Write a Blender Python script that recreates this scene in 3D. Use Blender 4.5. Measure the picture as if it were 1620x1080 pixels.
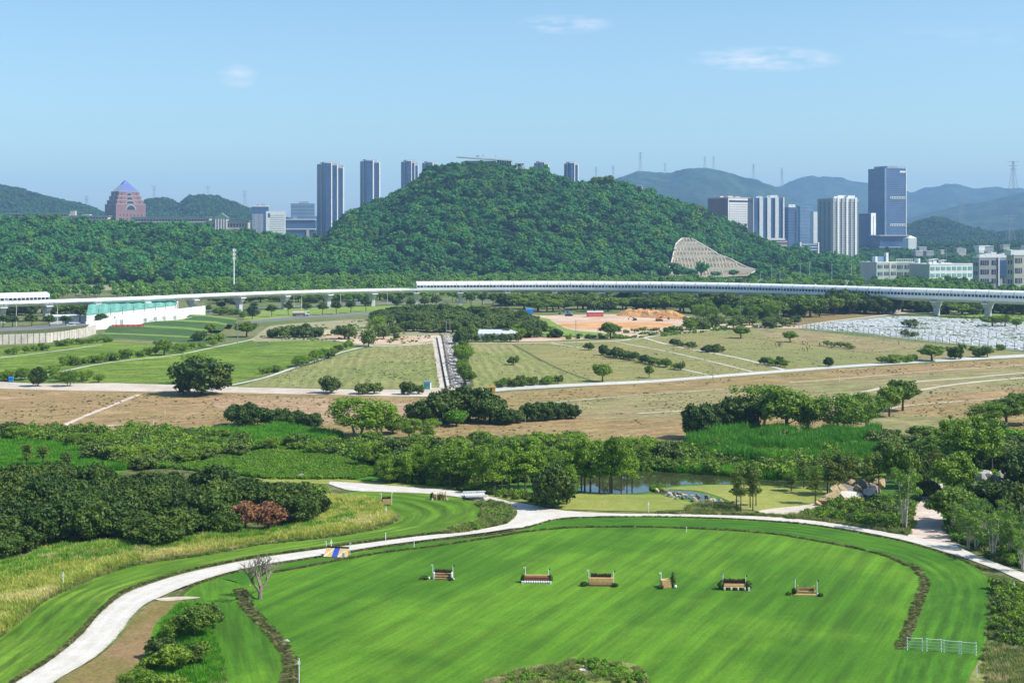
import bpy, math, random
import numpy as np
from mathutils import Vector, Matrix
from mathutils.geometry import tessellate_polygon

for o in list(bpy.data.objects):
    bpy.data.objects.remove(o)
scene = bpy.context.scene
col = scene.collection
R = math.radians

# ---------------------------------------------------------------- camera
H = 55.0            # the camera stands on a roof terrace 55 m above the plain
F = 2250.0          # focal length in pixels of the 1620 px wide photograph (50 mm)
HY = 372.0          # horizon row
cam_d = bpy.data.cameras.new('camera')
cam = bpy.data.objects.new('camera', cam_d); col.objects.link(cam)
cam.location = (0, 0, H); cam.rotation_euler = (R(90), 0, 0)
cam_d.sensor_width = 36.0; cam_d.lens = 50.0
cam_d.shift_y = -(540.0 - HY) / 1620.0
cam_d.clip_start = 1.0; cam_d.clip_end = 40000.0
scene.camera = cam

# ---------------------------------------------------------------- sky and sun
SUN_EL, SUN_AZ = R(47), R(103)          # azimuth clockwise from +Y (the view direction)
world = bpy.data.worlds.new('World'); scene.world = world; world.use_nodes = True
wn = world.node_tree; wn.nodes.clear()
wout = wn.nodes.new('ShaderNodeOutputWorld'); bg = wn.nodes.new('ShaderNodeBackground')
sky = wn.nodes.new('ShaderNodeTexSky'); sky.sky_type = 'NISHITA'; sky.sun_disc = False
sky.sun_elevation = SUN_EL; sky.sun_rotation = SUN_AZ
sky.altitude = 0; sky.air_density = 1.0; sky.dust_density = 1.0; sky.ozone_density = 2.0
bg.inputs['Strength'].default_value = 0.128
# faint wisps of cloud: soft ellipses round fixed directions, broken by noise
tc = wn.nodes.new('ShaderNodeTexCoord')
def wmath(op, a, b=None, c=None):
    n = wn.nodes.new('ShaderNodeMath'); n.operation = op
    for i, v in enumerate((a, b, c)):
        if v is None: continue
        if isinstance(v, (int, float)): n.inputs[i].default_value = v
        else: wn.links.new(v, n.inputs[i])
    return n.outputs[0]
sep = wn.nodes.new('ShaderNodeSeparateXYZ'); wn.links.new(tc.outputs['Generated'], sep.inputs[0])
ysafe = wmath('MAXIMUM', sep.outputs[1], 0.02)
ux = wmath('DIVIDE', sep.outputs[0], ysafe); uz = wmath('DIVIDE', sep.outputs[2], ysafe)
cn = wn.nodes.new('ShaderNodeTexNoise'); cn.inputs['Scale'].default_value = 60; cn.inputs['Detail'].default_value = 6
cmap = wn.nodes.new('ShaderNodeMapping'); cmap.inputs['Scale'].default_value = (1, 1, 3.5)
wn.links.new(tc.outputs['Generated'], cmap.inputs[0]); wn.links.new(cmap.outputs[0], cn.inputs['Vector'])
total = None
for (px, py, rx, ry, amp) in [(1212, 94, 135, 22, .50), (893, 39, 84, 17, .38), (376, 121, 36, 22, .36),
                              (200, 128, 200, 14, -.05), (1500, 60, 200, 30, .06), (-700, 90, 200, 30, .3), (2300, 120, 230, 35, .35)]:
    dx = wmath('DIVIDE', wmath('SUBTRACT', ux, (px - 810) / F), rx / F)
    dz = wmath('DIVIDE', wmath('SUBTRACT', uz, (HY - py) / F), ry / F)
    r2 = wmath('ADD', wmath('MULTIPLY', dx, dx), wmath('MULTIPLY', dz, dz))
    m = wmath('MULTIPLY', wmath('MAXIMUM', wmath('SUBTRACT', 1.0, r2), 0.0), amp)
    total = m if total is None else wmath('ADD', total, m)
cnm = wmath('MULTIPLY', wmath('MAXIMUM', wmath('SUBTRACT', cn.outputs['Fac'], 0.36), 0.0), 4.2)
cfac = wmath('MINIMUM', wmath('MULTIPLY', total, cnm), 0.8)
cfac.node.use_clamp = True
SKYTINT = (0.86, 1.03, 1.06)
tint = wn.nodes.new('ShaderNodeMix'); tint.data_type = 'RGBA'; tint.blend_type = 'MULTIPLY'; tint.inputs[0].default_value = 1
tint.inputs[7].default_value = (*SKYTINT, 1); wn.links.new(sky.outputs[0], tint.inputs[6])
cm = wn.nodes.new('ShaderNodeMix'); cm.data_type = 'RGBA'
wn.links.new(cfac, cm.inputs[0]); wn.links.new(tint.outputs[2], cm.inputs[6]); cm.inputs[7].default_value = (6.6, 6.6, 7.2, 1)
wn.links.new(cm.outputs[2], bg.inputs['Color']); wn.links.new(bg.outputs[0], wout.inputs['Surface'])

sun_d = bpy.data.lights.new('sun', 'SUN'); sun_d.energy = 5.0; sun_d.angle = R(0.53); sun_d.color = (1.0, 0.955, 0.88)
sun = bpy.data.objects.new('sun', sun_d); col.objects.link(sun)
sdir = Vector((math.sin(SUN_AZ) * math.cos(SUN_EL), math.cos(SUN_AZ) * math.cos(SUN_EL), math.sin(SUN_EL)))
sun.rotation_euler = sdir.to_track_quat('Z', 'Y').to_euler()
sun.location = (300, 0, 400)

vs = scene.view_settings
scene.display_settings.display_device = 'sRGB'
vs.view_transform = 'Standard'; vs.look = 'None'; vs.exposure = 0.36; vs.gamma = 1.0; vs.use_curve_mapping = False
HAZE_DENSITY = 6.8e-5
HAZE_COLOR = (0.36, 0.60, 1.0)
scene.cycles.max_bounces = 6; scene.cycles.diffuse_bounces = 2; scene.cycles.glossy_bounces = 2
scene.cycles.transmission_bounces = 2; scene.cycles.transparent_max_bounces = 6; scene.cycles.volume_bounces = 1

# ---------------------------------------------------------------- helpers
rnd = random.Random(7)
rng = np.random.default_rng(11)

def P(px, py, z=0.0):
    """the point of the plain (height z) that the photograph shows at px, py"""
    Y = F * (H - z) / (py - HY)
    return ((px - 810.0) * Y / F, Y, z)
def S(py, z=0.0):
    """pixels per metre at the depth where row py meets height z"""
    return (py - HY) / (H - z)
def XY(px, Y):
    return (px - 810.0) * Y / F
def ZY(py, Y):
    return H - (py - HY) * Y / F

def tag(o, label=None, cat=None, group=None, kind=None):
    if label: o['label'] = label
    if cat: o['category'] = cat
    if group: o['group'] = group
    if kind: o['kind'] = kind
    return o
def empty(name, loc=(0, 0, 0), rz=0.0, label=None, cat=None, group=None):
    o = bpy.data.objects.new(name, None); col.objects.link(o)
    o.location = loc; o.rotation_euler = (0, 0, rz); o.empty_display_size = 0.5
    return tag(o, label, cat, group)
def link(name, me, parent=None, loc=None, rz=None):
    o = bpy.data.objects.new(name, me); col.objects.link(o)
    if parent is not None: o.parent = parent
    if loc is not None: o.location = loc
    if rz is not None: o.rotation_euler = (0, 0, rz)
    return o

class MB:
    """collects faces of one mesh"""
    def __init__(s): s.v = []; s.f = []; s.m = []
    def quad(s, a, b, c, d, m=0):
        n = len(s.v); s.v += [a, b, c, d]; s.f.append((n, n+1, n+2, n+3)); s.m.append(m)
    def tri(s, a, b, c, m=0):
        n = len(s.v); s.v += [a, b, c]; s.f.append((n, n+1, n+2)); s.m.append(m)
    def box(s, x0, x1, y0, y1, z0, z1, m=0):
        n = len(s.v)
        s.v += [(x0,y0,z0),(x1,y0,z0),(x1,y1,z0),(x0,y1,z0),(x0,y0,z1),(x1,y0,z1),(x1,y1,z1),(x0,y1,z1)]
        for f in ((0,3,2,1),(4,5,6,7),(0,1,5,4),(1,2,6,5),(2,3,7,6),(3,0,4,7)):
            s.f.append(tuple(n+i for i in f)); s.m.append(m)
    def prism(s, pts, z0, z1, m=0):
        n = len(s.v); k = len(pts)
        s.v += [(p[0], p[1], z0) for p in pts] + [(p[0], p[1], z1) for p in pts]
        s.f.append(tuple(n + k - 1 - i for i in range(k))); s.m.append(m)
        s.f.append(tuple(n + k + i for i in range(k))); s.m.append(m)
        for i in range(k):
            j = (i + 1) % k; s.f.append((n+i, n+j, n+k+j, n+k+i)); s.m.append(m)
    def tube(s, a, b, r0, r1=None, k=6, m=0, cap=True):
        if r1 is None: r1 = r0
        a = Vector(a); b = Vector(b); d = (b - a)
        if d.length < 1e-6: return
        d.normalize(); u = d.orthogonal().normalized(); w = d.cross(u)
        n = len(s.v)
        for c, r in ((a, r0), (b, r1)):
            for i in range(k):
                t = 2 * math.pi * i / k
                s.v.append(tuple(c + u * (math.cos(t) * r) + w * (math.sin(t) * r)))
        for i in range(k):
            j = (i + 1) % k; s.f.append((n+i, n+j, n+k+j, n+k+i)); s.m.append(m)
        if cap:
            s.f.append(tuple(n + k - 1 - i for i in range(k))); s.m.append(m)
            s.f.append(tuple(n + k + i for i in range(k))); s.m.append(m)
    def bar(s, a, b, w, h=None, m=0):
        """square bar between two points"""
        if h is None: h = w
        a = Vector(a); b = Vector(b); d = (b - a).normalized()
        up = Vector((0, 0, 1)) if abs(d.z) < .95 else Vector((0, 1, 0))
        u = d.cross(up).normalized() * (w / 2); v = u.cross(d).normalized() * (h / 2)
        n = len(s.v)
        for c in (a, b):
            s.v += [tuple(c - u - v), tuple(c + u - v), tuple(c + u + v), tuple(c - u + v)]
        for f in ((0,1,2,3),(7,6,5,4),(0,4,5,1),(1,5,6,2),(2,6,7,3),(3,7,4,0)):
            s.f.append(tuple(n+i for i in f)); s.m.append(m)
    def ball(s, c, rx, ry=None, rz=None, m=0, seg=8, rings=5, jit=0.0, seed=0):
        ry = rx if ry is None else ry; rz = rx if rz is None else rz
        rr = random.Random(seed * 7919 + int(c[0] * 13) + int(c[1] * 7)); n = len(s.v)
        s.v.append((c[0], c[1], c[2] + rz))
        for i in range(1, rings):
            p = math.pi * i / rings
            for j in range(seg):
                t = 2 * math.pi * j / seg; q = 1 + rr.uniform(-jit, jit)
                s.v.append((c[0] + rx*q*math.sin(p)*math.cos(t), c[1] + ry*q*math.sin(p)*math.sin(t), c[2] + rz*q*math.cos(p)))
        s.v.append((c[0], c[1], c[2] - rz)); last = len(s.v) - 1
        for j in range(seg):
            s.f.append((n, n+1+j, n+1+(j+1) % seg)); s.m.append(m)
            b = n + 1 + (rings-2) * seg
            s.f.append((last, b+(j+1) % seg, b+j)); s.m.append(m)
        for i in range(rings-2):
            for j in range(seg):
                a = n+1+i*seg+j; b = n+1+i*seg+(j+1) % seg
                s.f.append((a, a+seg, b+seg, b)); s.m.append(m)
    def mesh(s, name, mats, smooth=False):
        me = bpy.data.meshes.new(name); me.from_pydata(s.v, [], s.f)
        if not isinstance(mats, (list, tuple)): mats = [mats]
        for mt in mats: me.materials.append(mt)
        if len(mats) > 1: me.polygons.foreach_set('material_index', s.m)
        if smooth: me.polygons.foreach_set('use_smooth', [True] * len(me.polygons))
        me.update(); return me
    def build(s, name, mats, parent=None, smooth=False, loc=None, rz=None):
        return link(name, s.mesh(name, mats, smooth), parent, loc, rz)

def copy_tree(o, parent=None):
    c = o.copy(); col.objects.link(c)
    if parent is not None: c.parent = parent
    for ch in [k for k in bpy.data.objects if k.parent == o]: copy_tree(ch, c)
    return c

# value noise in numpy (used for terrain and for masks)
_perm = np.random.default_rng(5).random((256, 256))
def vnoise(x, y):
    x = np.asarray(x, float); y = np.asarray(y, float)
    xi = np.floor(x).astype(int); yi = np.floor(y).astype(int); fx = x - xi; fy = y - yi
    fx = fx*fx*(3-2*fx); fy = fy*fy*(3-2*fy)
    a = _perm[xi & 255, yi & 255]; b = _perm[(xi+1) & 255, yi & 255]
    c = _perm[xi & 255, (yi+1) & 255]; d = _perm[(xi+1) & 255, (yi+1) & 255]
    return (a*(1-fx)+b*fx)*(1-fy) + (c*(1-fx)+d*fx)*fy
def fbm(x, y, o=4):
    x = np.asarray(x, float); y = np.asarray(y, float); t = 0; a = .5
    for i in range(o):
        t = t + a * vnoise(x * 2**i + 17.3*i, y * 2**i - 9.1*i); a *= .5
    return t / (1 - .5**o)
def sstep(a, b, x):
    t = np.clip((np.asarray(x, float) - a) / (b - a), 0, 1); return t*t*(3-2*t)

# ---------------------------------------------------------------- materials
class NT:
    def __init__(s, name):
        s.mat = bpy.data.materials.new(name); s.mat.use_nodes = True
        s.t = s.mat.node_tree; s.t.nodes.clear()
        s.out = s.t.nodes.new('ShaderNodeOutputMaterial')
    def put(s, inp, v):
        if v is None: return
        if isinstance(v, bpy.types.NodeSocket): s.t.links.new(v, inp)
        elif isinstance(v, (tuple, list)) and len(v) == 3 and inp.type == 'RGBA': inp.default_value = (*v, 1)
        else: inp.default_value = v
    def node(s, typ, **kw):
        n = s.t.nodes.new(typ)
        for k, v in kw.items(): setattr(n, k, v)
        return n
    def pos(s): return s.node('ShaderNodeNewGeometry').outputs['Position']
    def obj(s): return s.node('ShaderNodeTexCoord').outputs['Object']
    def uv(s): return s.node('ShaderNodeTexCoord').outputs['UV']
    def mapv(s, vec, rot=(0,0,0), scale=(1,1,1)):
        n = s.node('ShaderNodeMapping'); s.put(n.inputs['Vector'], vec)
        n.inputs['Rotation'].default_value = rot; n.inputs['Scale'].default_value = scale; return n.outputs[0]
    def noise(s, vec, scale, detail=4, rough=.55, dist=0):
        n = s.node('ShaderNodeTexNoise'); s.put(n.inputs['Vector'], vec)
        n.inputs['Scale'].default_value = scale; n.inputs['Detail'].default_value = detail
        n.inputs['Roughness'].default_value = rough; n.inputs['Distortion'].default_value = dist
        return n.outputs['Fac']
    def rng(s, v, a, b, c=0.0, d=1.0):
        n = s.node('ShaderNodeMapRange'); n.interpolation_type = 'SMOOTHSTEP'
        s.put(n.inputs[0], v)
        for i, q in enumerate((a, b, c, d)): n.inputs[i+1].default_value = q
        return n.outputs[0]
    def math(s, op, a, b=None):
        n = s.node('ShaderNodeMath', operation=op); s.put(n.inputs[0], a); s.put(n.inputs[1], b); return n.outputs[0]
    def mix(s, f, a, b, blend='MIX'):
        n = s.node('ShaderNodeMix', data_type='RGBA', blend_type=blend)
        s.put(n.inputs[0], f); s.put(n.inputs[6], a); s.put(n.inputs[7], b); return n.outputs[2]
    def scale(s, c, v):
        """colour times a value"""
        n = s.node('ShaderNodeVectorMath', operation='SCALE'); s.put(n.inputs[0], c if isinstance(c, bpy.types.NodeSocket) else tuple(c)); s.put(n.inputs['Scale'], v); return n.outputs[0]
    def bump(s, h, strength=.4, dist=.2):
        n = s.node('ShaderNodeBump'); n.inputs['Strength'].default_value = strength; n.inputs['Distance'].default_value = dist
        s.put(n.inputs['Height'], h); return n.outputs[0]
    def bsdf(s, color, rough=.9, metal=0, spec=.3, normal=None, **kw):
        n = s.node('ShaderNodeBsdfPrincipled'); s.put(n.inputs['Base Color'], color); s.put(n.inputs['Roughness'], rough)
        n.inputs['Metallic'].default_value = metal; n.inputs['Specular IOR Level'].default_value = spec
        if normal is not None: s.put(n.inputs['Normal'], normal)
        for k, v in kw.items(): s.put(n.inputs[k], v)
        return n.outputs[0]
    def done(s, sh):
        s.t.links.new(sh, s.out.inputs['Surface']); return s.mat

def plain(name, c, rough=.6, metal=0, var=.12, scale=.7, spec=.3, dirt=None):
    n = NT(name); p = n.pos()
    v = n.rng(n.noise(p, scale, 5), .25, .75, 1-var, 1+var)
    cc = n.scale(c, v)
    if dirt:
        cc = n.mix(n.rng(n.noise(p, scale*3, 6), .5, .8, 0, .6), cc, dirt)
    return n.done(n.bsdf(cc, rough, metal, spec))

def ground(name, c1, c2, s1=.03, c3=None, a3=.5, s3=.12, fine=.22, fs=1.3, streak=None, bump=.25, rows=None, lo=.35, hi=.65):
    """soil or grass: two broad tones, patches of a third, fine grain, optional streaks (angle, across, stretch, amount)"""
    n = NT(name); p = n.pos()
    c = n.mix(n.rng(n.noise(p, s1, 5, .6), lo, hi), c1, c2)
    if c3: c = n.mix(n.rng(n.noise(p, s3, 6, .65, .6), .52, .7, 0, a3), c, c3)
    fine = min(fine*1.35, .6); v = n.rng(n.noise(p, fs, 7, .78), .3, .7, 1-fine, 1+fine)
    v = n.math('MULTIPLY', v, n.rng(n.noise(p, fs*.22, 4, .6), .3, .7, 1-fine*.45, 1+fine*.45))
    if streak:
        ang, per, st, am = streak
        q = n.mapv(n.mapv(p, rot=(0, 0, R(ang))), scale=(1/per, 1/(per*st), 1))
        w = n.rng(n.noise(q, 1.0, 4, .6), .3, .7, 1-am, 1+am)
        v = n.math('MULTIPLY', v, w)
    if rows:
        ang, per, am = rows
        q = n.mapv(p, rot=(0, 0, R(ang)))
        sx = n.node('ShaderNodeSeparateXYZ'); n.put(sx.inputs[0], q)
        wob = n.math('ADD', sx.outputs[0], n.math('MULTIPLY', n.noise(p, .08, 3), per*1.2))
        w = n.math('SINE', n.math('MULTIPLY', wob, 2*math.pi/per))
        w = n.math('ADD', 1.0, n.math('MULTIPLY', w, am))
        v = n.math('MULTIPLY', v, w)
    c = n.scale(c, v)
    b = n.bump(n.noise(p, fs*1.5, 6, .7), bump, .3)
    return n.done(n.bsdf(c, .95, 0, .15, b))

def leafmat(name, c1, c2, var=.35, pscale=.02, trans=.25, c3=None):
    n = NT(name); p = n.pos()
    r = n.node('ShaderNodeObjectInfo').outputs['Random']
    f = n.math('ADD', n.math('MULTIPLY', r, .6), n.math('MULTIPLY', n.noise(p, pscale, 3), .7))
    c = n.mix(n.rng(f, .25, .9), c1, c2)
    if c3: c = n.mix(n.rng(n.noise(p, pscale*1.6, 4, .6), .52, .66, 0, .75), c, c3)
    c = n.scale(c, n.rng(n.noise(p, 1.7, 5, .8), .3, .7, 1-var*1.25, 1+var*1.25))
    b = n.bsdf(c, .55, 0, .25)
    t = n.node('ShaderNodeBsdfTranslucent'); n.put(t.inputs[0], n.scale(c, 1.2))
    m = n.node('ShaderNodeMixShader'); m.inputs[0].default_value = trans
    n.t.links.new(b, m.inputs[1]); n.t.links.new(t.outputs[0], m.inputs[2])
    return n.done(m.outputs[0])

M = {}
# lawns: mown stripes are the bent grass itself, so they stay with the surface
def lawn(name, c1, c2, streak, c3, s1=.035):
    n = NT(name); p = n.pos()
    c = n.mix(n.rng(n.noise(p, s1, 4, .6, .4), .36, .66), c1, c2)
    c = n.mix(n.rng(n.noise(p, .16, 6, .7, .5), .55, .78, 0, .45), c, c3)
    v = n.rng(n.noise(p, 2.4, 7, .8), .3, .7, .78, 1.22)
    ang, per, st, am = streak
    q0 = n.mapv(p, rot=(0, 0, R(ang)))
    q = n.mapv(q0, scale=(1/per, 1/(per*st), 1))
    w1 = n.rng(n.noise(q, 1.0, 5, .62, .25), .32, .68, 1-am, 1+am)
    q2 = n.mapv(q0, scale=(1.6, .05, 1)); w2 = n.rng(n.noise(q2, 1.0, 4, .7), .32, .68, 1-am*.6, 1+am*.6)
    sx = n.node('ShaderNodeSeparateXYZ'); n.put(sx.inputs[0], q0)
    wob = n.math('ADD', sx.outputs[0], n.math('MULTIPLY', n.noise(p, .03, 3), 5))
    w3 = n.rng(n.math('SINE', n.math('MULTIPLY', wob, 2*math.pi/4.4)), -.8, .8, 1-am*.34, 1+am*.34)
    v = n.math('MULTIPLY', n.math('MULTIPLY', v, w3), n.math('MULTIPLY', w1, w2))
    c = n.scale(c, v)
    return n.done(n.bsdf(c, .9, 0, .2, n.bump(n.noise(p, 4, 6, .7), .3, .08)))
def lane(name, c1, c2, c3, am=.16, bands=7):
    """mown lane: u runs along the lane, v across it"""
    n = NT(name); p = n.pos(); uv = n.uv()
    c = n.mix(n.rng(n.noise(p, .04, 4, .6), .36, .66), c1, c2)
    c = n.mix(n.rng(n.noise(p, .2, 6, .7, .5), .55, .78, 0, .4), c, c3)
    q = n.mapv(uv, scale=(1.2, bands, 1)); w1 = n.rng(n.noise(q, 1.0, 5, .65), .3, .7, 1-am*1.3, 1+am*1.3)
    sx = n.node('ShaderNodeSeparateXYZ'); n.put(sx.inputs[0], uv)
    w2 = n.rng(n.math('SINE', n.math('MULTIPLY', sx.outputs[1], 2*math.pi*bands*.5)), -.6, .6, 1-am*.5, 1+am*.5)
    v = n.math('MULTIPLY', n.math('MULTIPLY', w1, w2), n.rng(n.noise(p, 2.4, 7, .8), .3, .7, .78, 1.22))
    return n.done(n.bsdf(n.scale(c, v), .9, 0, .2, n.bump(n.noise(p, 4, 6, .7), .3, .08)))

M['plain'] = ground('plain_scrub', (.10, .15, .035), (.17, .17, .07), .012, (.23, .19, .11), .6, .05, .3, .6)
M['lawn'] = lawn('arena_lawn', (0.051, 0.145, 0.005), (0.099, 0.219, 0.011), (23.8, 2.3, 13.0, .19), (0.150, 0.240, 0.025))
M['lawn_left'] = lawn('left_lawn', (0.049, 0.138, 0.005), (0.088, 0.204, 0.010), (-14, 2.6, 9.0, .26), (0.132, 0.235, 0.022))
M['lane'] = lane('mown_lane', (0.040, 0.128, 0.005), (0.062, 0.168, 0.007), (0.106, 0.204, 0.015), .2, 9)
M['lane_left'] = lane('mown_lane_left', (0.069, 0.153, 0.008), (0.114, 0.209, 0.016), (0.158, 0.245, 0.030), .26, 9)
M['verge'] = ground('rough_verge', (.055, .085, .020), (.13, .14, .045), .25, (.20, .16, .09), .5, .6, .4, 2.2)
M['ditch'] = ground('ditch_bed', (.060, .085, .022), (.14, .14, .055), .5, (.17, .13, .07), .6, .9, .45, 2.5)
M['brown_turf'] = ground('brown_turf', (.17, .15, .04), (.26, .17, .085), .06, (.12, .14, .03), .5, .2, .22, 2)
M['road'] = ground('pale_gravel_road', (.51, .47, .41), (.58, .55, .49), .08, (.52, .46, .38), .35, .3, .07, 2.2, bump=.1)
def roadmat():
    n = NT('wheel_worn_road'); p = n.pos(); uv = n.uv(); sx = n.node('ShaderNodeSeparateXYZ'); n.put(sx.inputs[0], uv)
    v = n.math('ADD', sx.outputs[1], n.math('MULTIPLY', n.math('SUBTRACT', n.noise(p, .3, 4), .5), .12))
    c = n.mix(n.rng(n.noise(p, .35, 6, .7), .35, .65), (.50, .46, .395), (.585, .55, .49))
    tr = n.math('ADD', n.rng(n.math('ABSOLUTE', n.math('SUBTRACT', v, .3)), .04, .11, 1, 0), n.rng(n.math('ABSOLUTE', n.math('SUBTRACT', v, .7)), .04, .11, 1, 0))
    c = n.mix(n.math('MULTIPLY', tr, .35), c, (.62, .60, .57))
    ed = n.rng(n.math('ABSOLUTE', n.math('SUBTRACT', v, .5)), .40, .50, 0, .75); c = n.mix(n.math('MULTIPLY', ed, n.rng(n.noise(p, 1.1, 6, .75), .4, .6)), c, (.30, .26, .17))
    c = n.mix(n.rng(n.noise(p, 1.8, 8, .8, .5), .58, .7, 0, .5), c, (.36, .33, .28))
    c = n.scale(c, n.rng(n.noise(p, 5, 6, .8), .3, .7, .88, 1.12))
    return n.done(n.bsdf(c, .95, 0, .15, n.bump(n.noise(p, 6, 6, .8), .3, .06)))
M['road_worn'] = roadmat()
M['dirt'] = ground('pink_dirt_track', (.50, .40, .33), (.62, .52, .44), .12, (.34, .24, .17), .6, .4, .12, 1.6)
M['bank_soil'] = ground('rough_bank_soil', (.13, .19, .035), (.25, .24, .08), .06, (.30, .25, .13), .5, .2, .3, 1.5)
M['riparian'] = ground('riparian_ground', (.050, .125, .018), (.085, .200, .022), .02, (.14, .19, .05), .5, .05, .35, .9)
M['meadow'] = ground('bright_meadow', (0.053, 0.168, 0.007), (0.084, 0.224, 0.011), .04, (0.141, 0.265, 0.020), .4, .1, .3, 1.4)
M['pond_lawn'] = ground('yellow_green_lawn', (.21, .245, .050), (.28, .29, .070), .05, (.24, .22, .07), .5, .15, .14, 1.6)
M['brown_field'] = ground('dry_brown_field', (.290, .195, .092), (.245, .190, .075), .010, (.40, .28, .16), .45, .06, .26, .7, streak=(62, 2.4, 9, .22), bump=.5)
M['red_field'] = ground('reddish_ploughed_field', (.33, .215, .12), (.37, .26, .155), .03, (.24, .16, .07), .5, .12, .28, .8, streak=(80, 2.2, 6, .2), bump=.5)
M['olive'] = ground('olive_field', (.240, .230, .085), (.190, .215, .065), .012, (.28, .25, .11), .55, .03, .2, .8, rows=(-4, 4.2, .09), streak=(-4, 2.2, 14, .14))
M['olive_green'] = ground('green_olive_field', (.200, .205, .070), (.255, .225, .085), .012, (.22, .21, .08), .4, .03, .2, .7, streak=(64, 2.6, 10, .14))
M['olive_brown'] = ground('brown_olive_field', (.270, .215, .105), (.205, .205, .075), .010, (.34, .27, .15), .5, .03, .25, .6, streak=(66, 3.5, 8, .2))
M['rice'] = ground('green_crop_field', (0.095, 0.165, 0.016), (0.152, 0.215, 0.027), .018, (0.209, 0.250, 0.048), .5, .05, .34, .6, streak=(74, 2.6, 12, .38))
M['pale_road'] = ground('pale_sandy_road', (.46, .39, .31), (.56, .49, .41), .05, (.42, .32, .22), .5, .15, .1, .9)
M['pale_path'] = ground('pale_concrete_path', (.46, .45, .41), (.54, .53, .49), .05, (.40, .36, .28), .4, .3, .1, .9)
M['earth'] = ground('construction_earth', (.58, .44, .34), (.48, .33, .22), .02, (.40, .22, .12), .6, .05, .15, .4)
M['orange_bank'] = ground('orange_earth_bank', (.50, .25, .095), (.60, .34, .15), .05, (.38, .2, .1), .6, .2, .2, .5)
M['mulch'] = ground('white_plastic_mulch', (.36, .39, .33), (.23, .27, .18), .016, (.16, .30, .09), .75, .022, .25, .5, streak=(80, 2.5, 10, .3))
M['far_lawn'] = ground('far_verge_lawn', (.15, .24, .04), (.21, .27, .06), .02, (.28, .25, .12), .5, .05, .15, .5)
M['dry_lawn'] = ground('dry_pale_lawn', (.26, .25, .13), (.32, .29, .17), .02, (.40, .32, .22), .5, .05, .12, .5)
M['terrace'] = ground('terraced_grass_slope', (.050, .105, .028), (.070, .130, .035), .03, (.12, .16, .06), .4, .1, .2, .8)
M['asphalt'] = ground('asphalt', (.16, .16, .16), (.20, .195, .19), .05, None, .5, .3, .1, 1)
M['hill'] = ground('forest_floor', (.022, .060, .016), (.035, .085, .022), .006, (.05, .11, .03), .5, .02, .5, .12, bump=.6)
M['far_hill'] = ground('far_wooded_hill', (.018, .045, .022), (.030, .062, .030), .004, (.045, .08, .038), .5, .009, .5, .025, bump=.8)

M['white'] = plain('white_paint', (.78, .78, .77), .5, 0, .06)
M['white_wall'] = plain('white_plaster', (.72, .72, .70), .7, 0, .08, .2, dirt=(.5, .48, .44))
M['concrete'] = plain('pale_concrete', (.64, .64, .63), .75, 0, .1, .3, dirt=(.42, .42, .41))
M['pier'] = plain('pier_concrete', (.46, .47, .48), .8, 0, .1, .3, dirt=(.34, .34, .33))
M['wallc'] = plain('weathered_wall', (.50, .46, .40), .85, 0, .2, .25, dirt=(.33, .28, .22))
M['glass'] = plain('dark_glass', (.035, .055, .085), .12, 0, .2, .05, .6)
M['blue_glass'] = plain('blue_curtain_glass', (.060, .115, .235), .15, 0, .15, .03, .6)
M['shade_navy_glass'] = plain('shade_navy_curtain_glass', (.030, .065, .150), .35, 0, .15, .03, .3)  # dark blue glass, made darker: shade of the unlit tower fronts in the colour
M['pale_glass'] = plain('pale_blue_glass', (.17, .26, .38), .2, 0, .15, .03, .5)
M['grey_steel'] = plain('grey_steel', (.30, .31, .32), .5, .3)
M['dark'] = plain('dark_metal', (.05, .05, .05), .6)
M['cream_beam'] = plain('cream_concrete', (.66, .60, .48), .85, 0, .1, .1)
M['brick'] = plain('purple_brick', (.27, .15, .15), .85, 0, .1, .05)
M['stone_wall'] = plain('beige_stone', (.50, .42, .36), .8, 0, .08, .1)
M['beige'] = plain('beige_facade', (.50, .46, .38), .8, 0, .06, .1)
M['greenish'] = plain('pale_green_facade', (.36, .43, .36), .8, 0, .06, .1)
M['grey_facade'] = plain('grey_facade', (.36, .37, .38), .8, 0, .06, .1)
M['roof_blue'] = plain('blue_roof', (.11, .16, .36), .35, .2, .08, .05)
M['roof_pale'] = plain('pale_roof_panels', (.58, .58, .62), .4, 0, .06, .05)
M['roof_green'] = plain('green_roof', (.14, .24, .17), .7, 0, .1, .05)
M['net'] = plain('green_netting', (.13, .36, .28), .8, 0, .3, .25, dirt=(.45, .52, .47))
M['wood'] = plain('pale_timber', (.46, .29, .13), .75, 0, .2, 2.5)
M['wood2'] = plain('yellow_timber', (.56, .38, .16), .75, 0, .15, 2.5)
M['log'] = plain('brown_log', (.16, .085, .045), .85, 0, .3, 3)
M['brush'] = plain('dark_brush_top', (.045, .022, .014), .95, 0, .5, 6)
M['red_roll'] = plain('red_brown_roll', (.22, .075, .045), .85, 0, .3, 4)
M['blue_paint'] = plain('blue_paint', (.035, .085, .40), .5)
M['blue_tarp'] = plain('blue_tarpaulin', (.03, .22, .62), .6)
M['red_tarp'] = plain('red_barrier', (.55, .12, .10), .6)
M['yellow_paint'] = plain('yellow_paint', (.62, .42, .06), .5)
M['orange_paint'] = plain('orange_paint', (.55, .20, .05), .5)
M['tyre'] = plain('rubber', (.02, .02, .02), .8)
M['skin'] = plain('skin', (.42, .26, .18), .6)
M['teal'] = plain('teal_panel', (.08, .33, .27), .5)
M['bark'] = plain('bark', (.10, .075, .05), .9, 0, .3, 3)
M['pale_bark'] = plain('pale_bark', (.42, .38, .31), .85, 0, .25, 3)
M['grey_bark'] = plain('grey_bark', (.20, .17, .13), .85, 0, .25, 3)
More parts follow.
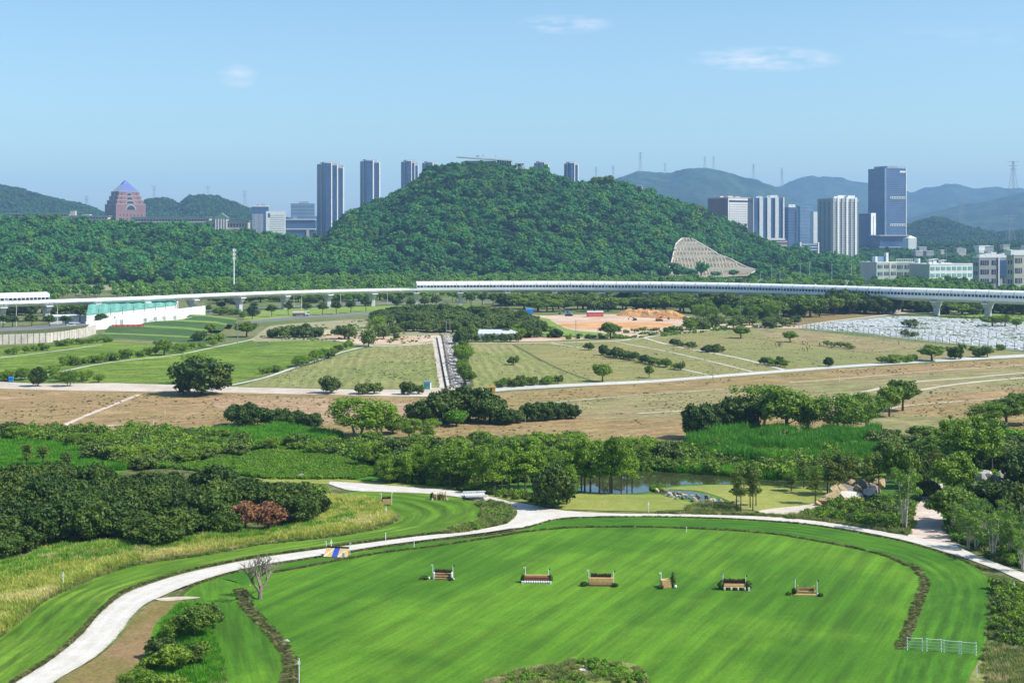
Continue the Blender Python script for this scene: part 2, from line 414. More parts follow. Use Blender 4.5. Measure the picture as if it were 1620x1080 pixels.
def rockmat(name, c1, c2, c3):
    n = NT(name); p = n.pos()
    c = n.mix(n.rng(n.noise(p, .5, 6, .7), .35, .65), c1, c2)
    c = n.mix(n.rng(n.noise(p, 1.4, 6, .7, 1), .52, .68, 0, .8), c, c3)
    return n.done(n.bsdf(c, .85, 0, .2, n.bump(n.noise(p, 2.5, 8, .75), .9, .3)))
M['rock'] = rockmat('yellow_rock', (.52, .40, .21), (.36, .26, .14), (.60, .52, .38))
M['rock_grey'] = rockmat('grey_rock', (.20, .18, .16), (.34, .31, .28), (.08, .07, .065))
M['rock_white'] = rockmat('white_stone', (.66, .62, .55), (.50, .46, .40), (.30, .27, .23))
def watermat():
    n = NT('pond_water'); p = n.pos()
    b = n.bump(n.noise(n.mapv(p, scale=(1, .5, 1)), 1.2, 3), .05, .1)
    return n.done(n.bsdf((.045, .050, .022), .05, 0, .6, b))
M['water'] = watermat()

# foliage
M['leaf_mango'] = leafmat('leaf_dark_fruit_tree', (0.031, 0.066, 0.007), (0.058, 0.104, 0.010), .5, .05, .12, (0.105, 0.147, 0.015))
M['leaf_broad'] = leafmat('leaf_broadleaf', (0.087, 0.153, 0.014), (0.162, 0.254, 0.021), .45, .05, .18)
M['leaf_olive'] = leafmat('leaf_olive', (0.069, 0.115, 0.022), (0.127, 0.180, 0.031), .45, .05, .18)
M['leaf_feather'] = leafmat('leaf_feathery', (0.116, 0.215, 0.016), (0.196, 0.312, 0.023), .4, .05, .25)
M['leaf_slender'] = leafmat('leaf_slender', (0.098, 0.144, 0.020), (0.167, 0.215, 0.032), .4, .06, .25)
M['leaf_bright'] = leafmat('leaf_bright', (0.095, 0.234, 0.010), (0.156, 0.317, 0.014), .35, .08, .3)
M['leaf_young'] = leafmat('leaf_young', (0.101, 0.218, 0.024), (0.185, 0.302, 0.040), .4, .08, .3)
M['leaf_brown'] = leafmat('leaf_dead', (0.221, 0.098, 0.046), (0.312, 0.156, 0.072), .4, .1, .15)
M['leaf_grey'] = leafmat('leaf_withered', (0.240, 0.180, 0.128), (0.360, 0.285, 0.210), .4, .1, .15)
M['leaf_forest'] = leafmat('leaf_forest', (.011, .058, .014), (.062, .240, .042), .6, .022, .22, (.135, .310, .050))
M['leaf_forest_far'] = leafmat('leaf_forest_far', (0.024, 0.083, 0.030), (0.045, 0.135, 0.045), .35, .006, .1)
M['leaf_park'] = leafmat('leaf_park', (0.053, 0.137, 0.016), (0.158, 0.315, 0.031), .4, .02, .25)
M['grass_green'] = leafmat('grass_reed', (0.074, 0.243, 0.012), (0.125, 0.345, 0.017), .35, .05, .35)
M['grass_dark'] = leafmat('grass_dark_reed', (0.051, 0.188, 0.013), (0.091, 0.285, 0.019), .35, .05, .3)
M['grass_yellow'] = leafmat('grass_tall_yellow', (0.257, 0.365, 0.047), (0.540, 0.540, 0.121), .3, .045, .35, (0.702, 0.608, 0.270))
M['grass_ditch'] = leafmat('grass_ditch', (.055, .085, .022), (.17, .16, .060), .5, .3, .3, (.20, .16, .09))
M['grass_mixed'] = leafmat('grass_mixed', (0.112, 0.188, 0.039), (0.285, 0.315, 0.090), .4, .15, .3, (0.540, 0.450, 0.240))
# ================================================================ TERRAIN
T_MAIN = [(-900,352),(-400,342),(-100,338),(0,343),(100,345),(200,352),(300,356),(400,366),(480,374),(512,378),(525,368),
          (540,350),(560,338),(600,320),(640,300),(680,270),(700,258),(725,254),(760,252),(805,254),(850,268),(900,284),(940,291),(990,293),(1040,309),
          (1090,325),(1150,352),(1200,374),(1240,392),(1300,404),(1370,414),(1450,424),(1560,428),(2400,428)]
T_MID = [(-900,310),(-300,300),(0,293),(40,303),(100,318),(150,330),(185,346),(210,331),(235,317),(262,317),(285,325),(300,311),
         (330,309),(360,319),(390,330),(420,345),(500,352),(620,380),(1300,380),(1420,366),(1450,352),(1480,343),(1500,349),(1530,360),(1570,368),(1640,366),(1800,350),(2600,340)]
T_FAR = [(-900,360),(300,350),(500,345),(540,336),(555,330),(590,334),(620,345),(800,340),(900,320),(930,300),(960,287),(980,279),(1010,271),(1040,272),(1060,274),(1080,268),
         (1115,265),(1150,274),(1180,284),(1200,288),(1225,295),(1260,315),(1300,340),(1400,350),(1440,344),(1500,330),(1560,318),(1620,305),(1700,300),(2400,310)]
T_FAR2 = [(-900,372),(900,360),(1100,330),(1180,300),(1220,297),(1250,288),(1280,280),(1305,276),(1340,283),(1370,290),(1400,297),(1440,302),(1470,296),(1510,292),
          (1530,296),(1550,299),(1575,296),(1600,300),(1620,297),(1700,290),(1900,300),(2600,320)]
def crest(tab, px, Yc):
    py = np.interp(px, [a for a, b in tab], [b for a, b in tab])
    return H - (py - HY) * Yc / F
def hill(px, Y, tab, Yf, Yc, Yb, drop, pw=1.0):
    zc = np.maximum(crest(tab, px, Yc) - drop, 0)
    up = np.clip((Y - Yf) / (Yc - Yf), 0, 1) ** pw; up = up * up * (3 - 2 * up) * .55 + up * .45
    dn = 1 - sstep(0, 1, (Y - Yc) / (Yb - Yc))
    return zc * np.where(Y < Yc, up, dn)
SCAR_Y0, SCAR_Y1 = 1800.0, 1965.0
def scar_depth(py):       # depth of the protected slope at row py
    return SCAR_Y0 + (440 - py) / 62.0 * (SCAR_Y1 - SCAR_Y0)
SCAR = [(1052,441),(1062,418),(1066,400),(1070,385),(1080,377),(1094,378),(1114,389),(1136,403),(1153,409),(1166,416),(1180,423),(1198,428),(1182,437),(1120,439)]
def inpoly(x, y, poly):
    x = np.asarray(x, float); y = np.asarray(y, float); r = np.zeros(x.shape, bool); n = len(poly)
    for i in range(n):
        x1, y1 = poly[i][:2]; x2, y2 = poly[(i + 1) % n][:2]
        if y1 == y2: continue
        c = ((y1 > y) != (y2 > y)) & (x < (x2 - x1) * (y - y1) / (y2 - y1) + x1)
        r ^= c
    return r
def scar_mask(X, Y):
    px = 810 + np.asarray(X, float) * F / np.maximum(Y, 1); py = 440 - (np.asarray(Y, float) - SCAR_Y0) / (SCAR_Y1 - SCAR_Y0) * 62
    return px, py
def terrain(X, Y):
    X = np.asarray(X, float); Y = np.asarray(Y, float); Ys = np.maximum(Y, 50)
    px = 810 + X * F / Ys
    Yc = np.interp(px, [450, 620], [2050, 2260]); Yf = np.interp(px, [300, 520, 700, 1200], [1560, 1660, 1700, 1760])
    z = hill(px, Y, T_MAIN, Yf, Yc, Yc * 1.28, np.interp(px, [480, 560, 700, 720, 820, 840], [16, 12, 12, 8.5, 8.5, 12]))
    g = fbm(X / 130, Y / 130, 4) - .5
    z = z + g * 74 * np.clip(z / 60, 0, 1) * np.clip(1 - (Y - Yf) / (Yc - Yf), .12, 1)
    z2 = hill(px, Y, T_MID, 3700, 4600, 5600, 9); z2 = z2 + (fbm(X/260, Y/260, 4) - .5) * 50 * np.clip(z2/120, 0, 1) * np.clip(1-(Y-3700)/900, .1, 1)
    z3 = hill(px, Y, T_FAR, 6300, 8500, 9900, 0); z3 = z3 + (fbm(X/600, Y/600, 5) - .5) * 190 * np.clip(z3/300, 0, 1) * np.clip(1-(Y-6300)/2200, .06, 1)
    z4 = hill(px, Y, T_FAR2, 9500, 11500, 13000, 0); z4 = z4 + (fbm(X/700, Y/700, 5) - .5) * 170 * np.clip(z4/300, 0, 1) * np.clip(1-(Y-9500)/2000, .06, 1)
    z3 = z3 + (fbm(X/95, Y/140, 4) - .5) * 46 * np.clip(z3/120, 0, 1); z4 = z4 + (fbm(X/120, Y/180, 4) - .5) * 55 * np.clip(z4/120, 0, 1); z2 = z2 + (fbm(X/50, Y/80, 3) - .5) * 14 * np.clip(z2/40, 0, 1)
    plat = 24 * sstep(2350, 2900, Y) * sstep(1000, 1120, px)
    z = np.maximum(np.maximum(z, plat), np.maximum(z2, np.maximum(z3, z4)))
    # the slope cut for the concrete lattice
    spx, spy = scar_mask(X, Y)
    zp = H - (spy - HY) * Y / F
    inside = inpoly(spx, spy, [(1044,448),(1050,425),(1056,400),(1062,380),(1078,370),(1102,372),(1120,382),(1140,396),(1168,410),(1206,424),(1200,446)])
    z = np.where(inside, np.minimum(z, zp - 1.5), z)
    return z
def tz(x, y): return float(terrain(np.array([x]), np.array([y]))[0])

def build_terrain():
    nu, nv = 620, 560
    v = np.linspace(0, 1, nv); Yv = -180 + 320 * (np.exp(v * math.log((14500 + 180 + 320) / 320)) - 1)
    u = np.linspace(-1, 1, nu); u = .62 * (.7 * u + .3 * u ** 3)
    U, V = np.meshgrid(u, Yv)
    X = U * (V + 420); Z = terrain(X, V)
    co = np.stack([X, V, Z], -1).reshape(-1, 3)
    i = np.arange(nv - 1)[:, None] * nu + np.arange(nu - 1)[None, :]
    f = np.stack([i, i + 1, i + nu + 1, i + nu], -1).reshape(-1, 4)
    me = bpy.data.meshes.new('ground'); me.vertices.add(len(co)); me.vertices.foreach_set('co', co.astype(np.float32).ravel())
    me.loops.add(len(f) * 4); me.loops.foreach_set('vertex_index', f.ravel().astype(np.int32))
    me.polygons.add(len(f)); me.polygons.foreach_set('loop_start', (np.arange(len(f)) * 4).astype(np.int32))
    me.materials.append(M['plain']); me.materials.append(M['hill']); me.materials.append(M['far_hill'])
    cy = co[f].mean(1)
    mi = np.where(cy[:, 1] > 3000, 2, np.where((cy[:, 1] > 1500) & (cy[:, 2] > .4), 1, 0)).astype(np.int32)
    me.polygons.foreach_set('material_index', mi)
    me.polygons.foreach_set('use_smooth', np.ones(len(f), bool))
    me.update(calc_edges=True); me.validate()
    tag(link('ground', me), kind='structure')
build_terrain()

# ================================================================ SHEETS ON THE PLAIN
def spline(pts, n=6, closed=True):
    out = []; k = len(pts)
    for i in range(k if closed else k - 1):
        p0, p1, p2, p3 = (pts[(i - 1) % k], pts[i], pts[(i + 1) % k], pts[(i + 2) % k]) if closed else (pts[max(i-1,0)], pts[i], pts[i+1], pts[min(i+2,k-1)])
        for j in range(n):
            t = j / n
            out.append(tuple(.5*((2*b)+(-a+c)*t+(2*a-5*b+4*c-d)*t*t+(-a+3*b-3*c+d)*t**3) for a, b, c, d in zip(p0, p1, p2, p3)))
    if not closed: out.append(pts[-1])
    return out
def wpoly(px, z=0.0): return [P(a, b, z)[:2] for a, b in px]
def densify(pts, step, closed=True):
    out = []
    k = len(pts)
    for i in range(k if closed else k-1):
        a, b = pts[i], pts[(i+1) % k]; L = math.dist(a, b); n = max(1, int(L/step))
        for j in range(n): out.append((a[0]+(b[0]-a[0])*j/n, a[1]+(b[1]-a[1])*j/n))
    if not closed: out.append(pts[-1])
    return out
def ragged(pts, amp, step):
    pts = densify(pts, step); out = []
    for i, (x, y) in enumerate(pts):
        a = pts[i-1]; b = pts[(i+1) % len(pts)]; dx, dy = b[0]-a[0], b[1]-a[1]; L = math.hypot(dx, dy) or 1
        q = (float(fbm([x/(step*4)], [y/(step*4)], 3)[0]) - .5) * 2 * amp
        out.append((x - dy/L*q, y + dx/L*q))
    return out
LAYER = .02
def sheet(name, px, layer, mat, smooth=True, rag=.3, step=2.0, z=0.0, kind='structure'):
    w = wpoly(px, z)
    if smooth: w = spline(w, 5)
    if rag: w = ragged(w, rag, step)
    zz = z + .03 + layer * LAYER
    tris = tessellate_polygon([[Vector((x, y, 0)) for x, y in w]])
    me = bpy.data.meshes.new(name); me.from_pydata([(x, y, zz) for x, y in w], [], [tuple(t) for t in tris])
    me.materials.append(M[mat]); me.update()
    if len(me.polygons) and me.polygons[0].normal.z < 0: me.flip_normals()
    return tag(link(name, me), kind=kind)
def resample(pts, n):
    d = [0]
    for a, b in zip(pts, pts[1:]): d.append(d[-1] + math.dist(a, b))
    t = np.linspace(0, d[-1], n)
    return list(zip(np.interp(t, d, [p[0] for p in pts]), np.interp(t, d, [p[1] for p in pts])))
def strip(name, Lp, Rp, layer, mat, n=120, across=1, rag=.12, z=0.0, kind='structure'):
    """ribbon between a left and a right edge given as photo points; uv: u metres/10 along, v across"""
    L = resample(spline(wpoly(Lp, z), 8, False), n); Rr = resample(spline(wpoly(Rp, z), 8, False), n)
    zz = z + .03 + layer * LAYER; vs_, fs, uv = [], [], []
    run = 0
    for i in range(n):
        if i: run += math.dist(L[i], L[i-1])
        for j in range(across + 1):
            t = j / across; x = L[i][0]*(1-t)+Rr[i][0]*t; y = L[i][1]*(1-t)+Rr[i][1]*t
            if j in (0, across) and rag:
                q = (float(fbm([x/1.7], [y/1.7], 3)[0]) - .5) * 2 * rag; x += q; y += q * .7
            vs_.append((x, y, zz)); uv.append((run/10, t))
    for i in range(n-1):
        for j in range(across):
            a = i*(across+1)+j; fs.append((a, a+1, a+across+2, a+across+1))
    me = bpy.data.meshes.new(name); me.from_pydata(vs_, [], fs); me.materials.append(M[mat])
    ul = me.uv_layers.new(name='UVMap')
    for lp in me.loops: ul.data[lp.index].uv = uv[lp.vertex_index]
    me.update()
    if me.polygons[0].normal.z < 0: me.flip_normals()
    return tag(link(name, me), kind=kind)
def path(name, px, width, layer, mat, rag=.15, n=90, z=0.0):
    """ribbon of constant width along photo points"""
    c = resample(spline(wpoly(px, z), 8, False), n); zz = z + .03 + layer*LAYER; v = []; f = []
    for i, (x, y) in enumerate(c):
        a = c[max(i-1, 0)]; b = c[min(i+1, n-1)]; dx, dy = b[0]-a[0], b[1]-a[1]; L = math.hypot(dx, dy) or 1
        w = width/2 + (float(fbm([x/4], [y/4], 3)[0]) - .5) * rag * width
        v += [(x-dy/L*w, y+dx/L*w, zz), (x+dy/L*w, y-dx/L*w, zz)]
        if i: f.append((2*i-2, 2*i-1, 2*i+1, 2*i))
    me = bpy.data.meshes.new(name); me.from_pydata(v, [], f); me.materials.append(M[mat]); me.update()
    if me.polygons[0].normal.z < 0: me.flip_normals()
    return tag(link(name, me), kind='structure')

# ---- near: arena lawn, lanes, roads
LAWN_OUT = [(350,1200),(352,1080),(345,1040),(336,1010),(326,985),(302,962),(290,945),(305,930),(340,914),(400,899),(450,890),(520,881),(600,868),
            (660,860),(720,853),(780,847),(830,838),(862,826),(900,820.5),(960,818.5),(1040,818.5),(1150,821),(1230,826.5),(1300,834),(1380,848),(1450,862),
            (1510,882),(1555,906),(1572,935),(1568,975),(1560,1010),(1552,1040),(1530,1080),(1500,1200)]
sheet('verge', [(300,1200),(200,1080),(235,990),(262,945),(330,905),(420,888),(520,874),(660,855),(800,832),(850,818),(900,812),(1040,812),(1230,820),(1400,845),(1520,875),(1620,915),(1700,1000),(1700,1200)], 0, 'verge', rag=.6)
sheet('arena_lawn', LAWN_OUT, 3, 'lawn', rag=.25)
OUTER = [(845,834),(862,827),(900,821.5),(960,819.5),(1040,819.5),(1150,822),(1230,827.5),(1300,835),(1380,849),(1450,863),(1508,883),(1552,908),(1569,937),(1565,975),(1557,1010),(1549,1040),(1527,1080),(1500,1190)]
INNER = [(845,840),(870,837),(900,834.5),(960,833),(1040,834),(1150,838.5),(1225,845),(1290,855),(1352,867),(1405,881),(1440,897),(1463,915),(1468,930),(1461,955),(1448,985),(1436,1010),(1424,1040),(1400,1120)]
strip('outer_mown_lane', OUTER, INNER, 4, 'lane', 200, 4, .1)
# left part of the lawn outside the ditch
sheet('left_mown_lane', [(352,1190),(355,1080),(350,1040),(340,1010),(330,985),(305,962),(294,945),(310,931),(345,917),(380,925),(385,955),(405,983),(433,1008),(447,1035),(445,1080),(440,1190)], 4, 'lawn_left', rag=.2)
strip('upper_mown_lane', [(345,915),(400,900.5),(450,891.5),(520,882.5),(600,869.5),(660,861.5),(720,854.5),(780,848.5),(835,838)],
      [(385,925),(430,906),(480,897),(540,886),(610,874),(660,868),(720,859.5),(780,851),(845,840)], 4, 'lane', 120, 3, .08)
# ditches
def ditch(px, w, nm='ditch'):
    return path(nm, px, w, 6, 'ditch', .5, 140)
ditch([(418,908),(440,903),(480,897.5),(540,886),(610,874),(680,865.5),(760,853.5),(830,842),(900,835.5),(960,834),(1040,834.5),(1150,839),(1225,845.5),(1290,855.5),(1352,867.5),(1405,881),(1435,895)], .6)
strip('ditch', [(1420,886),(1442,897),(1456,912),(1457,925),(1446,950),(1441,975),(1431,1000),(1424,1018),(1414,1028)],
      [(1424,886),(1448,897),(1463,912),(1468,928),(1462,950),(1455,975),(1444,1000),(1436,1018),(1433,1027)], 6, 'ditch', 80, 2, .35)
strip('ditch', [(372,932),(376,945),(385,965),(400,982),(420,1000),(436,1016),(444,1034),(446,1052),(443,1080),(440,1190)],
      [(386,930),(392,945),(398,962),(414,980),(434,998),(450,1013),(462,1032),(468,1052),(474,1080),(480,1190)], 6, 'ditch', 90, 2, .35)
path('culvert_slab', [(443,1016),(457,1014)], 1.0, 7, 'rock_white', .2, 10)
# left lane and rough bank
LANE_L = [(-120,1150),(-60,1045),(0,1003),(61,954),(111,929),(166,907),(223,892),(327,877),(400,863),(452,857),(514,850),(566,842),(607,832),(626,820),(608,808),(590,795),(560,790),(508,788)]
LANE_R = [(-60,1190),(-20,1105),(22,1077),(88,1035),(128,1000),(163,962),(198,935),(250,917),(360,889),(420,878),(480,870),(600,853),(680,842),(735,831),(757,821),(764,811),(755,798),(735,790),(690,782),(620,778),(570,778),(540,781),(505,786)]
sheet('verge', [(-160,1200)] + [(a-6, b-3) for a, b in LANE_L[1:-4]] + [(500,780),(620,772),(740,784),(800,800),(830,830),(780,845),(680,855),(520,876),(360,906),(215,965),(160,1040),(60,1110)], 0, 'verge', rag=.5)
strip('left_bend_lane', LANE_L, LANE_R, 2, 'lane_left', 240, 6, .15)
sheet('rough_bank', [(-120,930),(-60,915),(0,895),(90,872),(170,858),(230,868),(300,858),(370,848),(430,842),(495,832),(525,800),(505,788),(560,791),(592,796),(607,808),(625,820),(607,831),(566,841),
      (514,849),(452,856),(400,862),(327,876),(223,891),(166,906),(111,928),(61,953),(0,1002),(-60,1044),(-120,1100)], 1, 'bank_soil', rag=.5)
# the gravel road
RL = [(-100,1150),(25,1080),(90,1038),(130,1004),(146,985),(165,965),(200,939),(250,920),(300,905.5),(360,892.5),(420,881.5),(480,873),(520,867.5),(600,857),(660,849),(720,843),(770,836),(805,828)]
RR = [(0,1150),(85,1080),(150,1040),(188,1004),(206,978),(230,956),(262,941),(300,925),(360,906),(420,893),(480,883.5),(520,877),(600,864),(660,856),(720,848.5),(780,841),(835,832)]
strip('gravel_road', RL, RR, 5, 'road_worn', 240, 2, .12)
sheet('road_junction', [(803,829),(817,815),(818,803),(808,795),(835,798),(870,805),(900,809),(945,812),(945,817),(900,818.5),(872,823),(855,829),(835,834),(815,836),(797,836)], 5.5, 'road', rag=.2, step=1)
strip('gravel_road', [(820,806),(806,794),(775,786),(730,778),(690,774),(640,770),(600,767),(560,764),(522,762)],
      [(814,812),(795,801),(757,792),(700,783.5),(650,780),(600,778.5),(560,777),(540,773),(520,766)], 5, 'road_worn', 90, 2, .15)
strip('gravel_road', [(850,803),(900,808.5),(945,811.5),(1000,813),(1080,813.5),(1150,815.5),(1230,818.5),(1300,825.5),(1360,834.5),(1420,845.5),(1460,852),(1500,857),(1540,877),(1580,892),(1620,907),(1720,942)],
      [(850,824),(900,818.5),(945,816.8),(1000,817.2),(1080,817.6),(1150,819.5),(1230,824.5),(1300,831.5),(1380,844.5),(1440,857.5),(1500,875),(1540,888),(1580,903),(1620,921),(1640,930),(1740,975)], 5, 'road_worn', 200, 2, .12)
strip('dirt_track', [(1466,764),(1462,775),(1458,790),(1446,806),(1444,830),(1436,850)], [(1492,766),(1490,780),(1487,800),(1490,820),(1500,842),(1520,864)], 5.2, 'dirt', 60, 3, .5)
sheet('brown_turf', [(30,1180),(88,1083),(152,1043),(192,1006),(212,980),(236,958),(262,947),(288,948),(284,962),(262,985),(245,1018),(232,1050),(215,1085),(190,1180)], 4, 'brown_turf', rag=.3)
sheet('brown_turf_track', [(245,948),(270,945),(300,944),(318,946),(290,949),(262,951)], 4.5, 'dirt', rag=.2, step=1)
sheet('bank_grass_patch', [(190,1190),(205,1085),(230,1040),(250,985),(290,955),(322,985),(338,1012),(350,1045),(356,1085),(350,1190)], 4.7, 'meadow', rag=.4)
sheet('front_scrub_patch', [(740,1130),(760,1085),(800,1068),(850,1056),(900,1047),(950,1045),(1000,1050),(1022,1065),(1022,1090),(1010,1130)], 5, 'bank_soil', rag=.4)
sheet('right_scrub_ground', [(1575,930),(1600,922),(1720,965),(1760,1000),(1760,1200),(1520,1200),(1545,1080),(1562,1030),(1572,985)], 5, 'verge', rag=.4)
sheet('right_grass_corner', [(1560,1035),(1620,1030),(1720,1040),(1740,1190),(1510,1190),(1535,1080)], 5.5, 'bank_soil', rag=.4)

# ---- pond, stream, lawns round it
sheet('river_bank_ground', [(-260,668),(0,676),(340,680),(600,690),(690,700),(1060,698),(1300,676),(1500,690),(1620,684),(1800,680),(1900,720),(1900,900),(1640,905),(1530,860),(1430,842),(1300,822),(1100,812),(900,806),(830,795),(700,773),(560,762),(430,757),
      (280,735),(0,735),(-260,745)], 0.5, 'riparian', rag=1.2, step=6)
sheet('meadow', [(-200,700),(0,698),(90,703),(150,728),(200,745),(100,752),(-200,752)], 1.5, 'meadow', rag=1)
sheet('meadow', [(330,688),(440,676),(540,690),(520,706),(360,712)], 1.5, 'meadow', rag=1)
sheet('meadow', [(370,722),(470,712),(560,732),(610,748),(560,760),(430,760),(380,752)], 1.5, 'meadow', rag=1)
sheet('verge_lawn', [(400,756),(440,756),(520,757),(600,763),(700,770),(790,782),(850,795),(900,806),(870,803),(820,793),(700,775),(600,768),(430,763)], 2.5, 'pond_lawn', rag=.3)
sheet('orchard_floor', [(-200,735),(60,728),(280,738),(430,760),(520,775),(530,800),(495,835),(370,850),(230,872),(90,878),(0,898),(-200,950)], 1.2, 'verge', rag=.8)
WATER = [(880,770),(900,757),(930,752),(985,746),(1040,747),(1085,750),(1130,752),(1165,757),(1200,759),(1260,762),(1330,758),(1400,752),(1470,742),(1475,749),(1400,762),(1330,768),(1250,769),(1180,766),(1120,766),(1070,768),(1045,772),(1040,776),(1000,781),(960,780),(925,778)]
sheet('pond', WATER, 3, 'water', rag=.5, step=2)
sheet('stream', [(1030,776),(1050,776),(1075,777),(1100,779),(1120,786),(1145,793),(1160,799),(1150,804),(1128,801),(1105,793),(1085,787),(1060,782),(1035,779)], 4.2, 'stream_water' if 'stream_water' in M else 'water', rag=.3, step=1)
sheet('pond_lawn', [(885,800),(900,786),(925,780),(965,782),(1010,783),(1035,782),(1062,787),(1085,793),(1105,801),(1112,808),(1060,810),(960,808),(890,805)], 3.5, 'pond_lawn', rag=.4)
sheet('pond_lawn', [(1048,774),(1075,770),(1120,767.5),(1180,767.5),(1250,770.5),(1320,769),(1350,775),(1330,790),(1300,800),(1240,806),(1200,810),(1175,805),(1158,795),(1135,785),(1105,777),(1075,775)], 3.6, 'pond_lawn', rag=.4)
sheet('sandy_track', [(1195,812),(1210,806),(1260,801),(1300,795),(1330,792),(1310,808),(1270,816),(1225,817)], 4, 'pale_road', rag=.6, step=1.5)
sheet('pond_verge', [(1040,808),(1100,806),(1150,803),(1200,809),(1190,815),(1100,813),(1045,812)], 4, 'verge', rag=.4)

# ---- middle distance fields
sheet('brown_field', [(-300,604),(0,611),(280,616),(500,620),(690,630),(780,622),(940,611),(1100,599),(1300,585),(1480,575),(1620,566),(1800,556),(1900,552),(1900,690),(1620,688),(1500,695),(1300,690),(1050,703),(850,704),(690,703),(600,696),(480,690),(340,684),(180,680),(-300,686)], 1, 'brown_field', smooth=False, rag=1, step=8)
sheet('red_field', [(330,628),(500,630),(650,634),(675,640),(640,655),(560,668),(480,664),(360,650)], 2, 'red_field', rag=1.5)
sheet('olive_brown_field', [(830,640),(1000,625),(1190,612),(1380,598),(1620,580),(1800,570),(1800,600),(1620,612),(1430,635),(1360,655),(1100,660),(930,662)], 2, 'olive_brown', rag=2, step=6)
sheet('olive_brown_field', [(1370,660),(1440,655),(1560,668),(1540,690),(1400,695),(1360,680)], 2.2, 'olive_brown', rag=2, step=6)
sheet('scrub_strip', [(300,676),(400,690),(560,692),(690,694),(700,704),(500,712),(320,700)], 2.3, 'meadow', rag=1)
sheet('dry_patch', [(690,690),(760,672),(900,672),(1050,690),(1000,703),(800,706),(700,706)], 2.45, 'brown_field', rag=1)
sheet('pale_road', [(-300,600),(0,604),(60,607),(180,606),(280,609),(400,613),(560,616),(650,616),(700,613),(745,618),(700,628),(640,627),(400,622),(280,620),(120,618),(0,615),(-300,610)], 3, 'pale_road', smooth=False, rag=.5, step=3)
strip('pale_road', [(742,618),(800,612),(940,605.5),(1050,600),(1200,588),(1400,573.5),(1620,560.5),(1800,551)], [(742,626),(800,618),(940,610),(1050,604),(1200,592),(1400,577.5),(1620,565),(1800,555)], 3.5, 'pale_path', 120, 1, .2)
path('field_track', [(95,676),(130,660),(180,640),(220,624)], 1.7, 2.5, 'dirt', .5)
path('field_track', [(-100,690),(0,683),(100,677),(200,672)], 2.0, 2.5, 'pale_road', .5)
path('field_track', [(1150,655),(1300,632),(1366,620),(1440,605),(1540,597),(1620,590),(1800,578)], 2.4, 2.6, 'pale_road', .15)
path('field_track', [(1395,628),(1450,618),(1520,607),(1620,597.5),(1800,585)], 2.4, 2.6, 'pale_road', .15)
path('field_track', [(1400,648),(1440,641),(1530,634),(1620,628),(1750,620)], 1.3, 2.6, 'pale_road', .3)
path('field_track', [(1250,605),(1340,598),(1450,589),(1620,577),(1750,568)], 1.2, 2.6, 'pale_road', .4)
path('field_track', [(880,636),(980,627),(1080,620),(1190,612)], .9, 2.6, 'pale_road', .4)
path('field_track', [(1010,654),(1080,650),(1120,652)], 1.5, 2.6, 'pale_road', .6)
# crops left
sheet('crop_field', [(-300,598),(-300,530),(-60,552),(0,548),(70,545),(150,536),(190,541),(260,545),(330,548),(395,541),(470,540),(548,542),(572,548),(545,556),(480,575),(420,592),(367,607),(280,608),(180,605),(60,606),(0,602)], 1, 'rice', smooth=False, rag=.5, step=3)
path('field_path', [(10,602),(75,592),(150,577),(200,570),(280,561),(340,549),(385,540),(402,536)], 1.7, 2, 'pale_path')
path('field_path', [(-100,576),(0,566),(90,555),(162,545)], 1.5, 2, 'pale_path', .4)
path('field_path', [(366,609),(420,597),(470,580),(545,556),(590,546)], 1.8, 2.4, 'pale_path')
path('field_path', [(400,549),(470,550),(545,552)], .9, 2, 'pale_path')
path('field_ridge', [(0,588),(100,577),(200,563),(290,550)], .7, 2, 'ditch', .5)
path('field_ridge', [(200,590),(300,580),(420,566),(530,551)], .7, 2, 'ditch', .5)
sheet('olive_field', [(375,612),(430,596),(480,581),(552,557),(590,549),(640,546),(698,537),(705,560),(712,614),(600,615),(450,613)], 2.2, 'olive', smooth=False, rag=.4, step=3)
sheet('olive_field', [(742,541),(800,541),(900,540),(975,535),(1045,527),(1120,523),(1180,519),(1262,521),(1400,536),(1620,557),(1780,565),(1620,561.5),(1400,574.5),(1200,589),(1050,601),(940,606.5),(800,613),(744,616)], 2, 'olive_green', smooth=False, rag=.5, step=4)
sheet('olive_field', [(742,543),(812,545),(860,572),(935,603),(800,611),(746,612)], 2.6, 'olive', smooth=False, rag=.6, step=3)
sheet('brown_strip_field', [(1180,521),(1262,522),(1400,537),(1560,552),(1590,560),(1450,569),(1330,553),(1220,534)], 2.6, 'olive_brown', smooth=False, rag=.6, step=3)
path('field_ditch', [(811,545),(835,558),(862,573),(900,590),(938,603)], 1.6, 3.2, 'ditch', .4)
path('field_path', [(872,543),(920,550),(960,556),(1050,577),(1120,593)], 1.3, 3, 'pale_path', .4)
path('field_path', [(975,541),(1060,557),(1130,573),(1190,588)], 1.2, 3, 'pale_path', .4)
path('field_path', [(1008,531),(1060,546),(1120,557),(1180,569),(1240,585)], 1.8, 3, 'pale_path')
path('field_path', [(1150,527),(1215,538),(1290,547),(1400,563)], 1.0, 3, 'ditch', .4)
path('field_path', [(745,543),(870,542),(975,539),(1015,533)], 3.5, 2.8, 'pale_road', .3)
path('field_path', [(1000,537),(1060,528),(1130,521),(1200,517),(1262,518)], 3.0, 2.8, 'pale_road', .3)
path('field_path', [(560,548),(640,546),(700,540)], 4.0, 2.8, 'pale_road', .3)
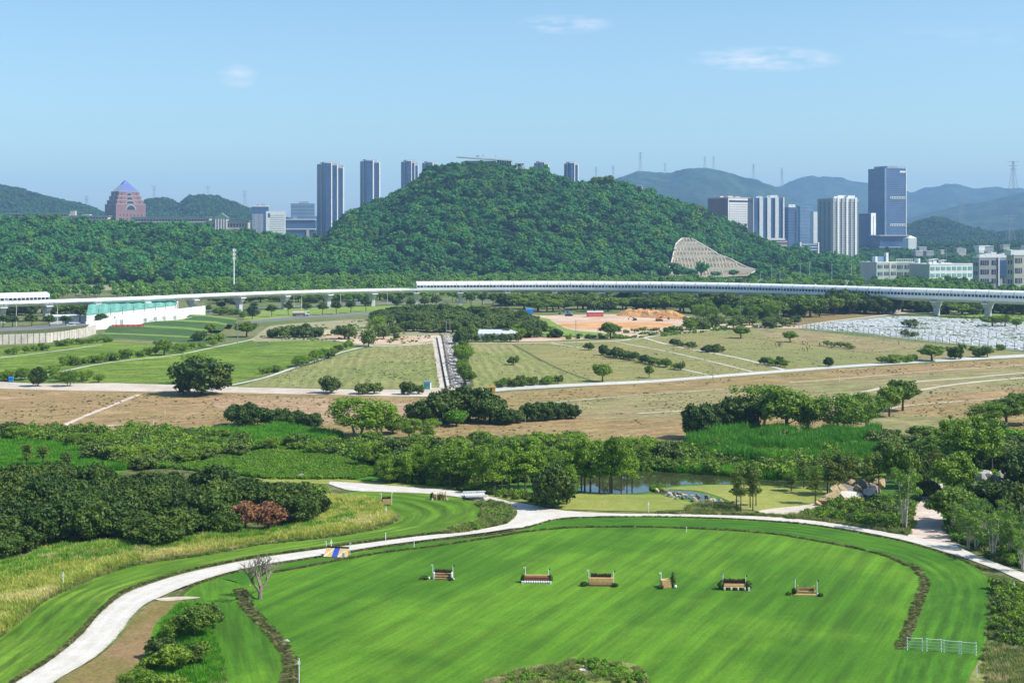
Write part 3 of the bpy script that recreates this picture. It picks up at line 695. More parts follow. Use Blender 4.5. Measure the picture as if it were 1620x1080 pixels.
# behind the fields
sheet('dry_lawn', [(400,540),(420,520),(440,514),(520,508),(580,505),(640,507),(700,518),(720,530),(700,539),(640,545),(570,546),(540,540),(470,539)], 1, 'dry_lawn', rag=1, step=4)
sheet('bare_earth', [(500,528),(520,522),(560,527),(600,533),(700,530),(735,535),(700,541),(600,545),(540,540)], 1.5, 'earth', rag=1, step=4)
sheet('verge_lawn', [(385,505),(400,494),(480,487),(600,482),(680,481),(760,480),(760,484),(690,488),(600,493),(480,500),(400,507)], 1, 'far_lawn', rag=.6, step=4)
strip('asphalt_road', [(395,508),(470,500.5),(560,496),(660,491),(780,488)], [(395,511),(470,504),(560,499),(660,494),(780,490.5)], 2, 'asphalt', 60, 1, 0)
path('kerb_line', [(395,507),(470,499.7),(560,495.3),(660,490.5),(780,487.6)], 1.0, 2.4, 'pale_path', .2)
path('kerb_line', [(395,512),(470,505),(560,500),(660,495)], 1.0, 2.4, 'pale_path', .3)
strip('asphalt_road', [(330,494),(400,488),(500,482),(600,478.5),(700,477),(850,477)], [(330,497),(400,490.5),(500,484),(600,480.5),(700,479),(850,479)], 2, 'asphalt', 60, 1, 0)
path('kerb_line', [(330,498),(400,491.5),(500,485),(600,481.5),(700,480)], 1.0, 2.4, 'pale_path', .2)
sheet('construction_ground', [(800,533),(830,500),(870,499),(960,497),(1085,500),(1110,512),(1180,512),(1262,514),(1262,520),(1180,518),(1110,522),(1030,531),(940,536),(830,540)], 1, 'earth', rag=1.5, step=4)
sheet('green_patch', [(822,506),(862,503),(880,512),(905,522),(955,527),(950,533),(900,534),(830,530)], 2, 'far_lawn', rag=.8, step=3)
sheet('orange_patch', [(890,512),(980,509),(1060,512),(1050,518),(960,520),(900,518)], 2, 'orange_bank', rag=.8, step=3)
sheet('nursery_ground', [(1262,519),(1300,511),(1370,504),(1445,497),(1520,495),(1620,494),(1800,492),(1800,575),(1620,556),(1530,546),(1430,535),(1340,525)], 2, 'mulch', smooth=False, rag=.6, step=4)
sheet('nursery_grass', [(1440,498),(1520,496),(1620,495),(1750,494),(1750,508),(1620,508),(1540,509),(1460,505)], 2.5, 'far_lawn', rag=1.5, step=4)
sheet('brown_turf_strip', [(1240,500),(1300,497),(1440,492),(1460,494),(1380,502),(1290,512),(1240,516)], 1.5, 'brown_turf', rag=.8, step=4)
path('dirt_road', [(1200,520),(1262,516),(1310,509),(1380,501),(1440,494),(1480,491)], 4.5, 3, 'pale_road', .2)
sheet('far_verge', [(1440,491),(1620,491),(1800,491),(1800,494),(1620,496),(1460,494)], 2, 'dry_lawn', rag=.5, step=4)
# beyond the viaduct
sheet('park_lawn', [(60,462),(140,452),(200,446),(310,440),(330,444),(250,452),(130,462)], 1, 'dry_lawn', rag=6, step=12)
sheet('park_lawn', [(380,440),(480,432),(560,434),(640,440),(560,446),(400,448)], 1, 'far_lawn', rag=6, step=12)
sheet('park_lawn', [(900,444),(940,436),(980,437),(985,446),(930,449)], 1, 'far_lawn', rag=5, step=12)
sheet('park_lawn', [(1200,452),(1240,432),(1320,432),(1360,446),(1330,456),(1230,458)], 1, 'far_lawn', rag=5, step=12)
strip('asphalt_road', [(1240,452),(1320,447),(1370,438),(1400,428)], [(1240,456),(1330,452),(1385,441),(1412,430)], 2, 'pale_path', 40, 1, 0)

# terraces beside the hall: four stepped lawns
def terrace_step(fr, bk, z0, z1, mat_face='terrace', mat_top='far_lawn'):
    """fr: front foot (px,py at z0); the face rises to z1 two metres behind, then a shelf runs back to bk"""
    mb = MB(); n = 30
    Fp = resample(wpoly(fr, 0), n); Bp = resample(wpoly(bk, 0), n)
    for i in range(n-1):
        a, b, c, d = Fp[i], Fp[i+1], Bp[i+1], Bp[i]
        t = .72
        m1 = (a[0]+(d[0]-a[0])*t, a[1]+(d[1]-a[1])*t); m2 = (b[0]+(c[0]-b[0])*t, b[1]+(c[1]-b[1])*t)
        mb.quad((*a, z0-.2), (*b, z0-.2), (*m2, z1), (*m1, z1), 0)
        mb.quad((*m1, z1), (*m2, z1), (*c, z1+.01), (*d, z1+.01), 1)
    for i in (0, n-1):
        a, d = Fp[i], Bp[i]; m1 = (a[0]+(d[0]-a[0])*.72, a[1]+(d[1]-a[1])*.72)
        mb.tri((*a, z0-.2), (*m1, z1), (d[0], d[1], z0-.2), 0); mb.tri((*m1, z1), (*d, z1), (d[0], d[1], z0-.2), 0)
    tag(mb.build('terrace', [M[mat_face], M[mat_top]]), kind='structure')
terrace_step([(138,536),(200,537),(300,543),(345,546)], [(165,529),(200,530),(290,534),(330,537)], 0, 1.0)
terrace_step([(165,529),(200,530),(290,536),(315,538)], [(175,519),(220,519),(300,523),(330,527)], 1.0, 2.0)
terrace_step([(215,521),(260,522),(330,526),(350,528)], [(240,513),(280,512),(340,515),(360,519)], 2.0, 2.7)
terrace_step([(290,513),(330,516),(370,521)], [(300,505),(330,506),(375,512)], 2.7, 3.2)
path('terrace_edge', [(170,539),(250,542),(340,548)], 3.0, 3, 'dry_lawn', .2)
# ================================================================ VIADUCT
VP = [(-420,497),(-160,489.5),(0,486),(80,483.5),(160,480.5),(235,477.5),(320,473.5),(400,470),(500,466.5),(600,464),(660,463),(800,462.3),(900,462.3),(1000,463),(1100,464.5),(1200,467),(1300,470.3),(1400,474),(1500,477.5),(1620,482),(1800,489),(2000,498)]
vpath = resample(spline([P(a, b, 10.0)[:2] for a, b in VP], 8, False), 420)
vcum = [0]
for a, b in zip(vpath, vpath[1:]): vcum.append(vcum[-1] + math.dist(a, b))
def vat(s):
    x = float(np.interp(s, vcum, [p[0] for p in vpath])); y = float(np.interp(s, vcum, [p[1] for p in vpath]))
    x2 = float(np.interp(s+1, vcum, [p[0] for p in vpath])); y2 = float(np.interp(s+1, vcum, [p[1] for p in vpath]))
    x1 = float(np.interp(s-1, vcum, [p[0] for p in vpath])); y1 = float(np.interp(s-1, vcum, [p[1] for p in vpath]))
    d = math.hypot(x2-x1, y2-y1); return x, y, (x2-x1)/d, (y2-y1)/d
def s_of_px(px):
    best = min(range(len(vpath)), key=lambda i: abs(810 + vpath[i][0]*F/vpath[i][1] - px)); return vcum[best]
def sweep(mb, prof, s0, s1, ds, m=0, close=True, caps=True):
    """prof: list of (offset away from the camera side, z)"""
    n = max(1, int((s1 - s0) / ds)); rows = []
    for i in range(n + 1):
        x, y, tx, ty = vat(s0 + (s1-s0)*i/n); rows.append([(x - ty*o, y + tx*o, z) for o, z in prof])
    k = len(prof)
    for i in range(n):
        for j in range(k if close else k-1):
            j2 = (j+1) % k; mb.quad(rows[i][j], rows[i+1][j], rows[i+1][j2], rows[i][j2], m)
    if caps and close:
        for r in (rows[0], rows[-1]):
            b = len(mb.v); mb.v += r; mb.f.append(tuple(range(b, b+k))); mb.m.append(m)
via = empty('viaduct', (vpath[0][0], vpath[0][1], 0), 0, 'long pale concrete railway viaduct curving across the plain before the wooded hill', 'viaduct')
vinv = Matrix.Translation(-Vector(via.location))
def vbuild(mb, name, mats, smooth=False):
    ox, oy = via.location.x, via.location.y
    mb.v = [(v[0]-ox, v[1]-oy, v[2]) for v in mb.v]
    return mb.build(name, mats, via, smooth)
SL, SR = s_of_px(76), s_of_px(662)
pier_px = [-330,-240,-160,-80,5,76,155,233,312,386,456,526,592,660,731,803,877,950,1024,1098,1172,1247,1322,1398,1475,1555,1640,1730,1830]
pier_s = [s_of_px(p) for p in pier_px]
for a, b in zip(pier_s, pier_s[1:]):
    g = MB(); sweep(g, [(2.2, 10), (7.8, 10), (10, 11.5), (10, 12.4), (0, 12.4), (0, 11.5)], a + .25, b - .25, 8)
    vbuild(g, 'girder', M['concrete'])
par = MB()
sweep(par, [(-.25, 11.9), (.1, 11.9), (.1, 13.3), (-.25, 13.3)], pier_s[0], pier_s[-1], 8)
sweep(par, [(9.9, 12.4), (10.25, 12.4), (10.25, 13.3), (9.9, 13.3)], pier_s[0], pier_s[-1], 8)
vbuild(par, 'parapet', M['white'])
rail = MB(); s = SL
while s < SR:
    x, y, tx, ty = vat(s); rail.box(x-.06, x+.06, y-.06, y+.06, 13.3, 14.1); s += 3.2
    xx, yy, _, _ = vat(s); 
    rail.bar((x, y, 14.05), (xx, yy, 14.05), .1)
tag(vbuild(rail, 'railing', M['grey_steel']), kind='stuff')
# each enclosed length: white arched noise shell with a dark window band and mullions
def enclosure(s0, s1):
    top = MB(); sweep(top, [(0.0, 15.6), (.15, 16.6), (.9, 17.7), (2.4, 18.4), (5, 18.7), (7.6, 18.4), (9.1, 17.7), (9.85, 16.6), (10, 13.3), (9.8, 13.3), (9.6, 16.4), (8.9, 17.4), (7.5, 18.1), (5, 18.4), (2.5, 18.1), (1.1, 17.4), (.35, 16.4), (.2, 15.6)], s0, s1, 9)
    vbuild(top, 'noise_shell', M['white'], False)
    gl = MB(); sweep(gl, [(.12, 13.3), (.2, 13.3), (.2, 15.6), (.12, 15.6)], s0, s1, 9); vbuild(gl, 'window_band', M['pale_glass'])
    sill = MB(); sweep(sill, [(-.1, 13.3), (.1, 13.3), (.1, 13.9), (-.1, 13.9)], s0, s1, 9); vbuild(sill, 'lower_panel', M['white'])
    dk = MB(); mu = MB(); s = s0; i = 0
    while s < s1 - 2.6:
        x, y, tx, ty = vat(s); x2, y2, _, _ = vat(s + 2.1)
        mu.bar((x + ty*.0, y - tx*.0, 13.9), (x, y, 15.6), .42)
        if (i * 7) % 11 != 3:
            q = (-.02)
            a = (x + tx*.35 + ty*.02, y + ty*.35 - tx*.02); b = (x2 - tx*.05 + ty*.02, y2 - ty*.05 - tx*.02)
            dk.quad((*a, 13.95), (*b, 13.95), (*b, 15.5), (*a, 15.5))
        s += 2.6; i += 1
    tag(vbuild(dk, 'window', M['glass']), kind='stuff'); tag(vbuild(mu, 'mullion', M['white']), kind='stuff')
    jt = MB(); s = s0 + 4
    while s < s1:
        sweep(jt, [(-.04, 15.6), (.1, 16.63), (.87, 17.76), (2.38, 18.47), (2.42, 18.3), (.95, 17.6), (.2, 16.55), (.04, 15.6)], s, s + .35, 1); s += 9
    tag(vbuild(jt, 'shell_seam', M['grey_steel']), kind='stuff')
enclosure(pier_s[0], SL); enclosure(SR, pier_s[-1])
for sx in pier_s:
    x, y, tx, ty = vat(sx); rz = math.atan2(ty, tx)
    cx, cy = x - ty*5, y + tx*5
    pm = MB()
    def ring(w, d, z): return [(-d, -w, z), (d, -w, z), (d, w, z), (-d, w, z)]
    levels = [(3.1, 1.5, -1), (3.1, 1.5, 5.2), (3.5, 1.55, 6.8), (4.6, 1.7, 8.6), (5.0, 1.8, 9.4)]
    rings = [ring(w*.62 if z < 6 else w, d, z) for w, d, z in levels]
    for r0, r1 in zip(rings, rings[1:]):
        for j in range(4): pm.quad(r0[j], r0[(j+1) % 4], r1[(j+1) % 4], r1[j])
    o = pm.build('pier', M['pier'], via); o.location = (cx - via.location.x, cy - via.location.y, 0); o.rotation_euler = (0, 0, rz)
    cp = MB(); cp.box(-2.3, 2.3, -5.3, 4.6, 9.4, 10.0); cp.build('pier_cap', M['white'], o)

# ================================================================ BUILDINGS
def bld(name, label, x0, xm, x1, ytop, Y, a=32, zb=None, ybase=None, cat='building', group=None):
    """empty at the near corner; local x runs along the right-hand face, local y along the left-hand face"""
    zb = (tz(XY(xm, Y), Y) if zb is None else zb) if ybase is None else ZY(ybase, Y)
    e = empty(name, (XY(xm, Y), Y, zb - 4), R(a), label, cat, group)
    W = max((x1 - xm) / F * Y / math.cos(R(a)), 2); D = max((xm - x0) / F * Y / math.sin(R(a)), 2)
    Ht = ZY(ytop, Y) - zb + 4
    return e, W, D, Ht
def windows(mb, face, u0, u1, z0, z1, nc, nr, fw=.6, fh=.55, W=0, D=0, off=.12):
    """grid of window boxes; face R: y=0 plane, L: x=0 plane, B: far y=D, G: x=W"""
    cw = (u1-u0)/nc; rh = (z1-z0)/nr
    for i in range(nc):
        for j in range(nr):
            a = u0 + cw*(i+.5-fw/2); b = u0 + cw*(i+.5+fw/2); c = z0 + rh*(j+.5-fh/2); d = z0 + rh*(j+.5+fh/2)
            if face == 'R': mb.box(a, b, -off, .05, c, d)
            elif face == 'L': mb.box(-off, .05, a, b, c, d)
            elif face == 'B': mb.box(a, b, D-.05, D+off, c, d)
            else: mb.box(W-.05, W+off, a, b, c, d)
def body(e, W, D, Ht, mat, name='wall'):
    m = MB(); m.box(0, W, 0, D, 0, Ht); return m.build(name, M[mat], e)
def parapet(e, W, D, Ht, mat, h=1.6, t=.6):
    m = MB(); o = .3
    m.box(-o, W+o, -o, t-o, Ht, Ht+h); m.box(-o, W+o, D-t+o, D+o, Ht, Ht+h); m.box(-o, t-o, t-o, D-t+o, Ht, Ht+h); m.box(W-t+o, W+o, t-o, D-t+o, Ht, Ht+h)
    return m.build('roof_parapet', M[mat], e)
def plant(e, W, D, Ht, seed, mat='grey_facade', n=4):
    q = random.Random(seed)
    for i in range(n):
        w = q.uniform(.12, .28)*W; d = q.uniform(.15, .3)*D; x = q.uniform(.05, .65)*W; y = q.uniform(.05, .6)*D
        m = MB(); m.box(x, x+w, y, y+d, Ht, Ht+q.uniform(2.5, 6.5)); m.build('rooftop_plant_room', M[mat], e)
def stuffpart(mb, name, mat, e): return tag(mb.build(name, M[mat], e), kind='stuff')
def slabs(e, W, D, z0, z1, n, mat, proud=.35, th=.5, faces='RL', name='floor_band'):
    m = MB()
    for j in range(n):
        z = z0 + (z1-z0)*(j+.5)/n
        if 'R' in faces: m.box(-proud if 'L' in faces else 0, W, -proud, 0, z, z+th)
        if 'L' in faces: m.box(-proud, 0, 0, D, z, z+th)
    return stuffpart(m, name, mat, e)

# -- residential towers behind the hill: glass slabs with white fins
def apartment_tower(lab, x0, x1, ytop, Y, seed, wings=3, a=24):
    q = random.Random(seed); e, W, D, Ht = bld('apartment_tower', lab, x0, x0 + (x1-x0)*.40, x1, ytop, Y, a, zb=10, cat='tower', group='glass apartment towers beyond the hill')
    n = wings; xw = W / n
    for k in range(n):
        m = MB(); dd = D * (1 if k != 1 else .8); h = Ht - (0, 4, 9)[k % 3]
        m.box(k*xw + .4, (k+1)*xw - .4, k * 5.0, D, 0, h); m.build('glass_wing', M['shade_navy_glass'], e)
        f = MB(); nf = int(h / 3.6)
        for j in range(nf):
            z = 4 + j*3.6; f.box(k*xw + .5, (k+1)*xw - .5, k*5.0 - .12, k*5.0, z, z + .35); f.box(k*xw+.22, k*xw + .4, k*5.0 + .3, D - .3, z, z+.35)
        stuffpart(f, 'floor_band', 'pale_glass', e)
        w = MB(); w.box((k+1)*xw - xw*.20, (k+1)*xw - .35, k*5.0 - 1.2, k*5.0 - .2, 0, h + 1.5); w.build('white_fin', M['white_wall'], e)
    b = MB(); nf = int(Ht / 3.6)
    for j in range(nf):
        b.box(W - .4, W + 2.6, n*4.2 + 1, D*.9, 3 + j*3.6, 4 + j*3.6)
    stuffpart(b, 'balcony', 'white_wall', e)
    m = MB(); m.box(-.9, .1, D*.45, D*.45+1.2, 0, Ht+1); m.build('corner_fin', M['white_wall'], e)
    m = MB(); m.box(W*.1, W*.9, D*.4, D*.8, Ht - 9, Ht + 3.5); m.build('rooftop_plant_room', M['grey_facade'], e)
    m = MB()
    for k in range(7): m.box(W*.1 + k*W*.12, W*.1 + k*W*.12 + .5, 6, 6.5, Ht-9, Ht + 1)
    m.box(W*.1, W*.9, 6, 6.5, Ht+.6, Ht+1.2); m.build('roof_frame', M['white_wall'], e)
apartment_tower('widest blue glass apartment tower with white fins, standing left of the wooded hill', 495, 545, 258, 2850, 1, 3)
apartment_tower('blue glass apartment tower just right of the widest one, beside the hill flank', 566, 602, 254, 2900, 2, 2)
apartment_tower('apartment tower half hidden by the left shoulder of the hill', 632, 664, 255, 2950, 3, 3)
apartment_tower('apartment tower whose top barely shows left of the hill summit', 666, 694, 257, 3050, 4, 2)
apartment_tower('small apartment tower top just right of the pavilion on the summit', 845, 870, 257, 3050, 5, 2)
apartment_tower('apartment tower rising from the right shoulder of the hill summit', 893, 917, 258, 3000, 6, 2)

# -- pyramid-roofed brick hall
Yp = 3450.0; pa = R(36); pz0 = ZY(350, Yp)
hall = empty('pyramid_roofed_hall', (XY(191, Yp), Yp + 40, pz0), pa, 'purple brick stepped hall with blue and pale pyramid roof above the far campus', 'building')
def cbox(name, hw, z0, z1, mat, par=hall):
    m = MB(); m.box(-hw, hw, -hw, hw, z0, z1); return m.build(name, M[mat], par)
tiers = [(37.5, 0, 42, 'brick'), (33.5, 42, 52, 'brick'), (29.5, 52, 62, 'brick'), (26.0, 62, 73, 'brick')]
for k, (hw, z0, z1, mt) in enumerate(tiers):
    t = cbox('brick_tier', hw, z0 if k == 0 else z0, z1, mt)
    c = MB()
    for (x0_, x1_, y0_, y1_) in ((-hw-.5, hw+.5, -hw-.5, -hw), (-hw-.5, -hw, -hw, hw+.5), (hw, hw+.5, -hw, hw+.5)):
        c.box(x0_, x1_, y0_, y1_, z1-1.2, z1+.1)
    c.build('stone_cornice', M['stone_wall'], t)
    # arch on the two visible faces
    for face in 'RL':
        r = (13, 12, 9, 7)[k]; base = z1 - (14, 9, 9, 10)[k]; am = MB(); gl = MB(); sg = 10
        for i in range(sg):
            t0, t1 = math.pi*i/sg, math.pi*(i+1)/sg; ry = min(r, z1-base-1.5)
            def pt(t, q):
                u, z = math.cos(t)*r*q, base + math.sin(t)*ry*q
                return (u, -hw-.6, z) if face == 'R' else (-hw-.6, u, z)
            a_, b_, c_, d_ = pt(t0, 1), pt(t1, 1), pt(t1, .84), pt(t0, .84)
            am.quad(a_, b_, c_, d_)
            g0 = (0, -hw-.35, base) if face == 'R' else (-hw-.35, 0, base)
            def pg(t):
                u, z = math.cos(t)*r*.84, base + math.sin(t)*ry*.84
                return (u, -hw-.35, z) if face == 'R' else (-hw-.35, u, z)
            gl.tri(g0, pg(t0), pg(t1))
        am.build('arch', M['stone_wall'], t); gl.build('arch_window', M['glass'], t)
    wm = MB()
    for i in range(-3, 4):
        if k == 0 or abs(i) == 3:
            u = i*hw/4.2; z = (z0 + z1)/2 - (6 if k == 0 else 1)
            wm.box(u-1, u+1, -hw-.25, -hw+.1, z-2.5, z+2.5); wm.box(-hw-.25, -hw+.1, u-1, u+1, z-2.5, z+2.5)
            if k == 0: wm.box(u-1, u+1, -hw-.25, -hw+.1, z-12, z-7); wm.box(-hw-.25, -hw+.1, u-1, u+1, z-12, z-7)
    stuffpart(wm, 'window', 'glass', t)
def frustum(hw0, hw1, z0, z1, mats, name, sides=8):
    m = MB(); pts0 = [(-hw0,-hw0),(hw0,-hw0),(hw0,hw0),(-hw0,hw0)]; pts1 = [(-hw1,-hw1),(hw1,-hw1),(hw1,hw1),(-hw1,hw1)]
    for j in range(4):
        m.quad((*pts0[j], z0), (*pts0[(j+1) % 4], z0), (*pts1[(j+1) % 4], z1), (*pts1[j], z1), 1 if j == 3 else 0)
    m.quad((*pts1[0], z1), (*pts1[1], z1), (*pts1[2], z1), (*pts1[3], z1), 0)
    return m.build(name, mats, hall)
frustum(24.5, 8.0, 73, 92, [M['roof_blue'], M['roof_pale']], 'pyramid_roof')
frustum(9.0, .6, 91, 101.5, [M['roof_blue'], M['roof_blue']], 'lantern_cap')

# -- campus ranges
def campus_range(lab, x0, x1, ytop, ybase, Y, a=4, mat='stone_wall', roof='roof_green', nf=3):
    e, W, D, Ht = bld('campus_building', lab, x0-3, x0, x1, ytop, Y, a, ybase=ybase, group='low stone buildings of the far campus'); D = 30
    body(e, W, D, Ht, mat)
    m = MB(); m.box(-2, W+2, -2, D+2, Ht, Ht+1.4); m.build('flat_roof', M['roof_pale'] if roof is None else M[roof], e)
    w = MB(); windows(w, 'R', 1, W-1, Ht*.18, Ht*.92, max(4, int(W/6)), nf, .78, .6); stuffpart(w, 'window', 'glass', e)
    return e, W, D, Ht
campus_range('long low stone campus range at the far left edge', -60, 108, 337, 352, 3100, 2)
e, W, D, Ht = campus_range('low stone campus range with square tower beside the pyramid hall', 108, 170, 342, 354, 3000, 3)
m = MB(); m.box(3, 14, 2, 14, 0, Ht + 11); m.build('square_tower', M['stone_wall'], e)
m = MB(); m.box(28, 44, 2, 20, 0, Ht + 4); m.build('raised_block', M['stone_wall'], e)
e, W, D, Ht = campus_range('long low campus range with flat green roof left of the gabled hall', 208, 330, 344, 362, 2950, 3)
e, W, D, Ht = campus_range('campus building with pedimented gable and columns on the ridge line', 325, 392, 350, 372, 2850, 3, nf=2)
g = MB(); gx0, gx1 = W*.22, W*.52
g.box(gx0, gx1, -3, D*.6, 0, Ht+6); g.build('gable_block', M['stone_wall'], e)
g = MB(); mx = (gx0+gx1)/2
g.v += [(gx0-2,-4,Ht+6),(gx1+2,-4,Ht+6),(mx,-4,Ht+17),(gx0-2,D*.6,Ht+6),(gx1+2,D*.6,Ht+6),(mx,D*.6,Ht+17)]
g.f += [(0,1,2),(5,4,3),(0,2,5,3),(1,4,5,2),(0,3,4,1)]; g.m += [0]*5; g.build('gable_roof', M['roof_green'], e)
for k in range(5):
    g = MB(); x = gx0 + 2 + k*(gx1-gx0-4)/4; g.tube((x, -3.6, Ht*.1), (x, -3.6, Ht+5), .7, k=8); g.build('column', M['white_wall'], e)

# -- office group left of the glass towers
e, W, D, Ht = bld('office_block', 'white office slab with fine floor lines left of the glass towers', 417, 421, 451, 334, 2700, 12, ybase=384)
D = 22; body(e, W, D, Ht, 'white_wall'); w = MB(); windows(w, 'R', 6, W-2, 8, Ht-6, 1, 12, .96, .32); stuffpart(w, 'window', 'grey_facade', e); w = MB(); w.box(4, 7, -.3, .1, Ht-12, Ht-4); w.build('sign_panel', M['dark'], e)
e, W, D, Ht = bld('office_block', 'blue glass office block with vertical ribs behind the white slab', 395, 398, 424, 327, 2800, 8, ybase=384)
D = 30; body(e, W, D, Ht, 'blue_glass'); w = MB()
for k in range(9): w.box(2+k*2.4, 2.9+k*2.4, -.5, 0, 0, Ht-14)
stuffpart(w, 'rib', 'white_wall', e); parapet(e, W, D, Ht, 'white_wall', 3); plant(e, W, D, Ht, 3)
e, W, D, Ht = bld('office_block', 'long glass office block with white bands left of the widest tower', 450, 452, 497, 347, 2750, 5, ybase=386)
D = 40; body(e, W, D, Ht, 'blue_glass')
for k, z in enumerate((Ht*.28, Ht*.62, Ht*.98)):
    m = MB(); m.box(-1, W+1, -2, D, z, z+1.6); m.build('white_band', M['white_wall'], e)
m = MB(); m.box(W*.72, W*.82, -1.5, 2, 0, Ht*.62); m.build('stair_panel', M['stone_wall'], e)
w = MB(); windows(w, 'R', 1, W*.7, 2, Ht*.27, 14, 3, .8, .6); stuffpart(w, 'window', 'white_wall', e); plant(e, W, D, Ht, 8, 'pale_glass')
e, W, D, Ht = bld('office_block', 'pale glass block with rooftop frame behind the long office block', 458, 460, 497, 322, 3300, 6, ybase=384)
D = 40; body(e, W, D, Ht, 'pale_glass'); slabs(e, W, D, Ht*.4, Ht, 7, 'white_wall'); plant(e, W, D, Ht, 5, 'grey_facade', 3)

# -- right-hand city
e, W, D, Ht = bld('hotel_block', 'broad pale block with regular square window grid and dark brick side wall', 1125, 1152, 1193, 314, 2700, 36, ybase=398)
body(e, W, D, Ht, 'white_wall'); s_ = MB(); s_.box(-.6, 0, 0, D, 0, Ht); s_.build('brick_side_wall', M['brick'], e)
w = MB(); windows(w, 'R', 1.5, W-1, 6, Ht-9, 10, 20, .52, .5); stuffpart(w, 'window', 'glass', e)
m = MB(); m.box(2, W-1, -.3, .1, Ht-7, Ht-3); m.build('top_window_band', M['glass'], e); parapet(e, W, D, Ht, 'stone_wall', 2.4); plant(e, W, D, Ht, 11, 'stone_wall')
e, W, D, Ht = bld('slab_tower', 'blue and white striped tower block with four tall white fins', 1187, 1192, 1243, 313, 2650, 14, ybase=400, cat='tower')
D = 26; body(e, W, D, Ht, 'blue_glass'); fl = MB()
for j in range(int(Ht/3.4)): fl.box(.2, W-.2, -.12, 0, j*3.4+1, j*3.4+1.5)
stuffpart(fl, 'floor_band', 'pale_glass', e)
for k in range(4):
    x = W*(.235 + .255*k) - W*.05; m = MB(); m.box(x, min(x+W*.115, W), -1.6, -.14, 0, Ht+1.5); m.build('white_fin', M['white_wall'], e)
m = MB(); m.box(-.5, .6, -.8, -.14, 0, Ht+1); m.build('corner_fin', M['white_wall'], e); plant(e, W, D, Ht, 12, 'white_wall', 5)
e, W, D, Ht = bld('glass_office', 'blue glass office beside the striped tower, with pale rooftop box', 1242, 1247, 1263, 328, 2900, 18, ybase=392)
body(e, W, D, Ht, 'blue_glass'); slabs(e, W, D, 4, Ht, 14, 'pale_glass'); m = MB(); m.box(2, W*.8, 2, 12, Ht, Ht+6); m.build('rooftop_plant_room', M['white_wall'], e); m = MB(); m.box(W*.72, W*.86, -.6, -.36, 6, Ht-6); m.build('window_column', M['glass'], e)
e, W, D, Ht = bld('glass_office', 'low-contrast blue glass office standing behind between the towers', 1262, 1266, 1287, 326, 3300, 18, ybase=390)
body(e, W, D, Ht, 'pale_glass'); slabs(e, W, D, 4, Ht, 12, 'blue_glass')
e, W, D, Ht = bld('office_block', 'small bright white office with stacked balcony slots', 1284, 1287, 1302, 335, 2950, 16, ybase=386)
body(e, W, D, Ht, 'white_wall'); w = MB(); windows(w, 'R', W*.5, W-.5, 12, Ht-4, 1, 9, .95, .5); stuffpart(w, 'window', 'glass', e)
e, W, D, Ht = bld('apartment_block', 'tall grey apartment block with balcony columns and castellated roof', 1300, 1316, 1364, 314, 2500, 27, ybase=404, cat='tower')
body(e, W, D, Ht, 'grey_facade')
nf = int((Ht-6)/3.1)
for k in range(6):
    x = W*(.03 + .165*k); wd = W*.07
    m = MB(); m.box(x, x+wd, -1.3, 0, 0, Ht + (2.5 if k % 2 else .5)); m.build('pilaster', M['white_wall' if k % 2 else 'grey_facade'], e)
    w = MB()
    for j in range(nf): w.box(x+wd+.3, x+W*.155, -.15, .05, 3+j*3.1, 4.7+j*3.1)
    stuffpart(w, 'window', 'glass', e)
    b = MB()
    for j in range(nf): b.box(x+wd, x+W*.12, -.9, -.16, 2+j*3.1, 2.7+j*3.1)
    stuffpart(b, 'balcony', 'concrete', e)
w = MB(); windows(w, 'L', 2, D-2, 3, Ht-5, 3, nf, .4, .45); stuffpart(w, 'side_window', 'glass', e)
plant(e, W, D, Ht, 17, 'white_wall', 6)
e, W, D, Ht = bld('slab_tower', 'slender grey block with bright white end wall beside the tallest tower', 1363, 1378, 1387, 337, 2900, 30, ybase=392, cat='tower')
body(e, W, D, Ht, 'white_wall'); m = MB(); m.box(-.5, 0, 0, D, 0, Ht-1); m.build('glazed_side', M['blue_glass'], e)
m = MB(); m.box(W*.42, W*.6, -.3, .1, 8, Ht-6); m.build('window_slot', M['grey_facade'], e)
e, W, D, Ht = bld('office_tower', 'tallest tower, dark blue glass with two recessed louvred floors and open crown', 1383, 1400, 1438, 266, 3000, 24, ybase=394, cat='tower')
body(e, W*1, D, Ht, 'blue_glass')
m = MB(); m.box(-2.2, 1.5, -2.5, -.02, 0, Ht); m.build('corner_fin', M['pale_glass'], e)
m = MB(); m.box(W-1.2, W+.6, -1.2, -.02, 0, Ht); m.build('edge_fin', M['white_wall'], e)
fl = MB()
for j in range(int(Ht/4)): fl.box(1.6, W-1.3, -.25, 0, j*4+1, j*4+1.6); fl.box(-.25, 0, .2, D-.2, j*4+1, j*4+1.6)
stuffpart(fl, 'floor_band', 'pale_glass', e)
for z in (Ht*.30, Ht*.63):
    m = MB(); m.box(W*.25, W-1.3, -.6, -.26, z, z+5); m.build('louvre_band', M['white_wall'], e)
    w = MB(); windows(w, 'R', W*.27, W-1.5, z+.5, z+4.5, 9, 1, .55, .9, off=.8); stuffpart(w, 'louvre_opening', 'glass', e)
m = MB()
for k in range(7): m.box(W*.3+k*W*.11, W*.3+k*W*.11+.8, 2, 3, Ht, Ht+4)
m.box(W*.2, W*.7, 6, D-6, Ht, Ht+5); m.build('crown', M['grey_facade'], e)
m = MB(); m.box(W*.70, W*.99, -.6, -.26, Ht-9, Ht-5); m.build('crown_panel', M['white_wall'], e)
e, W, D, Ht = bld('podium', 'low white canopied podium at the foot of the tallest tower', 1386, 1392, 1437, 373, 2850, 10, ybase=393)
body(e, W, D, Ht, 'blue_glass'); m = MB(); m.box(-3, W+3, -4, D, Ht, Ht+1.5); m.build('canopy', M['white_wall'], e); m = MB(); m.box(-3, W+3, -4, 2, Ht*.2, Ht*.2+1); m.build('lower_canopy', M['white_wall'], e)
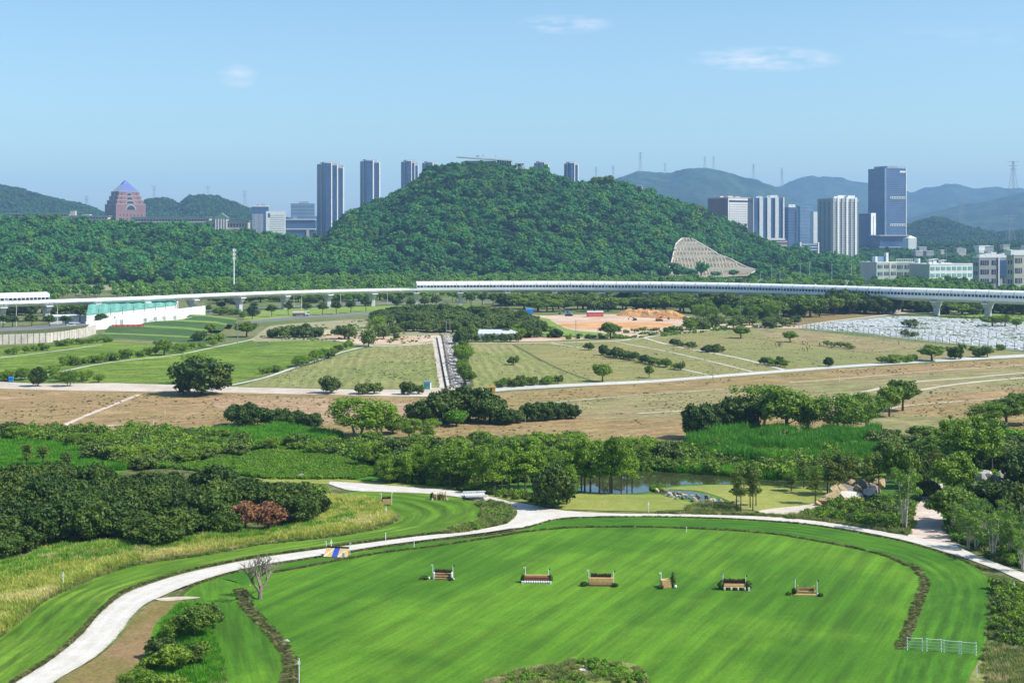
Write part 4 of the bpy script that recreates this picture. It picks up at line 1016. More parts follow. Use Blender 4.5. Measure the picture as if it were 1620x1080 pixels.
e, W, D, Ht = bld('white_cube_building', 'small white angular building beside the tallest tower podium', 1434, 1437, 1451, 374, 2800, 12, ybase=394)
m = MB(); m.prism([(0, 0), (W, 0), (W*1.05, 16), (-2, 18)], 0, Ht-3); m.build('wall', M['white_wall'], e)
m = MB(); m.v += [(0,0,Ht-3),(W,0,Ht-3),(W,16,Ht-3),(0,16,Ht-3),(W*.4,6,Ht+2)]; m.f += [(0,1,4),(1,2,4),(2,3,4),(3,0,4)]; m.m += [0]*4; m.build('peaked_roof', M['white'], e)
e, W, D, Ht = bld('low_office', 'low brick and white office at the hill foot, beneath the striped tower', 1204, 1210, 1247, 380, 2400, 12, ybase=402)
D = 24; body(e, W, D, Ht, 'brick'); slabs(e, W, D, 2, Ht, 4, 'white_wall', .6, 1.2); m = MB(); m.box(-1, W*.9, -1, D, Ht, Ht+3.5); m.build('roof_slab', M['white_wall'], e)
e, W, D, Ht = bld('low_office', 'low banded office with white end piers left of the grey apartment block', 1246, 1266, 1297, 385, 2350, 20, ybase=404)
D = 24; body(e, W, D, Ht, 'blue_glass'); slabs(e, W, D, 2, Ht, 5, 'white_wall', .6, 1.0); m = MB(); m.box(-1.2, 1.2, -1.4, 1, 0, Ht+2); m.box(W-1.6, W+1, -1.4, 1, 0, Ht+2); m.build('end_pier', M['white_wall'], e)
# scattered far low city between tower and factories
q = random.Random(44)
for k in range(22):
    px = q.uniform(1440, 1640); py = q.uniform(388, 399); Yb = q.uniform(2300, 2750)
    e, W, D, Ht = bld('far_building', 'small pale low building in the hazy belt behind the factories', px-1.5, px, px + q.uniform(5, 16), py-q.uniform(-.6, 1.6), Yb, q.uniform(5, 25), ybase=py+3, group='small far buildings behind the factories')
    D = 12; body(e, W, D, Ht, q.choice(['white_wall', 'beige', 'grey_facade', 'white_wall']))
    m = MB(); m.box(-.5, W+.5, -.5, D+.5, Ht, Ht+.8); m.build('flat_roof', M['white_wall'], e)

# -- factories right
def factory(lab, x0, xm, x1, ytop, ybase, Y, a, mat, nf, nb, roof=True, glass='glass'):
    e, W, D, Ht = bld('factory_building', lab, x0, xm, x1, ytop, Y, a, ybase=ybase)
    body(e, W, D, Ht, mat)
    fh = (Ht-3)/nf
    for j in range(nf):
        for i in range(nb):
            bw = W/nb; m = MB(); m.box(i*bw + bw*.14, (i+1)*bw - bw*.14, -.25, .1, 2+j*fh + fh*.35, 2+j*fh + fh*.85)
            wdw = m.build('window', M[glass], e)
            mm = MB()
            for t in (.25, .5, .75): mm.box(i*bw + bw*.14 + bw*.72*t - .12, i*bw + bw*.14 + bw*.72*t + .12, -.35, -.26, 2+j*fh + fh*.35, 2+j*fh + fh*.85)
            mm.build('mullion', M['white_wall'], wdw)
    w = MB(); windows(w, 'L', 2, D-2, 2, Ht-2, max(2, int(D/7)), nf, .5, .4); stuffpart(w, 'side_window', glass, e)
    parapet(e, W, D, Ht, 'white_wall', 1.2)
    return e, W, D, Ht
e, W, D, Ht = factory('pale green factory with shaded dark left gable and rooftop chimneys', 1369, 1387, 1424, 416, 448, 1560, 30, 'greenish', 3, 3)
s_ = MB(); s_.box(-.4, 0, 0, D, 0, Ht+.5); s_.build('shade_gable', M['grey_facade'], e)  # darker grey slab: the gable's shade is put into its colour
m = MB(); m.box(1, 4, 3, 8, Ht, Ht+7); m.build('roof_stair_tower', M['white_wall'], e); m = MB(); m.box(W*.55, W*.66, 2, 6, Ht, Ht+11); m.build('roof_stair_tower', M['white_wall'], e)
m = MB(); m.box(4, W*.55, 4, 14, Ht, Ht+7); m.build('roof_tank', M['pale_glass'], e)
m = MB(); m.v += [(W*.62,-.5,Ht),(W*.75,-.5,Ht),(W*.64,-.5,Ht*.35),(W*.62,.1,Ht),(W*.75,.1,Ht),(W*.64,.1,Ht*.35)]; m.f += [(0,2,1),(3,4,5),(0,1,4,3),(1,2,5,4),(2,0,3,5)]; m.m += [0]*5; m.build('sloping_buttress', M['beige'], e)
e, W, D, Ht = factory('pale factory range with rounded white stair end, middle of the group', 1412, 1418, 1455, 416, 449, 1600, 12, 'greenish', 3, 3)
m = MB(); m.tube((W*.98, 1.5, 0), (W*.98, 1.5, Ht+5), 3.2, k=14); m.build('round_stair_tower', M['white_wall'], e)
m = MB(); nl = 10
for k in range(nl): m.box(k*W*.08, k*W*.08+.4, 0, .4, Ht+1.2, Ht+4.5)
m.box(0, W*.75, 0, .4, Ht+4.2, Ht+4.7); m.build('roof_frame', M['white_wall'], e)
e, W, D, Ht = factory('white factory with bright front wall and green glass windows behind trees', 1452, 1471, 1549, 419, 450, 1540, 22, 'white_wall', 3, 8, glass='teal')
s_ = MB(); s_.box(-.4, 0, 0, D, 0, Ht+.3); s_.build('green_gable', M['greenish'], e)
for k, x in enumerate((.02, .12, .3)):
    m = MB(); m.box(W*x, W*x+4.5, 3, 7, Ht, Ht+(5, 6, 4.5)[k]); m.box(W*x-1, W*x+6, 2, 8, Ht+(5, 6, 4.5)[k], Ht+(5, 6, 4.5)[k]+.7); m.build('roof_stair_tower', M['white_wall'], e)
e, W, D, Ht = factory('grey factory with wide dark window bands and a tall glazed bay', 1545, 1549, 1606, 408, 450, 1420, 12, 'grey_facade', 3, 3)
m = MB(); m.box(W*.56, W*.60, -1.0, -.3, 0, Ht+1); m.build('white_mast_fin', M['white_wall'], e)
m = MB(); m.box(W*.61, W*.86, -.9, -.36, Ht*.38, Ht*.92); m.build('glazed_bay', M['blue_glass'], e)
for k in range(5):
    m = MB(); m.box(W*(.08+.17*k), W*(.08+.17*k)+6, 4, 10, Ht, Ht+3.5+(k % 3)); m.build('roof_plant', M['white_wall'], e)
e, W, D, Ht = factory('beige factory wall with rooftop block, cut by the right picture edge', 1600, 1604, 1700, 404, 450, 1370, 10, 'beige', 3, 6)
m = MB(); m.box(-2, W*.6, 2, 14, Ht, Ht+5); m.build('roof_block', M['white_wall'], e)

# -- buildings on the wooded hill
e = empty('summit_pavilion', (XY(768, 2255), 2255, ZY(262, 2255)), R(0), 'long white flat-roofed pavilion on the hill summit with glazed right end', 'building')
zt = ZY(247.5, 2255) - e.location.z; zr = ZY(253, 2255) - e.location.z
m = MB(); m.v += [(-46,-8,zt-1.6),(43,-8,zr-2.4),(43,10,zr-2.4),(-46,10,zt-1.6),(-46,-8,zt),(43,-8,zr),(43,10,zr),(-46,10,zt)]
m.f += [(0,3,2,1),(4,5,6,7),(0,1,5,4),(1,2,6,5),(2,3,7,6),(3,0,4,7)]; m.m += [0]*6; m.build('roof_slab', M['white'], e)
m = MB(); m.box(-34, 17, 0, 9, zr-22, zr-1.5); m.build('lower_wall', M['stone_wall'], e)
m = MB(); m.box(18, 41, -4, 8, zr-24, zr-10.2); m.build('plinth', M['stone_wall'], e)
m = MB(); m.box(18, 41, -5, 8, zr-9, zr-1.5); m.build('glazed_end', M['glass'], e)
for k in range(7):
    m = MB(); m.box(18+k*3.8, 18.6+k*3.8, -6, -5.1, zr-9, zr-1.5); m.build('column', M['white'], e)
m = MB(); m.box(22, 43, -7, 9, zr-10, zr-9); m.build('terrace_slab', M['white'], e)
m = MB(); m.box(-15, -10, 0, 4, zt-.8, zt+1.6); m.box(-4, -3, 0, 2, zt-.8, zt+3); m.box(16, 16.8, 0, 1, zt-1.6, zt+2); m.build('rooftop_plant', M['grey_steel'], e)
for (px, py, w, lab) in ((822, 262, 14, 'small white cabin just below the pavilion on the summit'), (935, 301, 12, 'white hut with dark opening on the right shoulder of the hill'), (1012, 297, 10, 'little white roof showing on the hill crest right of the hut')):
    Yb = 2235.0; e = empty('hillside_hut', (XY(px, Yb), Yb, ZY(py, Yb)), 0, lab, 'hut')
    m = MB(); m.box(-w/2, w/2, 0, 8, -6, 3.2); m.build('wall', M['white_wall'], e); m = MB(); m.box(-w/2-1, w/2+1, -1, 9, 3.2, 3.8); m.build('roof', M['white'], e); m = MB(); m.box(-w*.2, w*.15, -.2, .1, -1, 2.2); m.build('opening', M['dark'], e)

# -- concrete lattice protecting the cut slope
scar = empty('slope_protection', (XY(1100, 1850), 1850, 0), 0, 'pale terraced concrete lattice covering the bare cut at the hill foot', 'retaining slope')
ox, oy = scar.location.x, scar.location.y
def sp(px, py, lift=0.0):
    Y = scar_depth(py); return (XY(px, Y) - ox, Y - oy, ZY(py, Y) + lift)
def span(py):
    xs = []
    n = len(SCAR)
    for i in range(n):
        (x1, y1), (x2, y2) = SCAR[i], SCAR[(i+1) % n]
        if (y1 > py) != (y2 > py): xs.append(x1 + (py-y1)*(x2-x1)/(y2-y1))
    return (min(xs), max(xs)) if len(xs) >= 2 else None
rows_ = [377.5, 384.2, 389, 391.5, 398.5, 405, 407.5, 416.5, 425, 428, 438]
sm = MB(); prev = None
for r in np.linspace(377.6, 440.5, 34):
    s = span(r)
    if not s: continue
    if prev: sm.quad(sp(prev[1][0], prev[0]), sp(prev[1][1], prev[0]), sp(s[1], r), sp(s[0], r))
    prev = (r, s)
n_ = NT('cut_slope_soil'); c_ = n_.mix(n_.rng(n_.noise(n_.pos(), .06, 5), .4, .6), (.17, .14, .085), (.27, .22, .14)); M['cut'] = n_.done(n_.bsdf(c_, .95))
sm.build('soil_face', M['cut'], scar)
for r in rows_:
    s = span(min(max(r, 377.8), 440))
    if not s: continue
    b = MB(); K = 14
    for i in range(K):
        xa = s[0] + (s[1]-s[0])*i/K; xb = s[0] + (s[1]-s[0])*(i+1)/K
        b.bar(sp(xa, r, .6), sp(xb, r, .6), 2.6, 2.0 if r not in (391.5, 407.5, 428) else 3.8)
    b.build('berm_beam', M['cream_beam'], scar)
for r0, r1 in zip(rows_, rows_[1:]):
    if r1 - r0 < 3: continue
    s0, s1 = span(max(r0, 378)), span(min(r1, 439.8))
    if not s0 or not s1: continue
    b = MB(); px = s1[0]
    while px < s1[1] - 1:
        xa = px - 2.5 * (r1-r0)/8
        if s0[0] - 2 <= xa <= s0[1] + 2: b.bar(sp(px, r1, .5), sp(max(min(xa, s0[1]), s0[0]), r0, .5), .5, .6)
        px += 5.4
    tag(b.build('lattice_rib', M['cream_beam'], scar), kind='stuff')
for side in (0, 1):
    b = MB(); pr = None
    for r in np.linspace(378, 440, 16):
        s = span(r)
        if s and pr: b.bar(sp(pr[1][side], pr[0], .7), sp(s[side], r, .7), 1.3, 1.3)
        if s: pr = (r, s)
    b.build('edge_beam', M['cream_beam'], scar)

# ================================================================ MASTS, PYLONS, LAMPS
def lattice_pylon(lab, px, ytop, ybase, Y, w=9.0, arms=True, group='power pylons on the far hills'):
    zb = ZY(ybase, Y); h = ZY(ytop, Y) - zb
    e = empty('power_pylon', (XY(px, Y), Y, zb), R(12), lab, 'pylon', group)
    m = MB(); t = .010 * h / 2 + .22; hw = w/2; wz = lambda z: hw * (1 - .88 * (z/h) ** .8)
    K = 7
    for sx in (-1, 1):
        for sy in (-1, 1):
            for k in range(K):
                z0, z1 = h*k/K, h*(k+1)/K
                m.bar((sx*wz(z0), sy*wz(z0), z0), (sx*wz(z1), sy*wz(z1), z1), t)
    for k in range(K):
        z0, z1 = h*k/K, h*(k+1)/K
        for s_ in (-1, 1):
            m.bar((-wz(z0), s_*wz(z0), z0), (wz(z1), s_*wz(z1), z1), t*.6); m.bar((wz(z0), s_*wz(z0), z0), (-wz(z1), s_*wz(z1), z1), t*.6)
    m.build('lattice', M['grey_steel'], e)
    if arms:
        for z, L in ((.97, 1.25), (.84, 1.0), (.72, .85)):
            a = MB(); a.bar((-w*L*.75, 0, h*z), (w*L*.75, 0, h*z), t*1.3); a.bar((-w*L*.75, 0, h*z), (0, 0, h*(z+.03)), t*.7); a.bar((w*L*.75, 0, h*z), (0, 0, h*(z+.03)), t*.7); a.build('cross_arm', M['grey_steel'], e)
    return e
for (px, yt, yb, Y, w, lab) in [(1603, 255, 302, 4300, 22, 'tallest power pylon, dark against the sky near the right picture edge'),
        (1520, 318, 352, 4200, 18, 'power pylon standing on the low slope right of the tallest tower'),
        (1013, 241, 275, 8300, 22, 'tall power pylon on the left crest of the blue mountain'),
        (970, 262, 284, 8300, 18, 'small power pylon low on the left flank of the blue mountain'),
        (943, 264, 290, 8300, 16, 'faint power pylon above the right end of the hill crest'),
        (1052, 258, 276, 8300, 16, 'small power pylon between the mast and the twin pylons'),
        (1115, 248, 268, 8300, 16, 'left of the twin pylons on the mountain summit'),
        (1129, 248, 268, 8300, 16, 'right of the twin pylons on the mountain summit'),
        (1192, 260, 285, 8300, 18, 'power pylon where the mountain summit falls to the right'),
        (1237, 266, 297, 8300, 18, 'power pylon in the notch between the two blue mountains'),
        (1598, 340, 380, 3600, 18, 'power pylon against the mountainside at the right edge'),
        (1430, 340, 366, 4300, 12, 'small power pylon on the slope beside the tallest tower'),
        (244, 294, 318, 5200, 14, 'faint power pylon between the pyramid hall and the far hills'),
        (329, 294, 312, 5200, 14, 'faint power pylon above the rounded far hill on the left'),
        (387, 302, 330, 5200, 14, 'faint power pylon at the right end of the left hills'),
        (137, 310, 332, 5200, 14, 'faint power pylon left of the pyramid hall')]:
    lattice_pylon(lab, px, yt, yb, Y, w)
e = empty('phone_mast', (XY(370, 1400), 1400, 0), 0, 'tall white phone mast rising in front of the forest ridge on the left', 'mast')
hm = ZY(393, 1400); m = MB(); m.tube((0,0,0), (0,0,hm), .8, .45, 8); m.build('pole', M['white'], e)
for z in (hm-1.5, hm-5.5, hm-9.5):
    for k in range(3):
        t = 2*math.pi*k/3 + .3; m = MB(); x, y = math.cos(t)*1.6, math.sin(t)*1.6; m.box(x-.35, x+.35, y-.35, y+.35, z-1.5, z+1); m.bar((0,0,z), (x,y,z), .2); m.build('antenna', M['white'], e)
m = MB(); m.tube((0,0,0), (0,0,1), 1.0); 
e = empty('green_mast', (XY(1158, 1880), 1880, tz(XY(1158, 1880), 1880)-2), 0, 'thin green mast among the hillside trees right of the cut slope', 'mast')
m = MB(); m.tube((0,0,0), (0,0,ZY(368,1880)-e.location.z), .5, .3, 6); m.build('pole', M['teal'], e)
def lamp(px, ybase, ytop, double, lab, Y=None, z=0.0):
    x, y, z = P(px, ybase, z) if Y is None else (XY(px, Y), Y, 0)
    h = ZY(ytop, y) - z
    e = empty('street_lamp', (x, y, z), R(rnd.uniform(-20, 20)), lab, 'street lamp', 'street lamps along the far road')
    m = MB(); m.tube((0,0,0), (0,0,h), .16, .1, 6); m.build('pole', M['white'], e)
    for s_ in ((-1, 1) if double else (1,)):
        m = MB(); m.bar((0,0,h-.1), (s_*2.0,0,h+.5), .14); m.build('arm', M['white'], e)
        m = MB(); m.box(s_*2.0-.6, s_*2.0+.6, -.2, .2, h+.4, h+.65); m.build('lamp_head', M['white'], e)
for i, (px, yb, yt, d) in enumerate([(26,519,478,1),(91,520,480,1),(217,500,472,0),(280,488,470,0),(303,486,468,0),(465,486,456,1),(477,490,466,0),(539,483,455,1),(563,484,466,0),(613,480,454,1),
        (1221,452,420,1),(1234,452,424,0),(1266,450,418,1),(1281,448,414,0),(1316,450,414,1),(1347,447,412,1),(1031,452,432,0),(1203,450,430,0),(1497,440,393,0),(1552,430,380,0)]):
    Yl = F*H/(yb-HY) if yb > 470 else F*H/(yb-HY)
    lamp(px, yb, yt, d, ['white street lamp pole beside the left end of the viaduct', 'white street lamp pole beneath the open span of the viaduct', 'white street lamp pole by the road at the foot of the hill, right side'][0 if px < 250 else 1 if px < 700 else 2])

# hall and netted roof under the viaduct (left)
def wall_px(name, pts, h, t, mat, parent, ox, oy):
    m = MB(); w = [P(a, b)[:2] for a, b in pts]
    for a, b in zip(w, w[1:]):
        dx, dy = b[0]-a[0], b[1]-a[1]; L = math.hypot(dx, dy); nx, ny = -dy/L*t, dx/L*t
        m.prism([(a[0]-ox, a[1]-oy), (b[0]-ox, b[1]-oy), (b[0]-ox+nx, b[1]-oy+ny), (a[0]-ox+nx, a[1]-oy+ny)], -.5, h)
    return m.build(name, M[mat], parent)
x, y, _ = P(230, 515); e = empty('site_hall', (x, y, 0), 0, 'long low white site hall with green netted roof in front of the viaduct', 'building')
wall_px('front_wall', [(183,517.5),(325,499)], 6.6, 1.2, 'white_wall', e, x, y)
wall_px('end_wall', [(136,523),(183,519)], 5.2, 1.0, 'white_wall', e, x, y)
b0 = [P(137,519)[:2], P(278,501)[:2], P(282,493)[:2], P(140,506)[:2]]
m = MB(); m.prism([(a-x, b-y) for a, b in b0], 0, 7.6); m.build('hall_block', M['white_wall'], e)
m = MB(); n = 24
for i in range(n):
    t0, t1 = i/n, (i+1)/n
    A = [b0[0][0]+(b0[1][0]-b0[0][0])*t0-x, b0[0][1]+(b0[1][1]-b0[0][1])*t0-y]; Bq = [b0[0][0]+(b0[1][0]-b0[0][0])*t1-x, b0[0][1]+(b0[1][1]-b0[0][1])*t1-y]
    C_ = [b0[3][0]+(b0[2][0]-b0[3][0])*t1-x, b0[3][1]+(b0[2][1]-b0[3][1])*t1-y]; Dq = [b0[3][0]+(b0[2][0]-b0[3][0])*t0-x, b0[3][1]+(b0[2][1]-b0[3][1])*t0-y]
    z0 = 8.3 + .3*math.sin(i*2.1); z1 = 8.3 + .3*math.sin((i+1)*2.1)
    m.quad((*A, z0), (*Bq, z1), (*C_, z1+1.6), (*Dq, z0+1.6)); m.quad((*A, 7.4), (*Bq, 7.4), (*Bq, z1), (*A, z0))
m.build('green_net_roof', M['net'], e)
for k in range(9):
    t = k/8; A = (b0[0][0]+(b0[1][0]-b0[0][0])*t-x, b0[0][1]+(b0[1][1]-b0[0][1])*t-y-.6); m = MB(); m.box(A[0]-.2, A[0]+.2, A[1]-.2, A[1]+.2, 6, 10.6); m.build('scaffold_post', M['grey_steel'], e)
x, y, _ = P(110, 515); e = empty('white_shed', (x, y, 0), R(12), 'plain white shed beside the big pier at the left of the hall', 'shed')
m = MB(); m.box(-12, 13, 0, 12, 0, 5.5); m.build('wall', M['white_wall'], e); m = MB(); m.box(-13, 14, -1, 13, 5.5, 6.1); m.build('roof', M['white'], e); m = MB(); m.box(-4, 2, -.2, .1, .5, 2.5); m.build('shutter', M['grey_steel'], e)
# small site cabins in front of the hall
for (px, py, w, h, mt, lab) in ((118, 519, 6, 3, 'pale_glass', 'pale site cabin left of the white hall wall'), (143, 519, 5, 3, 'white', 'white site cabin by the hall corner'), (174, 518, 7, 4.5, 'grey_steel', 'grey open-fronted site cabin at the end of the hall wall')):
    x, y, _ = P(px, py); e = empty('site_cabin', (x, y, 0), R(10), lab, 'cabin'); m = MB(); m.box(-w/2, w/2, 0, 3, 0, h); m.build('wall', M[mt], e); m = MB(); m.box(-w/2-.3, w/2+.3, -.4, 3.3, h, h+.25); m.build('roof', M['white'], e); m = MB(); m.box(-w*.2, w*.3, -.1, .1, .6, h*.75); m.build('window', M['glass'], e)
# retaining wall with posts and the road on top
x, y, _ = P(40, 546); rw = empty('retaining_wall', (x, y, 0), 0, 'weathered concrete retaining wall below the road at the left edge', 'wall')
wall_px('wall_face', [(-160,563),(-60,551),(0,545),(40,543.5),(75,542),(105,538.5),(135,533),(152,528)], 5.0, .8, 'wallc', rw, x, y)
wl = resample(wpoly([(-160,563),(-60,551),(0,545),(40,543.5),(75,542),(105,538.5),(135,533)]), 46)
for k, (a, b) in enumerate(wl):
    m = MB(); m.box(a-x-.22, a-x+.22, b-y-.3, b-y+.1, 0, 5.1); m.build('buttress', M['wallc'], rw)
m = MB()
rt = [(-160,563),(-60,551),(0,545),(75,542),(135,533)]; rb = [(-160,530),(-60,522),(0,517),(75,512),(150,509)]
A = resample(wpoly(rt), 20); B = resample(wpoly(rb), 20)
for i in range(19):
    for j in range(8):
        f0, f1 = j/8, (j+1)/8
        def q(i, f): return (A[i][0]*(1-f)+B[i][0]*f, A[i][1]*(1-f)+B[i][1]*f + .9*(1-f), 5.0*(1-f**1.4) + .05)
        m.quad(q(i, f0), q(i+1, f0), q(i+1, f1), q(i, f1), 1 if 2 <= j <= 5 else 0)
tag(m.build('embankment', [M['verge'], M['asphalt']]), kind='structure')
x, y, _ = P(260, 516); e = empty('site_parapet', (x, y, 0), 0, 'row of squat white wall piers joined by rails between hall and terraces', 'wall')
for px, py in ((193,523),(230,520),(246,518),(260,517),(277,516)):
    a, b, _ = P(px, py-3); m = MB(); m.box(a-x-1.0, a-x+1.0, b-y-.6, b-y+.6, 2.5, 5.4); m.build('wall_pier', M['white_wall'], e)
pp = [P(a, b-3)[:2] for a, b in ((193,523),(230,520),(246,518),(260,517),(277,516),(303,512),(312,508))]
m = MB()
for (a, b), (c, d) in zip(pp, pp[1:]): m.bar((a-x, b-y, 5.2), (c-x, d-y, 5.2), .25); m.bar((a-x, b-y, 2.9), (c-x, d-y, 2.9), .3, .35)
m.build('rail', M['white_wall'], e)
x, y, _ = P(207, 523); m = MB()
for k in range(12): m.box(k*1.5-9, k*1.5-7.6, -.1+.2*(k % 2), .2+.2*(k % 2), 2.6, 3.9)
tag(m.build('barrier', M['red_tarp'], None, loc=(x, y-6, 0), rz=R(8)), 'red and white water barriers lined up beside the terraces', 'barrier')
# ================================================================ CROSS-COUNTRY JUMPS AND OTHER NEAR THINGS
def put(name, px, py, rz, lab, cat, group=None, z=0.03):
    x, y, _ = P(px, py); return empty(name, (x, y, z + .06), R(rz), lab, cat, group)
def flag(e, x, y, h, flagmat, nm='flag_pole'):
    m = MB(); m.tube((x, y, 0), (x, y, h), .055, .055, 6); p = m.build(nm, M['white'], e)
    f = MB(); f.box(x-.02 - (.26 if x < 0 else 0), x+.02 + (.26 if x > 0 else 0), y-.03, y+.03, h-.22, h+.02); f.build('flag', M[flagmat], p)
def brushtop(e, x0, x1, y0, y1, z0, z1, mat='brush', seed=1):
    q = random.Random(seed); m = MB(); m.box(x0, x1, y0, y1, z0, z1-.12)
    for i in range(int((x1-x0)*36)):
        x = q.uniform(x0, x1); y = q.uniform(y0, y1); m.bar((x, y, z1-.2), (x+q.uniform(-.08,.08), y+q.uniform(-.08,.08), z1+q.uniform(-.02,.16)), .035)
    return m.build('brush', M[mat], e)
def bushball(e, x, y, r, h, seed, mat='leaf_mango', nm='side_bush'):
    """a clipped bush of leaf faces round a rough core"""
    q = np.random.default_rng(seed); m = MB(); m.ball((x, y, h*.45), r*.75, r*.75, h*.5, jit=.15, seed=seed)
    for i in range(170):
        d = q.normal(size=3); d /= np.linalg.norm(d); rr = q.uniform(.8, 1.08); c = np.array([x, y, h*.5]) + d*np.array([r, r, h*.55])*rr
        if c[2] < 0: continue
        a = q.normal(size=3); a /= np.linalg.norm(a); b = np.cross(a, q.normal(size=3)); b /= np.linalg.norm(b); s = .11
        m.quad(tuple(c-a*s), tuple(c+b*s*.7), tuple(c+a*s), tuple(c-b*s*.7))
    return m.build(nm, M[mat], e)
# 1 brush-topped palisade
G = 'cross-country jumps standing on the arena lawn'
e = put('brush_jump', 701, 916, -6, 'leftmost jump on the arena lawn, slatted log front under a dark brush top', 'jump', G)
for k in range(5):
    m = MB(); m.tube((-1.35, -.45 + .09*k, .13 + k*.19), (1.35, -.45 + .09*k, .13 + k*.19), .095, k=8); m.build('log', M['log' if k % 2 else 'wood'], e)
for x in (-1.42, 1.42): m = MB(); m.box(x-.09, x+.09, -.6, .4, 0, 1.05); m.build('side_post', M['white'], e)
brushtop(e, -1.35, 1.35, 0, .75, .2, 1.35, seed=2)
flag(e, -1.62, -.3, 2.3, 'white'); flag(e, 1.62, -.3, 2.3, 'dark')
m = MB(); m.ball((-2.2, -.5, .2), .22); m.ball((1.75, -.75, .2), .2); m.build('marker_stone', M['white'], e)
bushball(e, -2.9, -.5, .75, .45, 5); bushball(e, 1.5, -.85, .35, .4, 6)
# 2 rolled-brush jump with white scalloped base
e = put('roll_jump', 849, 922, -3, 'second jump from the left, red-brown brush roll on a white scalloped base', 'jump', G)
m = MB(); m.box(-1.95, 1.95, -.4, .5, .25, .95); m.build('roll_front', M['red_roll'], e)
m = MB(); m.box(-1.95, 1.95, .1, .75, .95, 1.12); m.build('timber_top', M['wood'], e)
for k in range(11): m = MB(); m.ball((-1.85 + k*.37, -.5, .2), .19, .14, .24); m.build('scallop', M['white'], e)
bushball(e, -2.15, 0, .42, 1.2, 7); bushball(e, 2.15, 0, .42, 1.2, 8)
for x in (-2.2, 2.25): m = MB(); m.box(x-.17, x+.17, -.75, -.4, 0, .35); m.build('marker_block', M['white'], e)
flag(e, -1.8, .3, 2.35, 'white'); flag(e, 1.85, .3, 2.2, 'dark')
# 3 table
e = put('table_jump', 951, 926, -3, 'third jump from the left, wide pale timber table with dark brush behind it', 'jump', G)
for k in range(5):
    m = MB(); m.box(-1.85, 1.85, -.62 + k*.10, -.52 + k*.13, .22 + k*.19, .38 + k*.19); m.build('plank', M['wood2' if k > 1 else 'wood'], e)
m = MB(); m.box(-1.85, 1.85, -.1, .9, .1, 1.12); m.build('table_body', M['wood'], e)
m = MB(); m.box(-1.9, 1.9, -.75, -.55, 0, .2); m.build('ground_log', M['log'], e)
brushtop(e, -1.6, 1.6, .45, 1.0, 1.1, 1.6, seed=3)
flag(e, -1.95, 0, 2.4, 'white'); flag(e, 1.95, 0, 2.3, 'dark')
bushball(e, -2.7, -.6, .62, .62, 9); bushball(e, 2.15, -.85, .5, .55, 10)
# 4 narrow
e = put('narrow_jump', 1054, 930, 14, 'fourth jump from the left, narrow timber box with a pointed evergreen at its right', 'jump', G)
for k in range(4): m = MB(); m.box(-.72, .72, -.5 + k*.12, -.36 + k*.14, .05 + k*.28, .30 + k*.28); m.build('plank', M['wood'], e)
m = MB(); m.box(-.72, .72, -.1, 1.0, .0, 1.2); m.build('box_body', M['wood2'], e)
flag(e, -.8, .1, 2.4, 'white', )
bushball(e, 1.1, .0, .42, 2.3, 12, nm='pointed_evergreen'); m = MB(); m.ball((1.3, -.6, .25), .25); m.build('marker_stone', M['white'], e); bushball(e, -1.0, -.4, .45, .5, 13)
# 5 brush box with round side bushes
e = put('log_box_jump', 1162, 933, -3, 'fifth jump from the left, log box with round dark bushes at both ends', 'jump', G)
m = MB(); m.box(-1.7, 1.7, -.25, .5, .3, .85); m.build('box_body', M['log'], e)
for k in range(3): m = MB(); m.tube((-1.7, -.35 + k*.1, .45 + k*.2), (1.7, -.35 + k*.1, .45 + k*.2), .1, k=8); m.build('rail_log', M['wood2'], e)
brushtop(e, -1.7, 1.7, .3, .9, .8, 1.45, seed=4)
for k in range(7): m = MB(); m.ball((-1.6+k*.52, -.55, .22), .19, .17, .28, m=0); m.build('round_stone', M['rock_white' if k % 2 == 0 else 'brush'], e)
bushball(e, -2.1, 0, .58, 1.35, 15); bushball(e, 2.1, 0, .58, 1.35, 16); m = MB(); m.box(2.0, 2.3, -.85, -.6, 0, .5); m.build('marker_block', M['white'], e)
flag(e, -1.75, .4, 2.3, 'pale_glass'); flag(e, 1.75, .4, 2.1, 'dark')
# 6 trough
e = put('trough_jump', 1275, 941, -5, 'rightmost jump on the arena lawn, hanging log trough between two upright timbers', 'jump', G)
m = MB(); m.tube((-1.25, .2, .75), (1.25, .2, .75), .34, k=12); m.build('hanging_log', M['log'], e)
for k in range(3): m = MB(); m.tube((-1.5, -.35 + k*.12, .15 + k*.2), (1.5, -.35 + k*.12, .15 + k*.2), .09, k=8); m.build('rail_log', M['wood2' if k != 1 else 'log'], e)
for x in (-1.2, 1.25): m = MB(); m.box(x-.11, x+.11, -.3, -.08, 0, 1.45); m.build('upright', M['wood2'], e)
m = MB(); m.bar((-1.9, -.7, .1), (2.0, -.7, .1), .16); m.build('ground_rail', M['wood2'], e)
bushball(e, -1.75, .3, .35, .9, 17); bushball(e, -2.6, -.4, .42, .4, 18); bushball(e, 2.1, -.8, .4, .42, 19)
flag(e, -1.6, .3, 2.3, 'pale_glass'); flag(e, 1.7, .3, 2.2, 'dark')
m = MB(); m.ball((1.75, -.6, .2), .22); m.build('marker_stone', M['white'], e)
